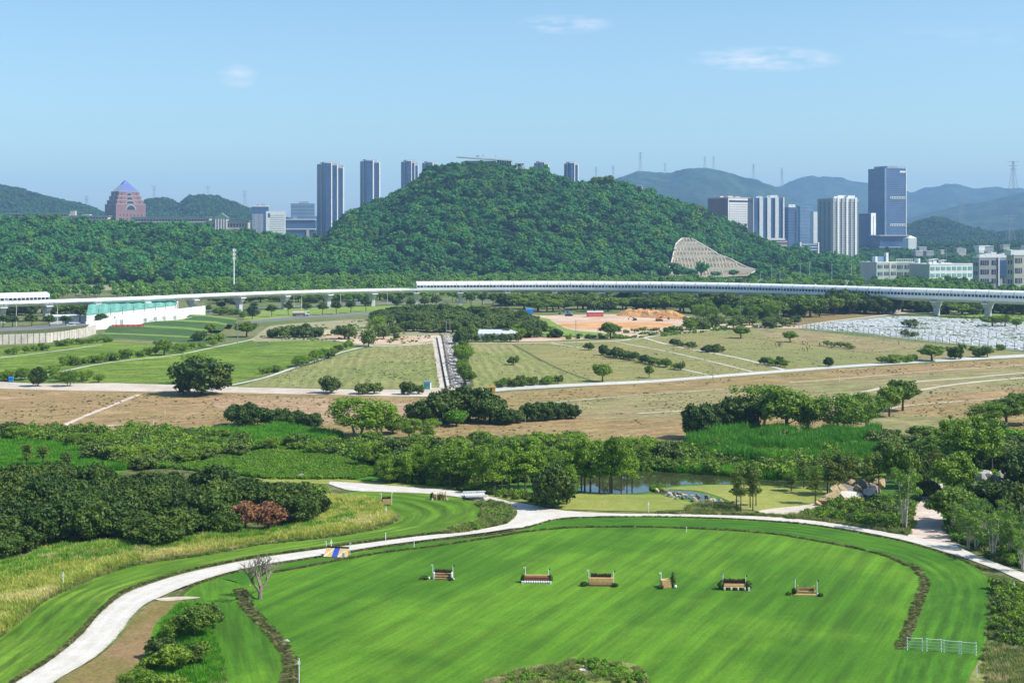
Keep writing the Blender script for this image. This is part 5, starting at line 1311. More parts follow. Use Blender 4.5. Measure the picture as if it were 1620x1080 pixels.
# jumps on the left bend
G2 = 'jumps on the left bend lane'
e = put('box_jump', 611, 799, 4, 'pale timber box jump with two white flag poles on the inner bend', 'jump', G2)
m = MB(); m.box(-.75, .95, -.25, .05, .15, 1.15); m.build('front_panel', M['wood2'], e); m = MB(); m.box(-1.0, .9, .06, .9, 0, 1.1); m.build('box_body', M['log'], e)
brushtop(e, -.9, .9, .2, .8, 1.1, 1.5, seed=5); flag(e, -1.0, .2, 2.3, 'white'); flag(e, 1.1, .2, 2.5, 'white')
e = put('corner_brush_jump', 695, 791, 0, 'bushy corner jump with rough upright stakes near the top of the bend', 'jump', G2)
q = random.Random(3)
for k in range(9): x = -1.3 + k*.33; m = MB(); m.tube((x, q.uniform(-.2,.2), 0), (x, q.uniform(-.2,.2), q.uniform(1.0, 1.9)), .09, k=6); m.build('stake', M['wood2'], e)
m = MB(); m.box(-1.3, 1.4, .25, .8, 0, .9); m.build('box_body', M['log'], e); bushball(e, -1.5, .2, .5, 1.5, 21); bushball(e, .2, .3, .6, 1.2, 22)
for x in (-1.4, 1.7): m = MB(); m.box(x-.15, x+.15, -.5, -.25, 0, .35); m.build('marker_block', M['white'], e)
# blue and yellow ramp
x, y, _ = P(532, 880); e = empty('ramp_jump', (x, y, .06), R(-10), 'blue and yellow painted ramp jump with a black top rail beside the gravel road', 'jump', G2)
def wedge(x0, x1, mat, nm, y0=-1.2, y1=.9, h=1.25):
    m = MB(); m.v += [(x0,y0,0),(x1,y0,0),(x1,y1,h),(x0,y1,h),(x0,y1,0),(x1,y1,0)]; m.f += [(0,1,2,3),(1,5,2),(0,3,4),(4,3,2,5),(0,4,5,1)]; m.m += [0]*5; m.build(nm, M[mat], e)
wedge(-2.0, -.55, 'wood2', 'yellow_ramp_board'); wedge(-.55+.0, .45, 'blue_paint', 'blue_ramp_board'); wedge(.45, 1.9, 'wood2', 'yellow_ramp_board')
for (xa, xb, ya, yb) in ((-1.9, -.6, -1.05, .75), (.5, 1.5, -1.0, .3)):
    m = MB(); m.bar((xa, ya, (ya+1.2)/2.1*1.25+.03), (xb, yb, (yb+1.2)/2.1*1.25+.03), .22, .05); m.build('white_stripe', M['white'], e)
m = MB(); m.tube((-2.0, .95, 1.33), (1.95, .95, 1.33), .15, k=10); m.build('top_rail', M['tyre'], e)
m = MB(); m.box(1.45, 1.9, -1.35, -1.2, 0, .95); m.build('end_panel', M['white_wall'], e)
m = MB(); m.bar((-2.2, -1.35, .08), (1.4, -1.35, .08), .16); m.build('ground_rail', M['log'], e)
flag(e, -2.1, 1.0, 2.3, 'white'); flag(e, 2.1, 1.0, 2.2, 'white')

# rail panels
G3 = 'white rail panels standing in a row on the lawn'
proto = None
for i, (pa, pb, lab) in enumerate([((1435.5,1028),(1459,1029.5),'white four-bar rail panel standing apart at the left end of the row, by the ditch'),
        ((1466.5,1030),(1489,1031.5),'white four-bar rail panel, second from the left of the row'),
        ((1493.5,1032.5),(1517,1034.5),'white four-bar rail panel, third from the left of the row'),
        ((1520.5,1035),(1544,1037),'white four-bar rail panel at the right end of the row')]):
    a = P(*pa); b = P(*pb); L = math.dist(a[:2], b[:2])
    e = empty('rail_panel', ((a[0]+b[0])/2, (a[1]+b[1])/2, .09), math.atan2(b[1]-a[1], b[0]-a[0]), lab, 'rail panel', G3)
    for x in (-L/2, L/2):
        m = MB(); m.tube((x, 0, .05), (x, 0, 1.62), .055, k=8); p = m.build('post', M['white'], e)
        m = MB(); m.bar((x, -.32, .05), (x, .32, .05), .09); m.build('foot', M['white'], p)
    for z in (.35, .75, 1.15, 1.58):
        m = MB(); m.tube((-L/2, 0, z), (L/2, 0, z), .035, k=6); m.build('bar', M['white'], e)
    for x in (-L/2, L/2):
        for z in (.35, .75, 1.15, 1.58): m = MB(); m.box(x-.1, x+.1, -.07, .07, z-.06, z+.06); m.build('bracket', M['white'], e)

# numbered distance posts (too far for the print to show)
for (px, py, h, lab) in [(100, 929, 2.4, 'white course post with small plate on the edge of the tall yellow grass'), (524, 868, 1.6, 'short white course post behind the ramp jump'),
        (610, 855, 1.4, 'short white course post on the far side of the gravel road'), (655, 867, 1.5, 'short white course post on the near side of the gravel road'),
        (611, 818, 2.0, 'white course post below the pale timber box jump'), (473, 1082, 3.1, 'tall white course post beside the widening ditch, bottom of the photo'),
        (1026, 811, 2.2, 'white course post on the yellow lawn left of the stream'), (1086, 842, 1.0, 'tiny white peg on the ditch line of the arena'),
        (1604, 938, 1.8, 'pale course post in the dark scrub by the right edge'), (1545, 1071, 1.4, 'small white post in the rough at the bottom right'),
        (297, 693, 1.2, 'thin white stake in the brown field near the left shrubs'), (243, 675, 2.0, 'white stake standing in the left brown field'),
        (261, 654, 1.2, 'short white stake further back in the left brown field'), (831, 668, 2.0, 'white stake at the end of the dark shrub row'),
        (1328, 606, 3.2, 'white stake beside the right field road'), (1468, 592, 3.0, 'white stake in the right brown field'), (526, 576, 2.0, 'white stake on the edge of the olive field')]:
    e = put('course_post', px, py, 5, lab, 'post', 'white course posts and stakes')
    m = MB(); m.tube((0,0,0), (0,0,h), .07, .06, 6); m.build('pole', M['white'], e)
    if py > 750 and h > 1.5: m = MB(); m.box(-.16, .16, -.09, -.06, h-.75, h-.35); m.build('plate', M['white'], e)

# rocks -------------------------------------------------------------
def boulder(px, py, w, h, d, mat, lab, cat='rock', group=None, seed=0, z=0.0, rz=None):
    x, y, _ = P(px, py); q = np.random.default_rng(seed*31+5); m = MB()
    m.ball((0, 0, 0), 1.25, 1.25, 1.25, seg=16, rings=11); v = np.array(m.v)
    for k in range(13):       # chop with random planes for facets
        n = q.normal(size=3); n /= np.linalg.norm(n); c = q.uniform(.42, .78); dd = v @ n; v = v - np.outer(np.maximum(dd - c, 0), n)
    h *= .8; v *= np.array([w/2, d/2, h*.62]); v[:, 2] += h*.35; m.v = [tuple(p) for p in v]
    o = m.build('boulder', M[mat], None, False, (x, y, z), q.uniform(-.6, .6) if rz is None else rz); return tag(o, lab, cat, group)
q = random.Random(21)
RG = 'yellow boulders of the rock outcrop beside the pond lawn'
for i, (px, py, w, h, mt, lab) in enumerate([(1303,797,4.2,1.6,'rock','flat yellow boulder at the pointed left tip of the outcrop'),(1312,793,4.8,2.6,'rock','sloping yellow boulder second from the outcrop tip'),
        (1322,789,5.0,3.4,'rock','tall sloping yellow slab in the left half of the outcrop'),(1332,794,3.0,1.8,'rock','small pale block at the foot of the outcrop slab'),
        (1337,783,5.5,3.6,'rock_grey','dark shaded boulder at the middle of the outcrop'),(1348,790,5.8,3.2,'rock_white','big pale block at the front middle of the outcrop'),
        (1356,782,4.4,3.4,'rock','yellow boulder behind the big pale block'),(1366,779,5.0,4.2,'rock_grey','dark upright boulder right of the outcrop middle'),
        (1375,784,4.0,2.6,'rock_white','pale block on the right front of the outcrop'),(1384,779,4.4,3.2,'rock_grey','grey boulder near the right end of the outcrop'),
        (1391,774,4.4,3.0,'rock','yellow boulder at the right end of the outcrop, by the tree'),(1358,792,3.2,1.4,'rock','low yellow stone in front of the big pale block'),
        (1327,784,4.4,4.2,'rock','highest yellow boulder at the left crest of the outcrop'),(1345,777,4.0,3.6,'rock','yellow boulder on the outcrop crest behind the dark one')]):
    boulder(px, py, w, h, 3.2, mt, lab, 'rock', RG, i)
for i in range(26):
    t = i/26; boulder(1296 + t*98 + q.uniform(-3, 3), 800 - t*24 + q.uniform(-9, 3), q.uniform(1.2, 3.0), q.uniform(.8, 2.0), 2.0, q.choice(['rock', 'rock', 'rock_white', 'rock_grey']), 'small yellow or pale rubble stone filling the gaps of the rock outcrop', 'stone', 'rubble stones of the rock outcrop', 500+i)
for i, (px, py, w, h, mt, lab) in enumerate([(1542,772,4,2.8,'rock_grey','grey boulder left of the shaded waterfall rock'),(1552,766,3.6,4.5,'rock_white','pale upright rock with bluish shade, left of the dark rock gap'),
        (1562,757,4.5,2.6,'rock_white','white-topped rock at the head of the rock group'),(1575,770,5,3.8,'rock_grey','large dark rock in the middle of the right rock group'),
        (1590,762,4.6,3.6,'rock_grey','dark rock behind the large one in the right rock group'),(1606,765,5.4,3.6,'rock_grey','rough grey rock at the right edge of the photo'),
        (1598,752,4,2.4,'rock_white','pale rock on top of the right rock group'),(1565,785,4,2.4,'rock_grey','low dark rock below the waterfall rock'),(1490,783,4,2,'rock_grey','dark stone at the head of the dirt track')]):
    boulder(px, py, w, h, 4.5, mt, lab, 'rock', 'grey rocks among the trees at the right', 40+i)
for k in range(64):
    t = k/64; px = 1038 + t*118 + q.uniform(-4, 4); up = q.random() < .45
    py = (776 + t*22 + q.uniform(-2.5, 1)) if up else (779 + t*23 + q.uniform(-1, 5))
    if q.random() < .25: px = q.uniform(1120, 1172); py = q.uniform(793, 806)
    boulder(px, py, q.uniform(.6, 1.9), q.uniform(.4, 1.1), 1.0, q.choice(['rock_white', 'rock_grey', 'rock_grey', 'rock']), 'small stone in or beside the shallow stream below the pond', 'stone', 'stones along the stream', 100+k)
for k in range(12):
    boulder(1586 + q.uniform(-8, 28), 1022 + q.uniform(-8, 10), q.uniform(.5, 1.6), q.uniform(.25, .6), .8, 'rock_white', 'white stone lying in the rough at the bottom right corner', 'stone', 'white stones in the rough', 300+k)
for k in range(4):
    boulder(925 + (k % 2)*7 - k*1.5, 1055 + k*2.6, 1.5, .35, .9, 'rock_white', 'flat white slab in the scrub patch at the bottom edge', 'stone', 'white slabs in the front scrub', 330+k)
o = boulder(476, 756, 1.5, 1.7, 1.5, 'rock_grey', 'round grey stone at the edge of the bright meadow, left of the road head', 'stone', None, 400)
for k, (px, py) in enumerate(((383,950),(397,968),(430,993),(457,1035),(396,926),(180,1001),(120,1047),(148,1003),(1497,838))):
    boulder(px, py, .45, .25, .4, 'rock_white', 'small white marker stone along a ditch or road edge', 'stone', 'white marker stones', 420+k)

# small bridge where the upper road meets the junction
e = put('culvert_bridge', 752, 788, 8, 'small grey slatted culvert bridge half hidden in scrub by the road junction', 'bridge')
for k in range(8): m = MB(); m.box(-2.2+k*.55, -1.75+k*.55, -2.2, 2.2, .5, .65); m.build('slat', M['concrete'], e)
for y in (-2.3, 2.3): m = MB(); m.bar((-2.4, y, .9), (2.4, y, .9), .25); m.build('kerb_beam', M['concrete'], e)

# kiosk and container by the pale road
e = put('kiosk', 675.5, 616, -4, 'small green kiosk with pale roof beside the pale road', 'kiosk')
m = MB(); m.box(-1.25, 1.25, 0, 2.2, 0, 2.6); m.build('wall', M['white_wall'], e)
for k in range(2): m = MB(); m.box(-1.1+k*1.12, -.04+k*1.12, -.06, 0, .1, 2.3); m.build('green_door', M['teal'], e)
m = MB(); m.box(-1.5, 1.5, -.35, 2.5, 2.6, 2.85); m.build('roof', M['pale_glass'], e)
e = put('site_container', 776, 621, -2, 'yellow site container with dark opening at the road bend', 'container')
m = MB(); m.box(-1.7, 1.7, 0, 1.6, 0, 1.7); m.build('body', M['yellow_paint'], e); m = MB(); m.box(-.1, .6, -.06, 0, .2, 1.5); m.build('opening', M['dark'], e)
m = MB(); m.box(-1.8, 1.8, -.1, 1.7, 1.7, 1.8); m.build('roof', M['orange_paint'], e)
# long white net wall behind the fields
x, y, _ = P(778, 538); e = empty('white_shelter', (x, y, 0), R(-2), 'long low white-sheeted nursery shelter behind the ruined trough', 'shelter')
m = MB(); W_ = 27
m.box(-W_/2, W_/2, 0, .4, 0, 3.4); m.build('front_sheet', M['white_wall'], e)
for k in range(14):
    m = MB(); x0 = -W_/2 + k*W_/13; m.box(x0-.12, x0+.12, -.15, 0, 0, 3.6); m.build('post', M['grey_steel'], e)
m = MB(); m.quad((-W_/2, 0, 3.4), (W_/2, 0, 3.4), (W_/2, 16, 4.6), (-W_/2, 16, 4.6)); m.box(-W_/2, W_/2, 0, .2, 2.2, 2.4); m.build('roof_sheet', M['roof_pale'], e)

# ruined stone trough (two side walls, rubble floor)
a0, a1 = P(716, 613), P(701, 531); b0_, b1_ = P(741, 613), P(719, 531)
x, y, _ = P(728, 613); tr = empty('ruined_trough', (x, y, 0), 0, 'long ruined grey stone trough running away between the olive fields', 'trough')
m = MB(); m.quad(*( (p[0]-x, p[1]-y, .10) for p in (a0, b0_, b1_, a1)))
n_ = NT('trough_floor'); p_ = n_.pos(); cc = n_.mix(n_.rng(n_.noise(p_, .25, 6, .7), .4, .6), (.52, .51, .50), (.17, .17, .18)); cc = n_.mix(n_.rng(n_.noise(p_, 1.2, 5, .7), .5, .62), cc, (.06, .06, .07)); M['trough'] = n_.done(n_.bsdf(cc, .9, 0, .2, n_.bump(n_.noise(p_, 1.5, 5), 1, .4)))
m.build('floor', M['trough'], tr)
for (p0, p1, w, h) in ((a0, a1, .9, 1.1), (b0_, b1_, 1.2, 1.4)):
    for k in range(22):
        t0, t1 = k/22, (k+.93)/22; m = MB(); hh = h * q.uniform(.75, 1.05)
        m.prism([(p0[0]+(p1[0]-p0[0])*t0-x-w/2, p0[1]+(p1[1]-p0[1])*t0-y), (p0[0]+(p1[0]-p0[0])*t0-x+w/2, p0[1]+(p1[1]-p0[1])*t0-y), (p0[0]+(p1[0]-p0[0])*t1-x+w/2, p0[1]+(p1[1]-p0[1])*t1-y), (p0[0]+(p1[0]-p0[0])*t1-x-w/2, p0[1]+(p1[1]-p0[1])*t1-y)], 0, hh)
        m.build('side_block', M['rock_grey'], tr)
rb = MB()
for k in range(900):
    v = q.random(); u = q.uniform(.08, .92); X0 = a0[0]+(a1[0]-a0[0])*v; Y0 = a0[1]+(a1[1]-a0[1])*v; X1 = b0_[0]+(b1_[0]-b0_[0])*v
    cx, cy = X0+(X1-X0)*u-x, Y0-y; s = q.uniform(.2, .7); rb.ball((cx, cy, .2), s, s*q.uniform(.6, 1.3), s*.5, m=0 if q.random() < .6 else 1, seg=5, rings=3, jit=.3, seed=k)
tag(rb.build('rubble', [M['rock_white'], M['rock_grey']], tr), kind='stuff')
c0, c1 = P(709, 614), P(693, 534)
m = MB(); m.bar((c0[0]-x, c0[1]-y, .5), (c1[0]-x, c1[1]-y, .5), 1.0, 1.0); m.build('outer_kerb', M['rock_white'], tr)
path('dirt_strip', [(703,614),(688,534)], 3.2, 3.6, 'pale_road', .3); path('dirt_strip', [(712,614),(697,534)], 2.0, 3.7, 'dirt', .3)
path('field_ditch', [(706,614),(693,537)], .9, 4.2, 'ditch', .3); path('field_ditch', [(747,612),(727,533)], 1.6, 3.4, 'ditch', .3)

for (px, yb, yt, lab) in ((376, 551, 508, 'tall grey utility pole beside the tree at the head of the green field'), (911, 537, 505, 'thin utility pole in the green patch by the construction ground'), (1171, 508, 466, 'thin utility pole among the scattered trees right of the construction ground'),
        (706, 531, 506, 'left one of the thin poles at the head of the ruined trough'), (712, 530, 508, 'right one of the thin poles at the head of the ruined trough'), (1128, 601, 578, 'thin pole standing by the right field road')):
    x, y, _ = P(px, yb); e = empty('utility_pole', (x, y, 0), .2, lab, 'pole', 'utility poles in the fields'); h = S(yb); h = (yb-yt)/h
    m = MB(); m.tube((0,0,-.2), (0,0,h), .17, .11, 7); m.build('pole', M['grey_steel'], e); m = MB(); m.box(-.9, .9, -.06, .06, h-1.2, h-1.05); m.build('cross_arm', M['grey_steel'], e)

# nursery hoops -----------------------------------------------------
hp = resample(wpoly([(1264,519),(1300,524),(1360,531),(1420,538),(1480,544),(1540,550),(1616,556),(1700,564)]), 44)
def hoop():
    e = empty('tunnel_hoop', (0, 0, 0), 0, 'bare grey nursery tunnel hoop on posts along the edge of the white rows', 'hoop', 'tunnel hoops along the white nursery rows')
    m = MB(); m.box(-.14, .14, -.14, .14, 0, 3.6); m.build('post', M['grey_steel'], e)
    m = MB(); pts = [(3.2 - 3.2*math.cos(math.pi*k/10), 0, 3.6 + 1.9*math.sin(math.pi*k/10)) for k in range(11)]
    for a, b in zip(pts, pts[1:]): m.bar(a, b, .13)
    m.build('arch', M['grey_steel'], e); return e
h0 = hoop()
for i, (a, b) in enumerate(hp):
    o = h0 if i == 0 else copy_tree(h0); o.location = (a, b, .05)
    if i+1 < len(hp): o.rotation_euler = (0, 0, math.atan2(hp[i+1][1]-b, hp[i+1][0]-a))
h1 = copy_tree(h0); h1['label'] = 'bare grey nursery tunnel hoop of the second row, further back among the white rows'; h1['group'] = 'tunnel hoops of the second row'
hp2 = resample(wpoly([(1420,524),(1500,530),(1560,535),(1640,541)]), 20)
for i, (a, b) in enumerate(hp2):
    o = h1 if i == 0 else copy_tree(h1); o.location = (a, b, .05)
    if i+1 < len(hp2): o.rotation_euler = (0, 0, math.atan2(hp2[i+1][1]-b, hp2[i+1][0]-a))

NP = wpoly([(1268,519),(1302,512),(1370,505),(1445,499),(1520,505),(1620,507),(1760,507),(1760,570),(1620,555),(1530,545),(1430,534),(1340,524)])
m = MB(); ang = math.atan2(hp[30][1]-hp[4][1], hp[30][0]-hp[4][0]); ca, sa = math.cos(ang), math.sin(ang); ox, oy = hp[4]
for r in range(1, 90):
    run = []
    for s_ in range(-60, 420):
        px_, py_ = ox + ca*s_*1.5 - sa*r*3.4, oy + sa*s_*1.5 + ca*r*3.4; run.append((px_, py_))
    R_ = np.array(run); ok = inpoly(R_[:, 0], R_[:, 1], NP) & (fbm(R_[:, 0]/9, R_[:, 1]/9, 3) > .36); st = None
    for k in range(len(run)):
        if ok[k] and st is None: st = k
        if st is not None and (not ok[k] or k - st > 16):
            if k - st > 1: a_, b_ = run[st], run[k-1]; m.bar((*a_, .22), (*b_, .22), 1.5, .4)
            st = None
tag(m.build('nursery_rows', M['white_wall']), kind='stuff')
# earth bank and machines of the construction ground ----------------
m = MB(); n = 60; fr = resample(wpoly([(978,501),(1010,502),(1050,504),(1096,506)]), n)
def bank_h(i, dpt):
    t = i/(n-1); e_ = min(1, t*7, (1-t)*5); v = float(fbm([i*.22], [dpt*.9+3], 4)[0]); return max(0, e_*(2.4 + 3.6*v)*min(1, dpt/9.)) * (1 - max(0, dpt-26)/14.)
for i in range(n-1):
    for dp in (0, 2, 4, 6, 8, 11, 16, 22, 28, 34):
        d2 = {0:2,2:4,4:6,6:8,8:11,11:16,16:22,22:28,28:34,34:40}[dp]
        (xa, ya), (xb, yb) = fr[i], fr[i+1]; m.quad((xa, ya+dp, bank_h(i, dp)), (xb, yb+dp, bank_h(i+1, dp)), (xb, yb+d2, bank_h(i+1, d2)), (xa, ya+d2, bank_h(i, d2)))
tag(m.build('earth_bank', M['orange_bank']), kind='structure')
def excavator(px, py, rz, lab, col_='orange_paint', s=1.0):
    x, y, _ = P(px, py); e = empty('excavator', (x, y, .1), R(rz), lab, 'excavator', 'excavators on the construction ground'); e.scale = (s, s, s)
    for sy in (-1.1, 1.1): m = MB(); m.prism([(-2, sy-.3), (2, sy-.3), (2, sy+.3), (-2, sy+.3)], .15, 1.0); m.tube((-2, sy-.3, .55), (-2, sy+.3, .55), .5, k=8); m.tube((2, sy-.3, .55), (2, sy+.3, .55), .5, k=8); m.build('track', M['tyre'], e)
    m = MB(); m.box(-2.2, 1.3, -1.3, 1.3, 1.1, 2.2); m.build('body', M[col_], e)
    m = MB(); m.box(.1, 1.5, -1.3, -.2, 2.2, 3.3); c = m.build('cab', M[col_], e); m = MB(); m.box(.3, 1.53, -1.33, -.17, 2.45, 3.15); m.build('window', M['glass'], c)
    m = MB(); m.bar((1.2, .3, 2.0), (4.2, .3, 4.6), .5); m.build('boom', M[col_], e); m = MB(); m.bar((4.2, .3, 4.6), (6.4, .3, 2.2), .4); m.build('stick', M[col_], e)
    m = MB(); m.prism([(5.9, -.3), (7.0, -.3), (7.0, .9), (5.9, .9)], .9, 2.2); m.build('bucket', M['dark'], e)
excavator(1043, 508, 5, 'orange excavator digging in front of the orange earth bank', 'orange_paint', .95)
excavator(1004, 507, 180, 'dark excavator on the pale ground left of the orange one', 'dark', .6)
excavator(900, 500, 160, 'grey-blue excavator among the machines at the back left of the construction ground', 'pale_glass', 1.0)
for (px, py, w, h, mt, lab) in ((838, 497, 5, 3, 'blue_tarp', 'bright blue tent or tarpaulin at the left end of the construction ground'), (942, 501, 11, 3, 'red_tarp', 'long reddish cabin row at the back of the construction ground'),
        (1420, 494, 5, 3.5, 'white_wall', 'white hut at the end of the dirt road below the viaduct'), (1407, 495, 5, 2, 'blue_tarp', 'bright blue tarpaulin beside the white hut'), (17, 604, 1.6, 1.4, 'blue_tarp', 'blue bin by the pale road at the left edge')):
    x, y, _ = P(px, py); e = empty('shed' if w > 2 else 'bin', (x, y, .1), R(8), lab, 'shed' if w > 2 else 'bin')
    m = MB(); m.box(-w/2, w/2, 0, 3 if w > 2 else 1.2, 0, h); m.build('wall', M[mt], e)
    m = MB(); m.v += [(-w/2-.2,-.2,h),(w/2+.2,-.2,h),(w/2+.2,(3.2 if w > 2 else 1.4),h),(-w/2-.2,(3.2 if w > 2 else 1.4),h),(-w/2,(1.5 if w > 2 else .6),h*1.25),(w/2,(1.5 if w > 2 else .6),h*1.25)]
    m.f += [(0,1,5,4),(2,3,4,5),(1,2,5),(3,0,4)]; m.m += [0]*4; m.build('roof', M[mt if w < 8 else 'roof_pale'], e)
# tanker lorry on the far road
x, y, _ = P(476, 500); e = empty('tanker_lorry', (x, y, .15), R(6), 'pale tanker lorry driving on the tree-lined road behind the dry lawn', 'lorry')
m = MB(); m.tube((-5.6, 0, 2.1), (2.3, 0, 2.1), 1.15, k=14); m.build('tank', M['stone_wall'], e); m = MB(); m.box(-5.8, 5.2, -1.1, 1.1, .8, 1.1); m.build('chassis', M['dark'], e)
m = MB(); m.box(3.0, 5.4, -1.2, 1.2, 1.0, 3.2); c = m.build('cab', M['white'], e); m = MB(); m.box(4.2, 5.45, -1.25, 1.25, 2.1, 2.9); m.build('window', M['glass'], c)
for wx in (-4.8, -3.6, 2.2, 4.4):
    for wy in (-1.2, .85): m = MB(); m.tube((wx, wy, .5), (wx, wy+.35, .5), .5, k=10); m.build('wheel', M['tyre'], e)
def car(px, py, rz, mt, lab, z=0.15):
    x, y, _ = P(px, py, z); e = empty('car', (x, y, z), R(rz), lab, 'car', 'cars on the far roads')
    m = MB(); m.box(-2.2, 2.2, -.9, .9, .35, .95); m.build('body', M[mt], e)
    m = MB(); m.v += [(-1.7,-.85,.95),(1.2,-.85,.95),(1.2,.85,.95),(-1.7,.85,.95),(-1.2,-.7,1.5),(.6,-.7,1.5),(.6,.7,1.5),(-1.2,.7,1.5)]; m.f += [(4,5,6,7),(0,1,5,4),(1,2,6,5),(2,3,7,6),(3,0,4,7)]; m.m += [0]*5; m.build('window', M['glass'], e)
    for wx in (-1.4, 1.4):
        for wy in (-.92, .7): m = MB(); m.tube((wx, wy, .34), (wx, wy+.22, .34), .34, k=10); m.build('wheel', M['tyre'], e)
car(113, 516, 8, 'white', 'white car on the road above the retaining wall', 3.2)
car(565, 479.5, 3, 'white', 'white car under the viaduct between two piers'); car(345, 492.5, 5, 'dark', 'dark car on the road right of the white hall')
car(640, 478.5, 2, 'grey_steel', 'grey car on the far road near the start of the enclosed viaduct')

# people working in the field ---------------------------------------
def person_mesh(seed, bend):
    q = random.Random(seed); m = MB()
    pts = {'hip': (0, 0, .92), 'chest': (bend*.35, 0, 1.38 - bend*.12), 'neck': (bend*.42, 0, 1.5 - bend*.18), 'head': (bend*.48, 0, 1.62 - bend*.2)}
    V = [(0,0,.92),(0,.02,1.12),pts['chest'],pts['neck'],pts['head'],(.02,-.1,.88),(.06,-.11,.48),(0,-.12,.06),(.1,-.12,.04),(-.02,.1,.88),(-.02,.12,.48),(-.08,.13,.06),(.02,.13,.04),
         (bend*.35,-.2,1.4-bend*.12),(bend*.4+.08,-.26,1.12),(bend*.5+.2,-.24,.9),(bend*.35,.2,1.4-bend*.12),(bend*.4+.05,.27,1.12),(bend*.5+.12,.27,.88)]
    E = [(0,1),(1,2),(2,3),(3,4),(0,5),(5,6),(6,7),(7,8),(0,9),(9,10),(10,11),(11,12),(2,13),(13,14),(14,15),(2,16),(16,17),(17,18)]
    rad = [.15,.14,.17,.06,.115,.09,.065,.05,.04,.09,.065,.05,.04,.065,.05,.035,.065,.05,.035]
    me = bpy.data.meshes.new('body'); me.from_pydata(V, E, []); me.update()
    o = bpy.data.objects.new('body_tmp', me); col.objects.link(o)
    md = o.modifiers.new('s', 'SKIN'); 
    if not me.skin_vertices: me.skin_vertices.new()
    for i, r in enumerate(rad): me.skin_vertices[0].data[i].radius = (r, r)
    me.skin_vertices[0].data[0].use_root = True
    o.modifiers.new('b', 'SUBSURF').levels = 1
    dg = bpy.context.evaluated_depsgraph_get(); res = bpy.data.meshes.new_from_object(o.evaluated_get(dg)); bpy.data.objects.remove(o)
    return res
pm = [person_mesh(1, .0), person_mesh(2, .55), person_mesh(3, .2)]
tops = [plain('cloth_white', (.6,.6,.58), .9), plain('cloth_red', (.4,.08,.06), .9), plain('cloth_blue', (.07,.12,.3), .9), plain('cloth_dark', (.04,.04,.05), .9)]
pv = []
for me in pm:
    for t in tops:
        c = me.copy(); c.materials.clear(); c.materials.append(t); c.materials.append(M['skin']); c.materials.append(tops[3])
        for pl in c.polygons:
            z = pl.center.z; pl.material_index = 1 if z > 1.5 - (0.15 if me is pm[1] else 0) else (2 if z < .86 else 0)
        pv.append(c)
q = random.Random(9)
spots = [(1226+q.uniform(0, 14), 544+q.uniform(0, 6)) for _ in range(12)] + [(1268+q.uniform(0, 14), 543+q.uniform(-1, 4)) for _ in range(6)] + [(1296+q.uniform(0, 34), 546+q.uniform(0, 5)) for _ in range(14)] + [(1275+q.uniform(-6, 6), 553+q.uniform(-2, 3)) for _ in range(5)] + [(1350, 559), (1422, 545), (1493, 493), (117, 607), (427, 545)]
for k, (px, py) in enumerate(spots):
    x, y, _ = P(px, py); lab = 'tiny distant person in plain clothes working in the field below the white nursery rows'
    if k == len(spots)-2: lab = 'tiny person in dark clothes standing alone by the pale road at the left'
    if k == len(spots)-1: lab = 'tiny person standing alone at the edge of the green crop field'
    if k == len(spots)-3: lab = 'tiny person walking at the far edge of the white nursery ground'
    o = link('person', pv[q.randrange(len(pv))], None, (x, y, .1), q.uniform(0, 6.28)); tag(o, lab, 'person', 'people working in the field' if k < len(spots)-3 else None)
# ================================================================ VEGETATION
def leaf_cloud(lobes, n, size, q, core=.78, droop=0.0, flat=.0):
    """numpy crown: leaf faces spread on and in lobes, plus rough inner cores"""
    L = np.array(lobes, float); wts = (L[:, 3]*L[:, 4] + L[:, 3]*L[:, 5]); wts = wts / wts.sum()
    idx = q.choice(len(L), n, p=wts); d = q.normal(size=(n, 3)); d /= np.linalg.norm(d, axis=1)[:, None]
    rr = 1.06 - np.abs(q.normal(0, .24, n)); rr = rr * (1 + .16*np.sin(d[:, 0]*7 + idx)*np.cos(d[:, 2]*6 + idx*1.7))
    c = L[idx, :3] + d * L[idx, 3:6] * rr[:, None]
    if flat: c[:, 2] += q.normal(0, flat, n)
    nrm = d*.9 + q.normal(size=(n, 3))*.75 + np.array([0, 0, .25]); nrm /= np.linalg.norm(nrm, axis=1)[:, None]
    t = np.cross(nrm, q.normal(size=(n, 3))); t /= np.linalg.norm(t, axis=1)[:, None]; b = np.cross(nrm, t)
    s = size * q.uniform(.6, 1.35, n)[:, None]
    t = t * s; b = b * s * .62
    if droop: t[:, 2] -= droop*size
    V = np.stack([c - t, c + b, c + t, c - b], 1).reshape(-1, 3)
    Fq = np.arange(n*4).reshape(-1, 4)
    keep = c[:, 2] > .05
    V_list = [V]; F_list = [Fq[keep]]; off = n*4
    mb = MB()
    if core > 0:
        for k, l in enumerate(L):
            mb.ball(l[:3], l[3]*core*.8, l[4]*core*.8, l[5]*core*.8, seg=8, rings=5, jit=.22, seed=k)
    return V, Fq[keep], mb
def crown_mesh(name, lobes, n, size, seed, mat, core=.78, droop=0, flat=0, extra=None):
    q = np.random.default_rng(seed); V, Fq, mb = leaf_cloud(lobes, n, size, q, core, droop, flat)
    vv = [tuple(v) for v in V.tolist()]; ff = [tuple(f) for f in Fq.tolist()]; o = len(vv)
    vv += [tuple(v) for v in mb.v]; ff += [tuple(i+o for i in f) for f in mb.f]
    mi = [0]*len(ff); mats = [M[mat]]
    if extra is not None:
        o = len(vv); vv += extra[0].v; ff += [tuple(i+o for i in f) for f in extra[0].f]; mi += [1]*len(extra[0].f); mats.append(M[extra[1]])
    me = bpy.data.meshes.new(name); me.from_pydata(vv, [], ff)
    for mt in mats: me.materials.append(mt)
    me.polygons.foreach_set('material_index', mi); me.update(); return me
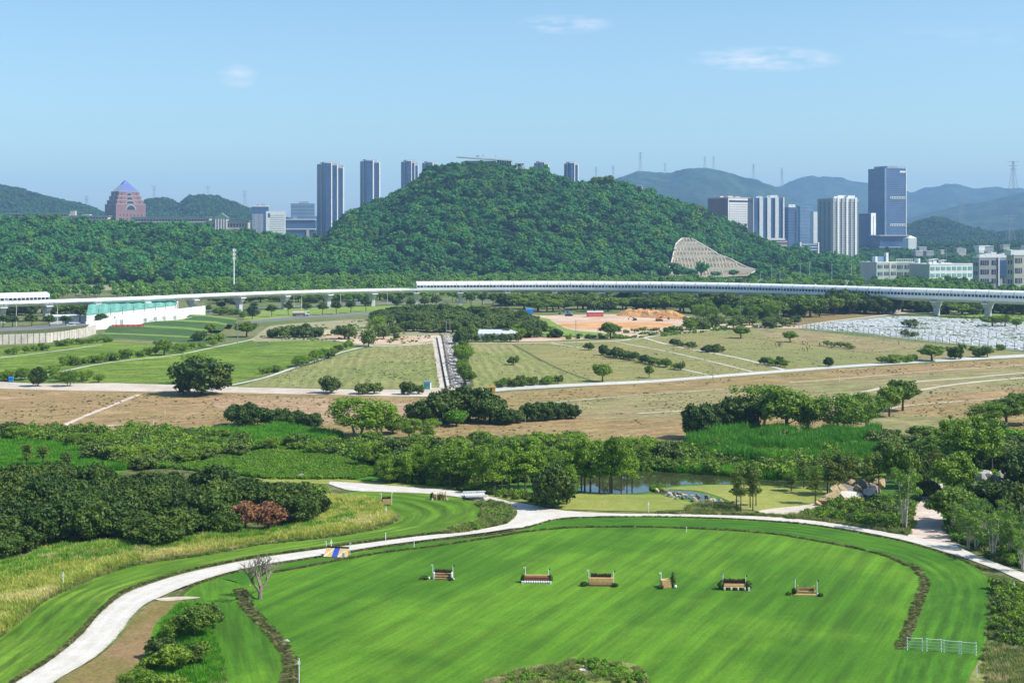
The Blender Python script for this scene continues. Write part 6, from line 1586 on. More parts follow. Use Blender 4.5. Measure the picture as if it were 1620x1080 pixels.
def limbs(seed, h, r, spread, n=7, z0=.3, trunks=1, k=7, wob=.06):
    """tapered trunk(s) with limbs reaching into the crown"""
    q = random.Random(seed); m = MB()
    for t in range(trunks):
        a = 2*math.pi*t/max(trunks, 1) + q.random(); bx, by = (.0, .0) if trunks == 1 else (math.cos(a)*r*1.5, math.sin(a)*r*1.5)
        lx, ly = (q.uniform(-1,1)*wob*h, q.uniform(-1,1)*wob*h) if trunks == 1 else (math.cos(a)*spread*.35, math.sin(a)*spread*.35)
        pts = [Vector((bx+lx*u+q.uniform(-1,1)*wob*.3*h*u, by+ly*u+q.uniform(-1,1)*wob*.3*h*u, h*u)) for u in (0, .2, .45, .7, .95)]
        rad = [r*1.35, r, r*.75, r*.5, r*.18]
        pts[0].z = -.4
        for i in range(4): m.tube(pts[i], pts[i+1], rad[i], rad[i+1], k, cap=False)
        for j in range(n):
            u = z0 + (.92-z0)*(j+q.random()*.8)/n; p = pts[0].lerp(pts[-1], u) if False else Vector((bx+lx*u, by+ly*u, h*u))
            ang = q.uniform(0, 2*math.pi); L = spread*(1.05-u*.6)*q.uniform(.6, 1.0)
            mid = p + Vector((math.cos(ang)*L*.5, math.sin(ang)*L*.5, L*.30)); end = p + Vector((math.cos(ang)*L, math.sin(ang)*L, L*.75))
            rr = r*.42*(1.1-u); m.tube(p, mid, rr, rr*.65, 5, cap=False); m.tube(mid, end, rr*.65, rr*.2, 5, cap=False)
    return m
def dome(seed, n, R0, zc, rz, lr, jit=.25, cover=1.45):
    """lobes over an ellipsoid dome; returns list of (x,y,z,rx,ry,rz)"""
    q = random.Random(seed); out = [(0, 0, zc, R0*.62, R0*.62, rz*.62)]
    for i in range(n):
        t = 2.399963*i + q.uniform(-.4, .4); f = (i+.5)/n; ph = math.acos(1 - cover*f)   # from the top to somewhat below the equator
        s = q.uniform(1-jit, 1+jit*.6); x = math.sin(ph)*math.cos(t)*R0*.68*s; y = math.sin(ph)*math.sin(t)*R0*.68*s; z = zc + math.cos(ph)*rz*.66*s
        l = lr*q.uniform(.75, 1.25); out.append((x, y, z, l, l, l*.8))
    return out
# unit kinds: all built at real size, later scaled to the size wanted
KIND = {}
def kind(name, parts, w, h):
    v = np.array([p.co[:] for p in parts[0][1].vertices]); lo, hi = np.percentile(v[:, :2], [1.5, 98.5], axis=0)
    KIND.setdefault(name, []).append((parts, float((hi-lo).mean()), float(np.percentile(v[:, 2], 99.3))))
for v in range(3):
    kind('broad', [('crown', crown_mesh('broad_crown', dome(10+v, 26, 5.2, 5.9, 4.2, 1.35, .4), 4200, .30, 100+v, 'leaf_broad')), ('trunk', limbs(10+v, 7.5, .34, 4.2).mesh('broad_trunk', M['bark']))], 10, 10.2)
    kind('mango', [('crown', crown_mesh('fruit_crown', dome(20+v, 34, 4.1, 2.75, 3.1, 1.05, .3, 1.75), 4600, .25, 200+v, 'leaf_mango', .85)), ('trunk', limbs(20+v, 4.6, .24, 3.2).mesh('fruit_trunk', M['bark']))], 8.2, 6.6)
    kind('olive', [('crown', crown_mesh('olive_crown', dome(30+v, 24, 3.5, 2.55, 2.4, .95, .45, 1.7), 3000, .25, 300+v, 'leaf_olive', .75)), ('trunk', limbs(30+v, 4.2, .2, 2.6).mesh('olive_trunk', M['bark']))], 7, 5.8)
    q_ = random.Random(50+v)
    fl = [(q_.uniform(-1, 1)*4.2*(1-abs(z-6.8)/7), q_.uniform(-1, 1)*4.2*(1-abs(z-6.8)/7), z, q_.uniform(1.0, 1.9), q_.uniform(1.0, 1.9), q_.uniform(.8, 1.3)) for z in [q_.uniform(2.6, 8.6) for _ in range(30)]]
    kind('feathery', [('crown', crown_mesh('feathery_crown', fl, 4200, .21, 400+v, 'leaf_feather', .5)), ('trunk', limbs(40+v, 8.0, .20, 3.8, 10, .35, 2).mesh('feathery_trunk', M['grey_bark']))], 9.6, 9.4)
    sl = [(q_.uniform(-.9, .9)*(1.25-z/14), q_.uniform(-.9, .9)*(1.25-z/14), z, q_.uniform(.65, 1.15)*(1.35-z/13), q_.uniform(.65, 1.15)*(1.35-z/13), q_.uniform(.3, .6)) for z in [q_.uniform(3.6, 9.8) for _ in range(22)]]
    kind('slender', [('crown', crown_mesh('slender_crown', sl, 1500, .17, 500+v, 'leaf_slender', 0.0)), ('trunk', limbs(50+v, 9.9, .12, 1.2, 14, .36, 1, wob=.02).mesh('slender_trunk', M['bark']))], 3.6, 10.2)
    kind('pondside', [('crown', crown_mesh('pondside_crown', [(a*1.5, b*1.5, c*1.0, d*1.6, e_*1.6, f_*1.3) for a, b, c, d, e_, f_ in sl], 2300, .22, 550+v, 'leaf_feather', .35)), ('trunk', limbs(55+v, 9.9, .15, 1.9, 12, .4, 1, wob=.03).mesh('pondside_trunk', M['bark']))], 5.4, 10.4)
    kind('ball', [('crown', crown_mesh('ball_crown', dome(60+v, 10, 1.9, 3.9, 2.1, .85, .15), 900, .22, 600+v, 'leaf_mango', .85)), ('trunk', limbs(60+v, 4.0, .13, 1.2, 5).mesh('ball_trunk', M['bark']))], 4.1, 6.1)
    yl = [(q_.uniform(-1, 1)*1.7, q_.uniform(-1, 1)*1.7, z, q_.uniform(.5, .9), q_.uniform(.5, .9), q_.uniform(.4, .7)) for z in [q_.uniform(3.0, 7.2) for _ in range(16)]]
    kind('pale_young', [('crown', crown_mesh('young_crown', yl, 1100, .17, 700+v, 'leaf_young', 0)), ('trunk', limbs(70+v, 7.0, .11, 2.2, 9, .2, 4).mesh('young_trunk', M['pale_bark']))], 4.6, 7.8)
    sh = [(q_.uniform(-1.5, 1.5), q_.uniform(-1.5, 1.5), q_.uniform(.5, 1.9), q_.uniform(.7, 1.1), q_.uniform(.7, 1.1), q_.uniform(.5, .9)) for _ in range(9)]
    kind('shrub', [('crown', crown_mesh('shrub_crown', sh, 1100, .19, 800+v, 'leaf_broad', .72)), ('stem', limbs(80+v, 1.8, .07, 1.2, 6, .1, 3).mesh('shrub_stem', M['bark']))], 4.4, 2.7)
kind('brown', [('crown', crown_mesh('brown_crown', dome(91, 14, 3.2, 3.2, 2.6, 1.15, .25), 2300, .24, 900, 'leaf_brown', .6)), ('trunk', limbs(91, 4.4, .2, 2.6).mesh('brown_trunk', M['bark']))], 6.6, 5.8)
kind('withered', [('crown', crown_mesh('withered_crown', dome(92, 12, 2.6, 3.6, 2.6, .9, .25), 1300, .15, 901, 'leaf_grey', 0)), ('trunk', limbs(92, 5.4, .14, 2.6, 22, .25, 2).mesh('withered_trunk', M['grey_bark']))], 5.4, 6.6)
kind('bright', [('crown', crown_mesh('bright_crown', dome(93, 12, 2.6, 2.3, 2.0, 1.0, .25), 1700, .22, 902, 'leaf_bright', .7)), ('trunk', limbs(93, 3.0, .14, 2.0).mesh('bright_trunk', M['bark']))], 5.4, 4.4)
# bare tree: twice-forked limbs
def bare_tree(seed):
    q = random.Random(seed); m = MB()
    def grow(p, d, L, r, lv):
        e = p + d*L; m.tube(p, e, r, r*.68, 6 if lv < 2 else 4, cap=False)
        if lv >= 5: return
        for k in range(2 if lv < 1 else 3 if lv < 4 else 2):
            a = q.uniform(0, 6.28); s = q.uniform(.35, .75); nd = (d + Vector((math.cos(a)*s, math.sin(a)*s*.9, q.uniform(-.1, .3)))).normalized()
            grow(p.lerp(e, q.uniform(.65, 1.0)), nd, L*q.uniform(.62, .85), r*.62, lv+1)
    grow(Vector((0,0,-.2)), Vector((.05,0,1)), 1.7, .19, 0); grow(Vector((0,0,.7)), Vector((.5,.1,.9)).normalized(), 1.6, .12, 1); grow(Vector((0,0,.8)), Vector((-.5,-.1,.9)).normalized(), 1.6, .12, 1)
    return m
# banana-like / palm clump: long arching leaves
def palm_mesh(seed, n=16, L=2.6, mat='leaf_young', stemh=.8):
    q = random.Random(seed); m = MB()
    for k in range(n):
        a = 6.283*k/n + q.uniform(-.2, .2); el = q.uniform(.5, 1.3); p = Vector((0, 0, stemh)); w = .0
        dirv = Vector((math.cos(a)*math.cos(el), math.sin(a)*math.cos(el), math.sin(el))); side = Vector((-math.sin(a), math.cos(a), 0)); prev = None
        for s in range(6):
            t = s/5; c = p + dirv*L*t + Vector((0, 0, -L*.45*t*t)); wd = .32*math.sin(math.pi*min(t*.9+.08, 1)); cur = (c - side*wd, c + side*wd)
            if prev: m.quad(tuple(prev[0]), tuple(prev[1]), tuple(cur[1]), tuple(cur[0]))
            prev = cur
    return m.mesh('palm_leaves', M[mat])
def palm_stem(h): m = MB(); m.tube((0,0,-.3), (.1,0,h), .16, .11, 7); return m.mesh('palm_stem', M['grey_bark'])

TREES = 0
def zone(px, table):
    for lim, ph in table:
        if px < lim: return ph
    return table[-1][1]
def sized(W, lo, hi): return 'small' if W < lo else 'large' if W > hi else 'mid-sized'
def tree(kd, px, py, w, h, lab, group=None, cat='tree', name=None, z=0.0, parts=True, v=None, world=None, frac=True):
    """plant one tree of a kind: base at photo point, w and h in photo pixels"""
    global TREES; TREES += 1
    if world is None:
        x, y, _ = P(px, py, z); s = S(py, z); W_, H_ = w/s, h/s
    else: x, y, z = world; W_, H_ = w, h
    pl, w0, h0 = KIND[kd][rnd.randrange(len(KIND[kd])) if v is None else v % len(KIND[kd])]
    nm = name or {'broad':'broadleaf_tree','mango':'fruit_tree','olive':'orchard_tree','feathery':'feathery_tree','slender':'slender_tree','pondside':'pondside_tree','ball':'roadside_tree','pale_young':'young_tree','shrub':'shrub','brown':'brown_tree','withered':'withered_tree','bright':'bright_tree'}[kd]
    e = empty(nm, (x, y, z - .05), rnd.uniform(0, 6.28), lab, 'shrub' if kd == 'shrub' else cat, group)
    e.scale = (W_/w0, W_/w0, H_/h0)
    for pn, me in pl: link(pn, me, e)
    return e
def world_pts(poly_px, n, mind=0.0, seed=1, z=0.0, maxtry=60, mask=None):
    """random points of the plain inside a polygon given in photo pixels"""
    w = wpoly(poly_px, z); q = np.random.default_rng(seed); xs = [p[0] for p in w]; ys = [p[1] for p in w]; out = []
    grid = {}
    tries = 0
    while len(out) < n and tries < maxtry:
        tries += 1; X = q.uniform(min(xs), max(xs), n*2); Y = q.uniform(min(ys), max(ys), n*2); ok = inpoly(X, Y, w)
        if mask is not None: ok &= mask(X, Y, q)
        for x, y in zip(X[ok], Y[ok]):
            if mind:
                gx, gy = int(x//mind), int(y//mind)
                if any((x-a)**2+(y-b)**2 < mind*mind for i in (-1,0,1) for j in (-1,0,1) for a, b in grid.get((gx+i, gy+j), ())): continue
                grid.setdefault((gx, gy), []).append((x, y))
            out.append((x, y))
            if len(out) >= n: break
    return np.array(out)

# ---- geometry-node scatter for masses nobody could count
protos = {}
holes = lambda sc, th: (lambda X, Y, q: fbm(X/sc, Y/sc, 3) > th)
def proto_collection(name, meshes):
    c = bpy.data.collections.new(name)
    for i, me in enumerate(meshes): c.objects.link(bpy.data.objects.new('%s_%d' % (name, i), me))
    protos[name] = c; return c
def scatter(name, pts, scales, coll, kindtag='stuff', seed=0, tilt=.08, label=None, cat=None):
    """one object: every point carries a plant of the collection"""
    q = np.random.default_rng(seed); n = len(pts)
    me = bpy.data.meshes.new(name); me.vertices.add(n); me.vertices.foreach_set('co', np.asarray(pts, np.float32).ravel())
    a = me.attributes.new('sc', 'FLOAT_VECTOR', 'POINT'); a.data.foreach_set('vector', np.asarray(scales, np.float32).ravel())
    r = np.stack([q.uniform(-tilt, tilt, n), q.uniform(-tilt, tilt, n), q.uniform(0, 6.283, n)], -1).astype(np.float32)
    a = me.attributes.new('ro', 'FLOAT_VECTOR', 'POINT'); a.data.foreach_set('vector', r.ravel())
    a = me.attributes.new('id_pick', 'INT', 'POINT'); a.data.foreach_set('value', q.integers(0, len(coll.objects), n).astype(np.int32))
    me.update(); o = link(name, me); g = bpy.data.node_groups.new(name, 'GeometryNodeTree')
    g.interface.new_socket('Geometry', in_out='INPUT', socket_type='NodeSocketGeometry'); g.interface.new_socket('Geometry', in_out='OUTPUT', socket_type='NodeSocketGeometry')
    gi = g.nodes.new('NodeGroupInput'); go = g.nodes.new('NodeGroupOutput'); ip = g.nodes.new('GeometryNodeInstanceOnPoints'); ci = g.nodes.new('GeometryNodeCollectionInfo')
    ci.inputs['Collection'].default_value = coll; ci.inputs['Separate Children'].default_value = True; ci.inputs['Reset Children'].default_value = True
    def attr(nm, dt):
        n_ = g.nodes.new('GeometryNodeInputNamedAttribute'); n_.data_type = dt; n_.inputs['Name'].default_value = nm; return [s for s in n_.outputs if s.enabled and s.name == 'Attribute'][0]
    er = g.nodes.new('FunctionNodeEulerToRotation')
    L = g.links.new; L(gi.outputs[0], ip.inputs['Points']); L(ci.outputs[0], ip.inputs['Instance']); ip.inputs['Pick Instance'].default_value = True
    L(attr('id_pick', 'INT'), ip.inputs['Instance Index']); L(attr('ro', 'FLOAT_VECTOR'), er.inputs[0]); L(er.outputs[0], ip.inputs['Rotation']); L(attr('sc', 'FLOAT_VECTOR'), ip.inputs['Scale'])
    L(ip.outputs[0], go.inputs[0]); md = o.modifiers.new('scatter', 'NODES'); md.node_group = g
    return tag(o, label, cat, None, kindtag)

def far_tree_mesh(seed, mat, n=760, size=.50, R0=4.6, zc=6.0, rz=4.0, lr=1.9, tr=True):
    ex = MB(); ex.tube((0, 0, -2.5), (0, 0, 5), .32, .2, 5, cap=False)
    return crown_mesh('far_crown', dome(seed, 14, R0, zc, rz, lr*.82, .45), n, size, seed, mat, .88, extra=(ex, 'bark'))
FOREST = proto_collection('forest_trees', [far_tree_mesh(1000+i, m_, R0=4.4+.6*(i % 3), zc=5.4+.9*(i % 2), rz=3.6+.8*(i % 3)) for i, m_ in enumerate(['leaf_forest']*8 + ['leaf_park'])])
FARWOOD = proto_collection('far_wood_trees', [far_tree_mesh(1100+i, 'leaf_forest_far', 160, 1.0) for i in range(4)])
PARK = proto_collection('park_trees', [far_tree_mesh(1200+i, 'leaf_park', 520, .5, R0=4.0) for i in range(4)])
BELT = proto_collection('belt_trees', [far_tree_mesh(1300+i, m_, 600, .45) for i, m_ in enumerate(['leaf_broad', 'leaf_mango', 'leaf_broad', 'leaf_olive'])])
def blades(seed, n, h, spread, mat, width=.05, lean=.35, seg=2):
    q = np.random.default_rng(seed); m = MB()
    for i in range(n):
        a = q.uniform(0, 6.283); r = spread*math.sqrt(q.random()); x, y = math.cos(a)*r, math.sin(a)*r; hh = h*q.uniform(.55, 1.1)
        b = q.uniform(0, 6.283); le = lean*hh*q.uniform(.2, 1); dx, dy = math.cos(b)*le, math.sin(b)*le; sx, sy = -math.sin(b)*width, math.cos(b)*width
        m.quad((x-sx, y-sy, 0), (x+sx, y+sy, 0), (x+dx*.35+sx*.8, y+dy*.35+sy*.8, hh*.6), (x+dx*.35-sx*.8, y+dy*.35-sy*.8, hh*.6))
        m.tri((x+dx*.35-sx*.8, y+dy*.35-sy*.8, hh*.6), (x+dx*.35+sx*.8, y+dy*.35+sy*.8, hh*.6), (x+dx, y+dy, hh))
    return m.mesh('grass_blades', M[mat])
REED = proto_collection('reeds', [blades(1+i, 110, 1.7, 1.1, 'grass_green', .06, .5) for i in range(3)])
REEDD = proto_collection('dark_reeds', [blades(11+i, 110, 2.3, 1.2, 'grass_dark', .07, .4) for i in range(3)])
TALLG = proto_collection('tall_grass_tufts', [blades(21+i, 120, 1.0, .8, 'grass_yellow', .035, .7) for i in range(4)])
MIXG = proto_collection('mixed_tufts', [blades(31+i, 90, .7, .7, 'grass_mixed', .035, .6) for i in range(3)])
DITCHG = proto_collection('ditch_tufts', [blades(51+i, 80, .8, .8, m_, .035, .7) for i, m_ in enumerate(['grass_ditch', 'grass_ditch', 'grass_mixed'])])
LOWG = proto_collection('green_tufts', [blades(41+i, 70, .35, .6, 'grass_green', .03, .6) for i in range(2)])
SCRUB = proto_collection('scrub_bushes', [crown_mesh('scrub', [(random.Random(i*9+j).uniform(-1,1), random.Random(i*7+j+3).uniform(-1,1), random.Random(i+j*5).uniform(.3,1.2), .75, .75, .55) for j in range(6)], 420, .2, 50+i, mt, .7) for i, mt in enumerate(['leaf_broad', 'leaf_feather', 'leaf_olive', 'leaf_feather', 'leaf_mango', 'leaf_young'])])
SCRUBB = proto_collection('bright_bushes', [crown_mesh('scrub', [(random.Random(i*9+j).uniform(-1,1), random.Random(i*7+j+3).uniform(-1,1), random.Random(i+j*5).uniform(.2,1.0), .7, .7, .5) for j in range(6)], 420, .2, 60+i, mt, .7) for i, mt in enumerate(['leaf_bright', 'leaf_feather', 'leaf_young'])])
def sc_uniform(n, lo, hi, seed, zlo=.8, zhi=1.25):
    q = np.random.default_rng(seed); s = q.uniform(lo, hi, n); return np.stack([s, s, s*q.uniform(zlo, zhi, n)], -1)
def spread(name, poly, n, coll, lo, hi, seed, mind=0, mask=None, z=.02, **kw):
    p = world_pts(poly, n, mind, seed, mask=mask)
    if not len(p): return
    k = .55 + .9*fbm(p[:, 0]/5.5, p[:, 1]/9., 3)
    return scatter(name, np.column_stack([p, np.full(len(p), z)]), sc_uniform(len(p), lo, hi, seed+1)*k[:, None], coll, seed=seed, **kw)

# ---- forest on the hill and ridge: jittered grid over the slopes
def forest():
    q = np.random.default_rng(77); P_, S_ = [], []
    sp_ = 10.2; ys = np.arange(1560, 2520, sp_); allx = []
    for Y in ys:
        hw = Y*.40+40; xs = np.arange(-hw, hw, sp_); X = xs + q.uniform(-.5, .5, len(xs))*sp_*.9; allx.append(np.stack([X, Y + q.uniform(-.5, .5, len(xs))*sp_*.9], -1))
    A = np.concatenate(allx); X, Y = A[:, 0], A[:, 1]; px = 810 + X*F/Y; Z = terrain(X, Y)
    py = HY + (H - Z)*F/Y
    keep = (Z > 1.2)
    # drop what the crest hides: only a few rows behind the crest matter
    Yc = np.interp(px, [450, 620], [2050, 2260]); keep &= Y < Yc + 70
    spx, spy = scar_mask(X, Y); keep &= ~inpoly(spx, spy, [(1046,446),(1052,422),(1058,398),(1064,380),(1078,372),(1100,374),(1118,384),(1140,398),(1168,411),(1200,426),(1200,446)])
    gap = fbm(X/45+3, Y/45, 3); keep &= ~((gap < .30) & (q.random(len(X)) < .8))
    keep &= ~((px > 722) & (px < 824) & (Y > Yc - 16))
    X, Y, Z = X[keep], Y[keep], Z[keep]
    s = 1.28 * q.uniform(.7, 1.35, len(X)) * (.55 + 1.1*fbm(X/60, Y/60, 2)) * np.where(q.random(len(X)) < .12, 1.5, 1.0)
    Yc = Yc[keep]; px = px[keep]; s = np.where((px > 690) & (px < 840) & (Y > Yc - 90), np.minimum(s*.75, .82), s); s = np.minimum(s, 2.1)
    S_ = np.stack([s, s, s*q.uniform(.75, 1.1, len(X))], -1)
    o = scatter('forest', np.stack([X, Y, Z-1.0], -1), S_, FOREST, seed=5)
    print('forest', len(X))
forest()
def forest_far():
    q = np.random.default_rng(78); n = 9000; px = q.uniform(-150, 460, n); Y = q.uniform(3850, 4700, n); X = (px-810)*Y/F
    px2 = q.uniform(1400, 1800, 9000); Y2 = q.uniform(3000, 4750, 9000); X2 = (px2-810)*Y2/F
    X = np.concatenate([X, X2]); Y = np.concatenate([Y, Y2]); Z = terrain(X, Y); k = Z > 8; X, Y, Z = X[k], Y[k], Z[k]; s = q.uniform(1.1, 2.0, len(X))
    scatter('far_wood', np.stack([X, Y, Z-1], -1), np.stack([s, s, s*.9], -1), FARWOOD, seed=6); print('far wood', len(X))
forest_far()
# woodland park between the viaduct and the ridge, and right-hand belt
def park():
    q = np.random.default_rng(79); sp_ = 8.5; out = []
    for Y in np.arange(1160, 1760, sp_):
        hw = Y*.40+30; xs = np.arange(-hw, hw, sp_); out.append(np.stack([xs + q.uniform(-.5,.5,len(xs))*sp_, Y + q.uniform(-.5,.5,len(xs))*sp_], -1))
    A = np.concatenate(out); X, Y = A[:, 0], A[:, 1]; px = 810 + X*F/Y; Z = terrain(X, Y); py = HY + (H-Z)*F/Y
    den = .30 + .5*sstep(462, 444, py) + .45*(fbm(X/60, Y/60, 3)-.5)*2
    for (x0, y0, rx, ry) in ((120,459,50,4),(180,455,60,4),(230,450,50,3),(285,444,40,3),(470,438,60,3.5),(430,432,30,3),(950,442,40,4),(1270,440,60,6),(1180,447,60,6),(1330,450,40,5),(1380,440,30,6)):
        den = den - 1.1*np.exp(-(((px-x0)/rx)**2 + ((py-y0)/ry)**2))
    den = np.where((py > 466), .12 + .5*(fbm(X/40, Y/40, 2) > .56), den)
    den = np.where((px > 1365) & (py < 452), -1, den)
    den = np.where((px > 1040) & (px < 1190) & (Y > 1650), -1, den)
    keep = (q.random(len(X)) < den) & (Z < 2.5) & (py > 441 - 4*(px < 600))
    X, Y, Z = X[keep], Y[keep], Z[keep]; s = q.uniform(.6, 1.15, len(X))
    scatter('park_woodland', np.stack([X, Y, Z-.5], -1), np.stack([s, s, s*q.uniform(.8, 1.2, len(X))], -1), PARK, seed=8); print('park', len(X))
park()
# wooded belt behind the factories and between the far blocks
q = np.random.default_rng(80); n = 5200; px_ = q.uniform(1190, 1900, n); Y_ = 1640 + 1350*q.random(n)**.8; X_ = (px_-810)*Y_/F; Z_ = terrain(X_, Y_)
s_ = q.uniform(.6, 1.1, n); k_ = fbm(X_/80, Y_/80, 3) > .44
scatter('city_woodland', np.stack([X_, Y_, Z_-1], -1)[k_], np.stack([s_, s_, s_*.9], -1)[k_], FOREST, seed=9)
for (px, py, w, h) in ((1478,447,30,24),(1500,447,34,30),(1520,448,36,33),(1545,449,26,20),(1430,449,26,16),(1400,450,30,18),(1385,449,20,14),(1415,450,20,14),(1570,451,26,14),(1600,452,26,12),(1455,450,22,14),(1364,446,20,26),(1372,446,16,20)):
    tree('broad', px, py, w, h, 'dark rounded tree masking the lower wall of the factories', 'trees in front of the factories')
for (px, py, w, h, lab) in ((1102, 352, 22, 28, 'lone dark tree standing up from the hill crest right of the summit'), (948, 300, 26, 20, 'tall feathery tree on the hill crest right of the white hut'), (962, 296, 22, 18, 'second feathery tree on the hill crest, beside the taller one')):
    Yt = 2230.0; tree('broad', 0, 0, w*Yt/F, h*Yt/F, lab, world=(XY(px, Yt), Yt, ZY(py, Yt)))

# ---- tree belt under the viaduct, right: individual trees
q = random.Random(31); rng2 = np.random.default_rng(31)
BL = 'tree of the viaduct belt'
BG = 'trees of the belt in front of the enclosed viaduct'
ZB = [(40, 'near the left photo edge'), (120, 'by the big left pier'), (200, 'by the site cabins'), (330, 'below the terraces'), (420, 'left of the tanker lorry'), (520, 'above the green crop field'), (640, 'above the olive field'), (700, 'left of the ruined trough'),
      (760, 'beside the ruined trough'), (830, 'by the white nursery shelter'), (900, 'behind the green patch'), (970, 'behind the reddish cabin row'), (1040, 'behind the orange earth bank'), (1100, 'right of the orange earth bank'), (1160, 'below the lattice slope'),
      (1230, 'behind the upper field path'), (1300, 'left of the dirt road bend'), (1370, 'along the dirt road'), (1430, 'behind the white hut'), (1500, 'behind the lone nursery tree'), (1570, 'behind the nursery tree pair'), (9999, 'at the right photo edge')]
def row(x0, x1, y0, y1, n, w, h, kinds, lab, group, jx=6, jy=2.5, cat='tree'):
    last = {}
    for i in range(n):
        t = (i+.5)/n; px = x0+(x1-x0)*t + q.uniform(-jx, jx); kd = q.choice(kinds); ww = w*q.uniform(.75, 1.3); hh = h*q.uniform(.75, 1.25)
        l = lab if n < 4 else '%s %s, %s' % ('small' if ww < w*.9 else 'wide' if ww > w*1.15 else 'middling', lab, zone(px, ZB))
        if len(l.split()) > 16 or l in last: l = '%s %s, %s' % ('short' if hh < h*.9 else 'tall' if hh > h*1.12 else 'plain', lab, ('left end', 'left half', 'middle', 'right half', 'right end')[min(4, int(t*5))])
        last[l] = 1
        tree(kd, px, y0+(y1-y0)*t + q.uniform(-jy, jy), ww, hh, l if len(l.split()) <= 16 else lab, group, cat)
row(830, 1080, 491, 490, 24, 30, 21, ['broad', 'broad', 'mango', 'olive'], BL+', front row', BG)
row(790, 1100, 483, 483, 22, 28, 17, ['broad', 'mango'], BL+', rear row', BG)
row(1080, 1420, 494, 489, 34, 32, 24, ['broad', 'broad', 'mango'], BL+', front row', BG)
row(1100, 1400, 484, 484, 24, 30, 19, ['broad', 'feathery', 'mango'], BL+', rear row', BG)
row(1190, 1300, 502, 500, 9, 34, 28, ['broad', 'mango'], BL+', nearest cluster', BG)
row(1420, 1640, 492, 493, 22, 24, 14, ['mango', 'broad'], 'dark '+BL+', front row', BG)
row(1290, 1430, 497, 494, 14, 32, 30, ['broad', 'mango'], BL+', right end', BG)
row(1450, 1640, 495, 496, 16, 28, 20, ['mango', 'broad'], 'dark '+BL+', low front hedge', BG)
row(1430, 1640, 487, 487, 14, 26, 13, ['mango', 'broad'], 'dark '+BL+', rear row', BG)
row(1090, 1260, 520, 516, 15, 17, 15, ['feathery', 'olive', 'broad'], 'open leafy tree scattered behind the right-hand fields', 'scattered trees behind the right-hand fields', 8, 5)
row(1100, 1230, 507, 505, 10, 22, 22, ['feathery', 'broad'], 'open leafy tree scattered behind the right-hand fields', 'scattered trees behind the right-hand fields', 8, 3)
# orchard strip, centre
for k, (x, y) in enumerate(world_pts([(590,512),(610,498),(680,494),(770,500),(835,510),(860,520),(845,536),(790,534),(760,528),(700,520),(640,516)], 80, 7.0, 12)):
    W_ = q.uniform(8.5, 11.5); px = 810 + x*F/y; py = HY + H*F/y; kd = 'olive' if q.random() < .8 else 'mango'
    tree(kd, 0, 0, W_, W_*q.uniform(.55, .7), '%s %s orchard tree, %s part of the strip, %s' % (sized(W_, 9.5, 10.6), 'dark' if kd == 'mango' else 'olive-green', 'rear' if py < 506 else 'middle' if py < 518 else 'front', zone(px, ZB)), 'orchard trees behind the ruined trough', world=(x, y, 0))
row(628, 720, 523, 526, 9, 24, 15, ['olive'], 'round orchard tree in the front row of the dense strip', 'front row of the orchard strip', 3, 1.5)
row(800, 850, 535, 533, 6, 18, 16, ['feathery', 'olive'], 'leafy tree at the right end of the orchard strip', 'trees at the right end of the orchard strip')
# roadside ball trees
for px, py in ((456,499),(485,499),(510,498),(532,497),(555,495),(579,493),(628,491),(650,490),(671,490),(690,489),(745,484),(763,484),(780,485),(795,485),(399,505),(430,501)):
    tree('ball', px, py, 15*q.uniform(.9, 1.1), 20*q.uniform(.9, 1.1), 'round-headed street tree on the tree-lined road, %s' % zone(px, [(415,'leftmost of its row'),(445,'left of the lorry, second of its row'),(470,'just left of the tanker lorry'),(500,'just right of the tanker lorry'),(520,'second right of the tanker lorry'),(545,'above the orchard bush row'),(565,'mid-row beneath a viaduct pier'),(600,'left of the orchard strip'),(640,'first behind the orchard strip'),(660,'below the end of the viaduct enclosure'),(680,'behind the orchard strip, middle'),(700,'above the trough head'),(750,'first of the far foursome'),(772,'second of the far foursome'),(785,'third of the far foursome'),(9999,'last of the far foursome')]), 'street trees along the tree-lined road')
for px, py, w, h in ((20,517,18,18),(50,518,20,20),(78,520,18,22),(104,517,18,18),(126,511,18,26),(160,513,20,17),(5,518,20,20),(350,492,14,15),(374,490,16,16),(330,496,10,14),(402,489,12,10)):
    tree('ball', px, py, w, h, 'round-headed dark street tree beside the left road', 'street trees beside the left road', z=1.5 if px < 200 else 0)
row(-40, 200, 498, 496, 18, 22, 20, ['mango', 'broad'], 'dark tree in the thicket behind the road at the far left', 'thicket trees behind the left road')
row(330, 640, 480, 474, 20, 20, 12, ['mango', 'broad'], 'dark tree glimpsed beneath the open viaduct spans', 'trees beneath the viaduct spans')
row(340, 410, 498, 500, 7, 18, 10, ['olive', 'shrub'], 'low bush beside the tree-lined road', 'bushes beside the tree-lined road')
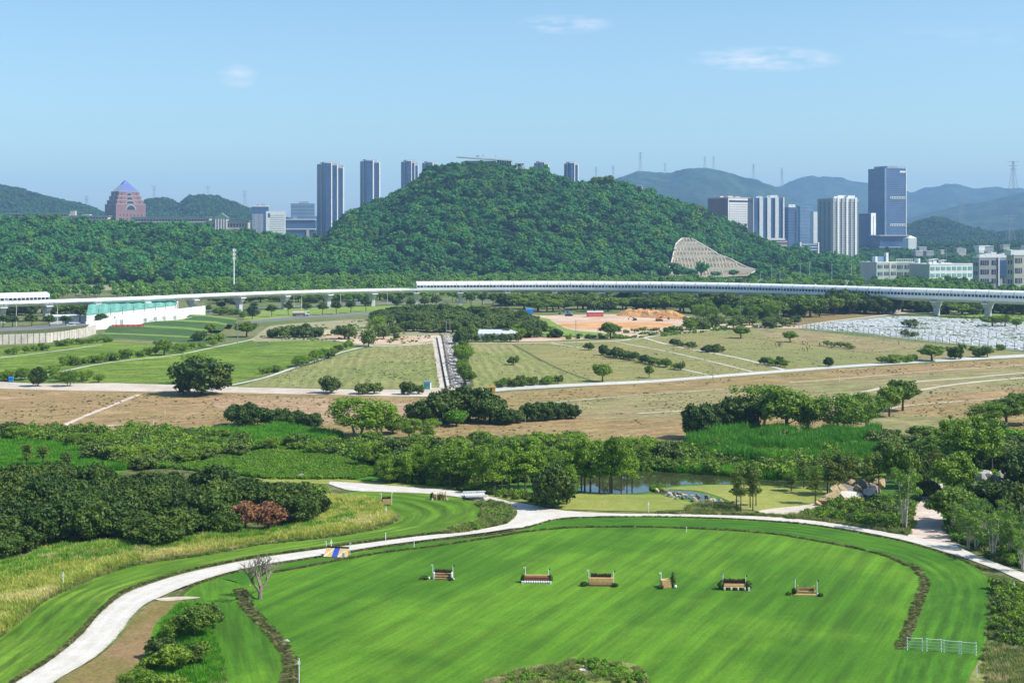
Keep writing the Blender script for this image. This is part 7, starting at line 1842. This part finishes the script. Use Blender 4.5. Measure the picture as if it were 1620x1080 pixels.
# field-edge trees, middle distance
GF = 'trees and bushes along the field edges'
for (kd, px, py, w, h, lab) in [('mango',320,624,84,56,'largest lone round dark tree, standing on the pale road at the left'),('feathery',309,606,40,48,'lighter tree rising behind the largest lone tree'),
        ('mango',60,611,25,30,'small dark round tree at the left end of the pale road'),('feathery',109,611,30,26,'thin airy tree on the pale road right of the small dark one'),
        ('olive',524,622,32,26,'small spreading tree with a clear trunk on the pale road'),('olive',573,623,24,17,'left half of the low tree pair on the pale road'),('olive',592,623,24,17,'right half of the low tree pair on the pale road'),
        ('mango',645,624,22,20,'compact dark tree left of the green kiosk'),('olive',663,623,16,14,'small bush touching the left side of the green kiosk'),
        ('broad',953,604,28,28,'lone rounded tree where the dark ditch meets the field road'),('broad',1027,598,14,20,'slim rounded tree right of the lone rounded one'),
        ('mango',1311,580,15,15,'small round bush beside the right field road'),('broad',1474,571,38,25,'widest bushy tree behind the right field road'),('mango',1511,568,22,19,'round dark bush second from right behind the field road'),('mango',1549,565,20,14,'left of the two bushes at the right end of the field road'),('broad',1562,565,20,17,'right of the two bushes at the right end of the field road'),
        ('broad',1250,541,22,17,'small tree standing in the brown strip field'),('olive',1440,518,24,13,'low spreading tree alone on the white nursery rows'),('broad',1570,517,30,17,'left of the tree pair on the white nursery rows'),('broad',1590,517,24,19,'right of the tree pair on the white nursery rows'),('broad',1608,520,14,16,'small tree at the right edge of the nursery rows'),
        ('olive',545,536,32,22,'spreading tree at the top corner of the green crop field'),('olive',583,548,24,26,'dark tree at the corner between crop field and olive field'),('feathery',594,532,26,32,'airy tree behind the corner of the olive field'),
        ('olive',607,536,20,20,'orchard tree in front of the bare earth'),('olive',625,530,22,14,'low orchard tree behind the bare earth'),('olive',627,537,10,9,'tiny bush on the bare earth'),
        ('broad',966,536,28,26,'dark spiky tree on the pale ground in front of the construction site'),('broad',1092,525,20,20,'dark tree at the right end of the construction ground'),('shrub',1072,527,14,12,'low bush left of the dark tree on the construction ground'),
        ('broad',1172,535,24,19,'rounded tree at the upper end of the field path'),('olive',812,577,17,14,'lone bush in the olive field right of the trough'),('olive',931,554,14,12,'round bush in the upper right olive field'),
        ('broad',390,533,32,24,'broad tree beside the tall pole at the head of the green field'),('shrub',340,540,26,12,'dark bush on the lowest terrace'),('broad',334,530,16,18,'small tree on the terraces'),('olive',315,540,22,16,'tree on the lower edge of the terraces'),
        ('broad',260,562,26,26,'tree on the pale path through the green crops'),('feathery',288,558,22,16,'airy tree right of it on the pale path'),('mango',880,534,20,14,'tree on the green patch by the construction ground'),('feathery',872,530,12,14,'thin tree on the green patch')]:
    tree(kd, px, py, w, h, lab, GF, 'tree')
def edge(x0, y0, x1, y1, n, w, h, kinds, lab, jy=1.2):
    row(x0, x1, y0, y1, n, w, h, kinds, lab, 'hedge of ' + lab[:40], w*.25, jy, 'bush')
edge(428, 534, 512, 533, 9, 20, 17, ['olive', 'mango'], 'dark orchard bush in the row at the head of the green field')
edge(415, 592, 440, 586, 4, 14, 9, ['shrub'], 'low bush on the kerb between crop field and olive field')
edge(466, 582, 520, 566, 7, 18, 16, ['feathery', 'shrub'], 'leafy bush in the short hedge beside the olive field')
edge(512, 566, 560, 548, 6, 14, 11, ['feathery', 'olive'], 'leafy bush near the top corner of the olive field')
edge(0, 604, 48, 600, 7, 16, 18, ['feathery'], 'airy sapling in the hedge at the left end of the crop field')
edge(75, 600, 165, 606, 6, 20, 17, ['feathery'], 'airy sapling along the crop field front edge', 3)
edge(98, 580, 200, 568, 10, 15, 13, ['feathery', 'shrub'], 'sapling along the middle path of the crop field')
edge(10, 562, 80, 553, 9, 12, 10, ['shrub', 'feathery'], 'sapling along the upper left crop path')
edge(90, 548, 178, 540, 10, 14, 9, ['shrub', 'feathery'], 'green bush at the foot of the retaining wall')
edge(200, 566, 340, 548, 10, 14, 11, ['feathery', 'shrub'], 'sapling along the crop path near the terraces', 2)
edge(784, 614, 884, 606, 13, 14, 14, ['feathery', 'olive'], 'feathery bush in the hedge in front of the right olive field')
edge(955, 560, 1005, 571, 8, 16, 14, ['mango', 'olive'], 'dark bush in the long diagonal hedge of the right field')
edge(1008, 572, 1078, 586, 9, 14, 12, ['feathery', 'olive'], 'airy bush at the lower end of the diagonal hedge')
edge(1062, 546, 1096, 552, 5, 12, 9, ['olive'], 'small bush along the upper field path')
edge(1112, 556, 1142, 557, 4, 16, 11, ['olive', 'mango'], 'round bush along the middle of the upper field path')
edge(1202, 576, 1246, 582, 6, 15, 13, ['olive', 'feathery'], 'round bush at the lower end of the upper field path')
edge(1388, 576, 1450, 571, 9, 14, 11, ['feathery', 'shrub'], 'low leafy bush in the thicket on the field road')
edge(1306, 547, 1352, 552, 5, 14, 8, ['feathery'], 'low airy bush among the people in the field')
edge(738, 612, 729, 560, 10, 20, 26, ['feathery', 'broad'], 'tall dark bush in the hedge along the right side of the trough')
edge(722, 545, 745, 540, 4, 18, 22, ['olive', 'broad'], 'tree at the head of the ruined trough')
edge(745, 541, 830, 540, 6, 14, 12, ['olive'], 'small tree in front of the white nursery shelter')
edge(1490, 552, 1590, 556, 5, 12, 8, ['shrub'], 'small bush under the nursery hoops', 3)
edge(1425, 531, 1450, 534, 3, 14, 9, ['olive'], 'small tree between the two hoop rows', 2)
edge(860, 535, 955, 536, 6, 10, 7, ['shrub'], 'small bush on the pale strip in front of the green patch', 2)
edge(985, 528, 1070, 522, 7, 10, 7, ['shrub'], 'small bush on the lower edge of the construction ground', 3)

# ---- mid band: trees at the lower edge of the brown fields
for (kd, px, py, w, h, lab) in [('mango',390,673,56,34,'rounded dark tree at the left end of the mid-field thicket'),('mango',425,673,36,26,'bush next to the left rounded tree of the mid-field thicket'),('olive',445,674,34,28,'olive bush in the middle of the left mid-field thicket'),('mango',468,676,40,26,'dark bush right of the olive one in the left thicket'),('mango',492,677,36,23,'last dark bush at the right end of the left thicket'),
        ('feathery',566,692,88,62,'largest feathery spreading tree in the middle band'),('feathery',600,690,54,52,'feathery tree attached to the right side of the largest spreading one'),('olive',622,686,34,30,'rounded bush between the feathery tree and the big dark clump'),('feathery',647,694,34,32,'small feathery tree in front of the gap'),('feathery',677,696,34,34,'small feathery tree before the left foot of the big dark clump'),
        ('mango',672,670,54,36,'left shoulder of the big dark clump below the trough'),('mango',705,668,66,50,'tall left crown of the big dark clump below the trough'),('mango',742,666,72,54,'highest crown of the big dark clump below the trough'),('mango',775,668,54,40,'right crown of the big dark clump below the trough'),('bright',722,674,34,26,'bright green bush in front of the big dark clump'),('mango',799,671,40,24,'low right end of the big dark clump'),('olive',817,669,26,22,'separate bush just right of the big dark clump'),
        ('mango',842,666,32,28,'first bush of the dark shrub row on the brown field'),('mango',862,665,34,29,'second bush of the dark shrub row on the brown field'),('mango',882,663,34,26,'third bush of the dark shrub row on the brown field'),('mango',903,662,28,22,'last bush of the dark shrub row on the brown field'),
        ('mango',1108,694,54,54,'dense rounded tree at the left end of the right-hand grove'),('mango',1138,682,46,42,'dark tree behind the left end of the right-hand grove'),('mango',1170,680,60,52,'shadowed tree inside the right-hand grove'),('feathery',1205,676,84,68,'broad feathery crown topping the left half of the right-hand grove'),('broad',1245,688,80,74,'tall dark trunked tree in the middle of the right-hand grove'),('feathery',1278,684,62,58,'feathery crown right of the grove middle'),('feathery',1330,688,84,66,'wide feathery tree in the right half of the grove'),('feathery',1372,680,60,58,'leaning feathery tree right of the wide one'),('broad',1407,659,38,48,'slim tree with clear trunk at the right end of the grove'),('broad',1428,650,42,48,'outermost tree of the right-hand grove, standing on brown ground'),
        ('feathery',1562,676,54,40,'bushy tree left of the pair at the right edge'),('broad',1592,674,54,44,'dark bushy tree at the right edge above the scrub'),('broad',1622,672,50,50,'dark tree cut by the right edge of the photo')]:
    tree(kd, px, py, w, h, lab, None)
for (px, py, w, h, lab) in ((1503, 667, 24, 22, 'pale banana-like plant alone on the brown ground at the right'), (1118, 650, 24, 26, 'palm tuft sticking up behind the left end of the grove')):
    x, y, _ = P(px, py); s = S(py); e = empty('palm_plant', (x, y, 0), 0, lab, 'plant'); k_ = w/s/4.2; e.scale = (k_, k_, k_)
    link('leaves', palm_mesh(px, 18, 2.6, 'leaf_young' if px > 1200 else 'leaf_broad'), e); link('stem', palm_stem(1.0), e)

# ---- riparian band
GB = 'trees scattered through the riverside thicket'
ZR = [(60, 'left of the bright meadow'), (190, 'above the bright left meadow'), (340, 'behind the fruit grove'), (480, 'above the bright central meadow'), (600, 'below the largest feathery tree'),
      (700, 'right of the central meadow'), (820, 'below the big dark clump'), (930, 'behind the large dense pond tree'), (1060, 'above the pond'), (1200, 'beneath the right-hand grove'), (1330, 'above the rock outcrop'), (1460, 'behind the twin white trunks'), (9999, 'above the right rocks')]
def thicket(poly, n, lo, hi, hh, seed, kinds, band):
    for (x, y) in world_pts(poly, n, 4.5, seed):
        W_ = q.uniform(lo, hi); px = 810 + x*F/y; kd = q.choice(kinds)
        tree(kd, 0, 0, W_, W_*q.uniform(*hh), '%s %s in the %s riverside thicket, %s' % (sized(W_, lo+(hi-lo)*.33, lo+(hi-lo)*.67), {'feathery': 'feathery tree', 'broad': 'rounded tree', 'shrub': 'shrub', 'olive': 'olive-green bush', 'pondside': 'slim tree'}[kd], band, zone(px, ZR)), GB, world=(x, y, 0))
thicket([(-60,692),(60,688),(200,684),(340,696),(400,712),(350,738),(200,745),(150,728),(90,698),(-60,698)], 46, 4.0, 7.0, (.45, .75), 14, ['feathery', 'broad', 'shrub', 'olive'], 'upper')
thicket([(380,704),(600,708),(620,735),(560,722),(380,714)], 14, 3.5, 6.0, (.5, .8), 15, ['feathery', 'broad', 'shrub'], 'upper')
thicket([(590,730),(700,725),(1050,720),(1060,738),(900,744),(760,758),(640,752),(600,745)], 50, 4.5, 8.0, (.6, .9), 16, ['feathery', 'feathery', 'broad', 'olive'], 'middle')
thicket([(640,706),(1050,706),(1050,720),(700,722),(620,722)], 26, 3.5, 6.5, (.5, .75), 17, ['feathery', 'broad', 'shrub'], 'upper')
thicket([(1380,705),(1470,700),(1640,698),(1640,735),(1450,738),(1390,735)], 26, 4.5, 8.0, (.6, .9), 18, ['feathery', 'broad', 'olive'], 'right-hand')
for i, (px, py, h) in enumerate([(690,768,60),(698,764,52),(712,772,62),(729,772,66),(735,768,58),(751,772,64),(764,776,70),(782,781,66),(794,779,70),(806,776,62),(820,775,74),(831,776,60),(843,772,70),(858,770,64),(905,776,60),(920,776,80),(925,774,76),(934,773,56),(948,780,74),(965,780,86),(968,778,84),(983,782,88),(992,780,80),(1000,776,52)]):
    tree('pondside', px, py, 27*q.uniform(.75, 1.15), h*1.02, 'slim straight-trunked pondside tree %s' % zone(px, [(705,'at the left end of the row'),(740,'above the culvert bridge, left'),(775,'above the culvert bridge, right'),(800,'behind the road junction, left'),(835,'behind the road junction, right'),(880,'left of the large dense pond tree'),(915,'rising over the large dense pond tree'),(930,'just right of the large dense pond tree'),(950,'on the near bank, left of the pair'),(975,'in the pair before the open water'),(999,'right of the pair before the open water'),(9999,'last of the row, by the stream mouth')]), 'slim pondside trees in a loose row', v=i)
row(600, 690, 762, 762, 10, 30, 42, ['feathery', 'broad', 'pondside'], 'dense tree at the left end of the pondside row', 'dense trees left of the pondside row')
row(640, 900, 752, 750, 16, 26, 34, ['feathery', 'broad', 'feathery'], 'crowded tree behind the slim pondside trees', 'crowded trees behind the pondside row', 6, 4)
row(880, 1060, 736, 728, 14, 26, 22, ['feathery', 'broad', 'shrub'], 'bushy tree on the far bank of the pond', 'bushy trees on the far bank of the pond', 6, 4)
tree('mango', 875, 803, 64, 66, 'large dark dense tree on the near side of the pond, above the road', None)
tree('feathery', 897, 798, 40, 62, 'lighter tree leaning on the right side of the large dense pond tree', None)
for i, (px, py, h) in enumerate([(1165,806,72),(1172,810,74),(1187,803,70),(1191,808,72),(1196,800,56)]):
    tree('slender', px, py, 17, h, 'thin-crowned cypress-like tree in the small cluster by the stream', 'cypress-like trees by the stream', v=i)
for i, (px, py, h) in enumerate([(1290,797,62),(1309,783,68),(1315,785,58),(1322,782,72),(1328,783,66),(1338,776,56),(1346,772,60),(1375,782,62),(1391,781,66),(1252,777,30),(1272,772,44),(1424,760,60),(1478,770,66),(1484,768,58),(1446,764,52),(1436,758,48)]):
    tree('slender', px, py, 21, h, 'thin open-crowned tree %s' % zone(px, [(1280,'in the open lawn left of the outcrop'),(1300,'at the pointed left tip of the outcrop'),(1312,'above the left end of the outcrop'),(1318,'left of the trio behind the outcrop'),(1325,'behind the highest outcrop boulder'),(1332,'over the outcrop middle'),(1341,'behind the dark outcrop boulder'),(1360,'on the pond side of the outcrop'),(1385,'right of the big pale outcrop block'),(1400,'at the right end of the outcrop'),(1430,'above the twin white trunks'),(1440,'left of the dirt track head, rear'),(1460,'behind the dirt track head'),(1481,'right of the dirt track head'),(9999,'just right of the dirt track head tree')]), 'thin trees around the rock outcrop', v=i)
tree('pale_young', 1431, 838, 46, 100, 'tall slim tree with twin white trunks beside the dirt track junction', None)
tree('broad', 1425, 790, 54, 84, 'full green crown behind the twin white trunks', None)
for (kd, px, py, w, h, lab) in [('mango',1452,772,40,60,'dark tree left of the head of the dirt track'),('broad',1510,790,60,70,'bright-topped tree right of the head of the dirt track'),('mango',1470,790,36,30,'dark bush shading the head of the dirt track'),
        ('pondside',1500,745,34,80,'tall thin dark tree above the dirt track'),('pondside',1520,748,36,86,'tall thin tree second from left above the right rocks'),('pondside',1545,748,36,90,'tall thin tree in front of the bright clearing'),('pondside',1570,746,36,84,'tall thin tree just left of the bright clearing'),
        ('mango',1530,745,50,46,'dark crown above the right rocks, left part'),('mango',1510,740,44,40,'dark crown behind the right rocks'),('mango',1600,742,56,36,'dark crown right of the bright clearing'),('mango',1622,775,60,60,'dark tree at the right edge beside the rocks'),
        ('broad',1500,835,58,60,'leafy tree on the right bank of the dirt track'),('broad',1520,828,52,56,'leafy tree behind the right bank of the dirt track'),('mango',1545,810,60,44,'dark bush below the right rocks'),('mango',1575,812,64,50,'dark tree in the shaded hollow at the right'),('mango',1608,822,60,56,'dark tree below the rocks at the right edge'),
        ('pale_young',1525,852,34,56,'pale-stemmed sapling nearest the dirt track'),('pale_young',1545,868,38,62,'pale-stemmed sapling in the middle of the right slope'),('pale_young',1571,884,44,74,'pale-stemmed tree with forked white trunks above the road'),('pale_young',1590,866,36,60,'pale-stemmed sapling behind the forked white one'),('pale_young',1613,888,36,64,'white-trunked tree at the right edge above the road'),('pale_young',1558,846,34,56,'pale-stemmed sapling in front of the dark hollow'),('pale_young',1622,856,40,64,'pale-stemmed sapling cut by the right edge'),
        ('bright',1606,712,60,34,'bright green sunlit crown in the clearing at the right edge'),('bright',1590,716,40,26,'bright green bush beside the sunlit crown'),('brown',1400,700,1,1,'') ]:
    if lab: tree(kd, px, py, w, h, lab, None)

# ---- fruit grove at the left
GROVE = [(-120,790),(-40,782),(60,778),(160,778),(250,782),(330,790),(420,803),(480,812),(500,818),(505,822),(490,828),(440,838),(370,846),(300,856),(240,868),(170,856),(90,868),(40,880),(-10,890),(-120,920)]
gp = world_pts(GROVE, 92, 5.4, 15)
front = 0
for (x, y) in gp:
    px = 810 + x*F/y; py = HY + H*F/y
    if abs(px-415) < 50 and 800 < py < 845: continue
    W_ = q.uniform(5.6, 8.8); dp = 'back' if py < 800 else 'middle' if py < 830 else 'front'
    tree('mango', 0, 0, W_, W_*q.uniform(.6, .95), '%s dark fruit tree in the %s of the left grove, %s' % (sized(W_, 7.0, 7.9), dp, zone(px, [(0, 'cut by the left edge'), (90, 'around the grey withered trees'), (170, 'right of the withered trees'), (240, 'in the left half'), (310, 'in the grove middle'), (375, 'left of the brown trees'), (440, 'around the brown trees'), (999, 'towards the upper road')])), 'fruit trees of the left grove', world=(x, y, 0))
for (kd, px, py, w, h, lab) in [('brown',388,842,44,50,'rust-brown dying tree, left of the two at the edge of the grove'),('brown',425,840,50,44,'dark reddish-brown tree, right of the two at the edge of the grove'),('withered',40,795,38,44,'grey withered tree rising from the left grove, left one'),('withered',64,792,38,42,'grey withered tree rising from the left grove, right one'),
        ('mango',470,830,52,44,'dark tree at the right end of the grove'),('mango',455,812,60,42,'dark tree behind the right end of the grove'),('shrub',508,786,34,20,'low shrub where the grove meets the upper road'),('shrub',485,790,40,26,'bush at the upper right end of the grove')]:
    tree(kd, px, py, w, h, lab, None)
for (px, py, h) in ((42, 745, 44), (68, 742, 38), (105, 742, 30)):
    tree('slender', px, py, 20, h, 'thin pale sapling behind the grove in the bright meadow', 'thin saplings behind the grove')
for i, (px, py, w, h, ph) in enumerate([(330,812,52,40,'left of the brown trees'),(352,802,50,40,'behind the left brown tree'),(372,806,52,40,'just behind the left brown tree'),(398,800,54,42,'between and behind the brown trees'),(420,806,50,38,'just behind the right brown tree'),(442,802,52,38,'up-right of the brown trees'),(462,800,50,36,'near the end of the grove, rear'),(482,806,46,34,'at the grove tip below the upper road'),(500,812,40,30,'at the very tip of the grove')]):
    tree('mango', px, py, w, h, 'dark fruit tree ' + ph, 'fruit trees of the left grove')
# ---- bottom left trees and bare tree
for (kd, px, py, w, h, lab) in [('broad',306,1012,62,52,'leafy tree on the grass patch beside the brown turf, upper one'),('feathery',276,1016,46,40,'leafy bush merged with the left side of the upper tree'),('olive',330,992,40,36,'small leaning tree behind the upper leafy tree'),
        ('olive',254,1040,44,34,'low bush between the upper tree and the dark middle tree'),('broad',272,1068,58,46,'dark tree in the middle of the bottom left cluster'),('mango',296,1054,44,34,'dark bush right of the middle tree in the bottom left cluster'),('shrub',238,1062,36,24,'shrub on the left fringe of the bottom left cluster'),
        ('feathery',210,1098,50,40,'tree cut by the bottom edge at the left cluster'),('broad',262,1112,60,42,'tree crown at the bottom edge below the middle tree'),('shrub',318,1040,36,22,'shrub right of the upper leafy tree, by the mown lane')]:
    tree(kd, px, py, w, h, lab, None)
x, y, _ = P(411, 948); e = empty('bare_tree', (x, y, 0), .6, 'leafless grey tree standing by the ditch at the left of the arena lawn', 'tree')
bm = bare_tree(4); o = bm.build('trunk_and_branches', M['grey_bark'], e); zmax = max(v[2] for v in bm.v); k_ = 7.0/zmax; e.scale = (k_*1.35, k_*1.2, k_)

# ---- undergrowth masses
def not_track(X, Y, q=None):
    px = 810 + X*F/Y; py = HY + H*F/Y; return ~((px > 1440) & (px < 1496) & (py > 768) & (py < 860))
RIV = [(-260,676),(0,680),(340,690),(400,712),(600,704),(690,708),(1060,704),(1300,690),(1370,694),(1400,718),(1500,694),(1640,690),(1860,700),(1860,745),(1640,745),(1450,740),(1370,752),(1250,758),(1165,755),(1120,750),(1040,745),(985,744),(900,754),(860,762),(760,768),(690,768),(600,758),(600,735),(380,712),(310,740),(200,742),(150,725),(90,698),(-260,698)]
def open_meadow(X, Y):
    px = 810 + X*F/Y; py = HY + H*F/Y
    return inpoly(px, py, [(-300,698),(90,700),(160,728),(210,745),(-300,752)]) | inpoly(px, py, [(330,718),(480,712),(570,732),(610,760),(280,750)]) | inpoly(px, py, [(330,684),(450,676),(545,690),(520,708),(350,712)])
spread('riverside_scrub', RIV, 5200, SCRUB, .7, 1.6, 101, mask=lambda X, Y, q: (fbm(X/14, Y/22, 3) > .45) & ~open_meadow(X, Y))
spread('riverside_bright_scrub', RIV, 2600, SCRUBB, .5, 1.1, 102, mask=lambda X, Y, q: (fbm(X/14, Y/22, 3) < .50) & ~open_meadow(X, Y))
spread('reed_bed_scrub', [(1090,700),(1130,690),(1385,695),(1390,735),(1150,738)], 420, SCRUB, .7, 1.5, 139)
RB = [(1090,700),(1130,685),(1300,692),(1385,690),(1400,720),(1360,735),(1280,740),(1150,735),(1100,720)]
spread('reed_bed', RB, 2600, REEDD, .8, 1.5, 103, mask=holes(9, .40))
spread('reed_bed_bright', RB, 900, REED, .9, 1.6, 140, mask=lambda X, Y, q: fbm(X/9, Y/9, 3) < .45)
spread('reed_bed', [(1340,700),(1380,690),(1398,712),(1380,735),(1340,735)], 900, REED, .9, 1.5, 104)
spread('meadow_reeds', [(-100,702),(0,700),(90,704),(150,728),(200,744),(60,748),(-100,748)], 3000, REED, .5, .9, 105)
spread('meadow_reeds', [(330,690),(440,678),(540,690),(520,706),(360,712)], 1500, REED, .6, 1.2, 106)
spread('meadow_reeds', [(370,722),(470,710),(560,732),(610,748),(560,758),(430,758),(360,750),(280,742)], 4200, SCRUBB, .35, .65, 107)
spread('meadow_reeds', [(600,700),(700,698),(690,712),(600,715)], 500, MIXG, .8, 1.5, 108)
spread('pond_edge_reeds', [(1045,745),(1075,748),(1130,751),(1165,754),(1200,757),(1260,760),(1330,756),(1330,750),(1200,748),(1040,740)], 1300, REED, .6, 1.1, 109)
spread('pond_edge_tufts', [(1035,768),(1052,770),(1050,778),(1030,776)], 60, SCRUBB, .4, .7, 110)
spread('pond_edge_tufts', [(1090,804),(1110,798),(1150,800),(1170,806),(1150,812),(1090,812)], 260, MIXG, .9, 1.6, 111)
0 and spread('lawn_tufts', [(885,800),(900,786),(965,782),(1030,783),(1000,806),(890,806)], 500, LOWG, .7, 1.3, 112, mask=holes(5, .55))
spread('right_outcrop_scrub', [(1270,818),(1300,804),(1340,798),(1400,795),(1440,800),(1440,840),(1400,838),(1330,826)], 260, SCRUB, .5, 1.1, 113)
spread('right_outcrop_tufts', [(1240,820),(1290,806),(1340,798),(1440,800),(1440,846),(1380,836),(1300,822)], 900, MIXG, .7, 1.4, 114)
RS = [(1498,838),(1500,800),(1495,770),(1520,750),(1720,760),(1760,930),(1640,905),(1580,886),(1540,866),(1515,856)]
spread('right_slope_scrub', RS, 420, SCRUB, .6, 1.3, 115)
for i, (px, py) in enumerate([(1508,842),(1532,868),(1552,852),(1562,866),(1580,872),(1598,884),(1604,868),(1618,904),(1536,840),(1584,846),(1640,880)]):
    tree('pale_young', px, py, 26, 50 + (i*7) % 18, 'thin pale sapling %s' % ['hugging the dirt track','above the road bend','in the middle slope','below the middle slope sapling','near the forked tree','right of the forked tree','behind the edge tree','over the road at the right edge','in front of the dark bush','above the forked tree','past the right edge'][i], 'thin saplings of the right slope')
spread('right_slope_bright_scrub', RS, 500, SCRUBB, .5, 1.0, 116)
spread('right_slope_tufts', RS, 1600, MIXG, .8, 1.6, 117)
spread('right_corner_scrub', [(1578,935),(1600,925),(1720,975),(1740,1030),(1640,1030),(1580,1020),(1570,985)], 420, SCRUB, .45, .95, 118)
spread('right_corner_tufts', [(1572,935),(1600,925),(1720,975),(1740,1100),(1560,1100),(1560,1040),(1566,985)], 1500, MIXG, .6, 1.2, 119)
BANKP = [(-120,930),(-60,915),(0,897),(90,874),(170,862),(230,872),(300,861),(370,850),(430,844),(495,834),(525,802),(508,790),(560,792),(592,797),(606,808),(622,820),(606,830),(566,839),(514,847),(452,854),(400,860),(327,874),(223,889),(166,904),(111,926),(61,951),(0,1000),(-60,1040),(-120,1100)]
spread('tall_bank_grass', BANKP, 7500, TALLG, .7, 1.35, 120)
spread('bank_top_grass', [(-120,930),(-60,915),(0,897),(90,874),(170,862),(230,872),(300,861),(370,850),(430,844),(500,834),(560,815),(560,828),(430,850),(300,868),(200,884),(90,900),(0,930),(-120,970)], 2600, REED, .45, .85, 160)
spread('bank_scrub', [(430,840),(500,800),(560,796),(600,815),(560,838)], 120, SCRUB, .35, .8, 121)
spread('grove_edge_tufts', GROVE, 900, MIXG, .8, 1.6, 122)
JUN = [(690,846),(720,838),(745,832),(765,822),(768,808),(756,796),(775,797),(800,803),(812,812),(800,826),(770,834),(730,842)]
spread('junction_scrub', JUN, 130, SCRUB, .35, .8, 123)
spread('junction_tufts', JUN, 900, MIXG, .8, 1.6, 124)
spread('junction_scrub', [(720,776),(770,784),(830,792),(870,800),(860,790),(800,776),(740,768)], 90, SCRUB, .4, .8, 125)
spread('front_scrub', [(745,1130),(765,1088),(802,1070),(850,1058),(900,1049),(950,1047),(1000,1052),(1018,1066),(1018,1090),(1010,1130)], 170, SCRUBB, .2, .55, 126, mask=holes(4, .5))
spread('front_scrub_tufts', [(740,1130),(760,1085),(800,1068),(850,1056),(900,1047),(950,1045),(1000,1050),(1024,1066),(1022,1090),(1010,1130)], 1100, MIXG, .35, .9, 127, mask=holes(3, .42))
spread('patch_grass', [(215,1130),(245,1040),(262,985),(290,957),(322,987),(338,1014),(348,1045),(352,1085),(345,1130)], 1300, REED, .3, .6, 128)
spread('patch_tufts', [(330,1010),(345,1040),(358,1090),(345,1130),(330,1090)], 160, MIXG, .6, 1.1, 129)
BF = [(-250,625),(0,620),(400,626),(690,634),(820,622),(1100,603),(1400,580),(1620,568),(1800,560),(1850,688),(1500,692),(1050,702),(690,702),(340,682),(-200,686)]
spread('field_weeds', BF, 3000, DITCHG, .2, .55, 150, mask=lambda X, Y, q: (fbm(X/18, Y/30, 4) > .47))
spread('field_weeds', [(376,611),(430,597),(552,558),(698,538),(712,613)], 900, DITCHG, .2, .45, 151, mask=holes(12, .48))
spread('field_weeds', [(746,543),(975,537),(1180,521),(1262,523),(1560,552),(1400,573),(1050,600),(800,612),(748,612)], 1700, DITCHG, .2, .45, 152, mask=holes(14, .48))
0 and spread('crop_tufts', [(-100,598),(0,547),(150,537),(330,549),(470,541),(570,548),(545,555),(420,590),(367,606),(0,600)], 6500, LOWG, .9, 1.9, 153, mask=holes(7, .42))
spread('nursery_plants', [(1268,519),(1302,512),(1370,505),(1445,499),(1620,497),(1760,500),(1760,570),(1620,555),(1430,534),(1340,524)], 3000, DITCHG, .4, .9, 161, mask=holes(16, .42))
spread('construction_weeds', [(810,533),(1000,530),(1110,515),(1262,517),(1180,521),(1000,536)], 420, SCRUBB, .3, .9, 154, mask=holes(10, .5))
spread('dry_lawn_weeds', [(400,538),(440,516),(580,506),(700,518),(720,532),(640,544),(540,540)], 500, SCRUBB, .25, .6, 155, mask=holes(12, .55))
# rough edges: ditches and road verges
def along(name, px, wid, n, coll, lo, hi, seed):
    c = resample(spline(wpoly(px), 6, False), 400); q = np.random.default_rng(seed); i = q.integers(0, 399, n); P0 = np.array(c)
    d = P0[i+1] - P0[i]; L = np.linalg.norm(d, axis=1)[:, None] + 1e-6; nn = np.stack([-d[:, 1], d[:, 0]], -1)/L
    p = P0[i] + d*q.random(n)[:, None] + nn*q.uniform(-wid/2, wid/2, n)[:, None]
    scatter(name, np.column_stack([p, np.full(n, .1)]), sc_uniform(n, lo, hi, seed), coll, seed=seed)
along('ditch_grass', [(418,908),(480,897.5),(540,886),(610,874),(680,865.5),(760,853.5),(830,842),(900,835.5),(960,834),(1040,834.5),(1150,839),(1225,845.5),(1290,855.5),(1352,867.5),(1405,881),(1435,895)], .6, 1500, DITCHG, .2, .42, 130)
along('ditch_grass', [(1430,890),(1450,900),(1460,915),(1462,930),(1450,960),(1440,990),(1430,1012),(1422,1026)], 1.5, 420, DITCHG, .18, .4, 131)
along('ditch_grass', [(378,932),(385,948),(396,966),(420,992),(440,1015),(456,1035),(460,1060),(462,1120)], 1.9, 650, DITCHG, .18, .42, 132)
along('road_verge_grass', [(-40,1125),(22,1078),(87,1036),(126,1001),(162,962),(197,935),(248,917),(300,902),(360,889.5),(420,878.5),(480,870.5),(600,854.5),(720,840)], .5, 1500, DITCHG, .18, .4, 133)
along('road_verge_grass', [(300,928),(360,909),(420,896),(520,879.5),(600,867),(720,851),(780,845),(840,833),(880,823),(960,818.6),(1080,818.8),(1230,825.8),(1300,833),(1380,847),(1440,860),(1500,878),(1560,902)], .5, 1500, DITCHG, .16, .36, 134)
along('road_verge_grass', [(1040,812),(1150,814),(1230,817.5),(1300,824),(1360,833),(1420,844)], 1.2, 500, MIXG, .4, .9, 135)
along('lane_edge_grass', LANE_L[1:], 1.0, 1500, MIXG, .35, .8, 136)
print('trees', TREES)
# ================================================================ HAZE (one closed box of thin air round everything)
m = MB(); m.box(-9800, 9800, -600, 14700, -6, 640)
n_ = NT('haze_air'); pv_ = n_.node('ShaderNodeVolumePrincipled'); pv_.inputs['Color'].default_value = (*HAZE_COLOR, 1); pv_.inputs['Density'].default_value = HAZE_DENSITY; pv_.inputs['Anisotropy'].default_value = 0.0
n_.t.links.new(pv_.outputs[0], n_.out.inputs['Volume'])
tag(m.build('haze', n_.mat), kind='stuff')
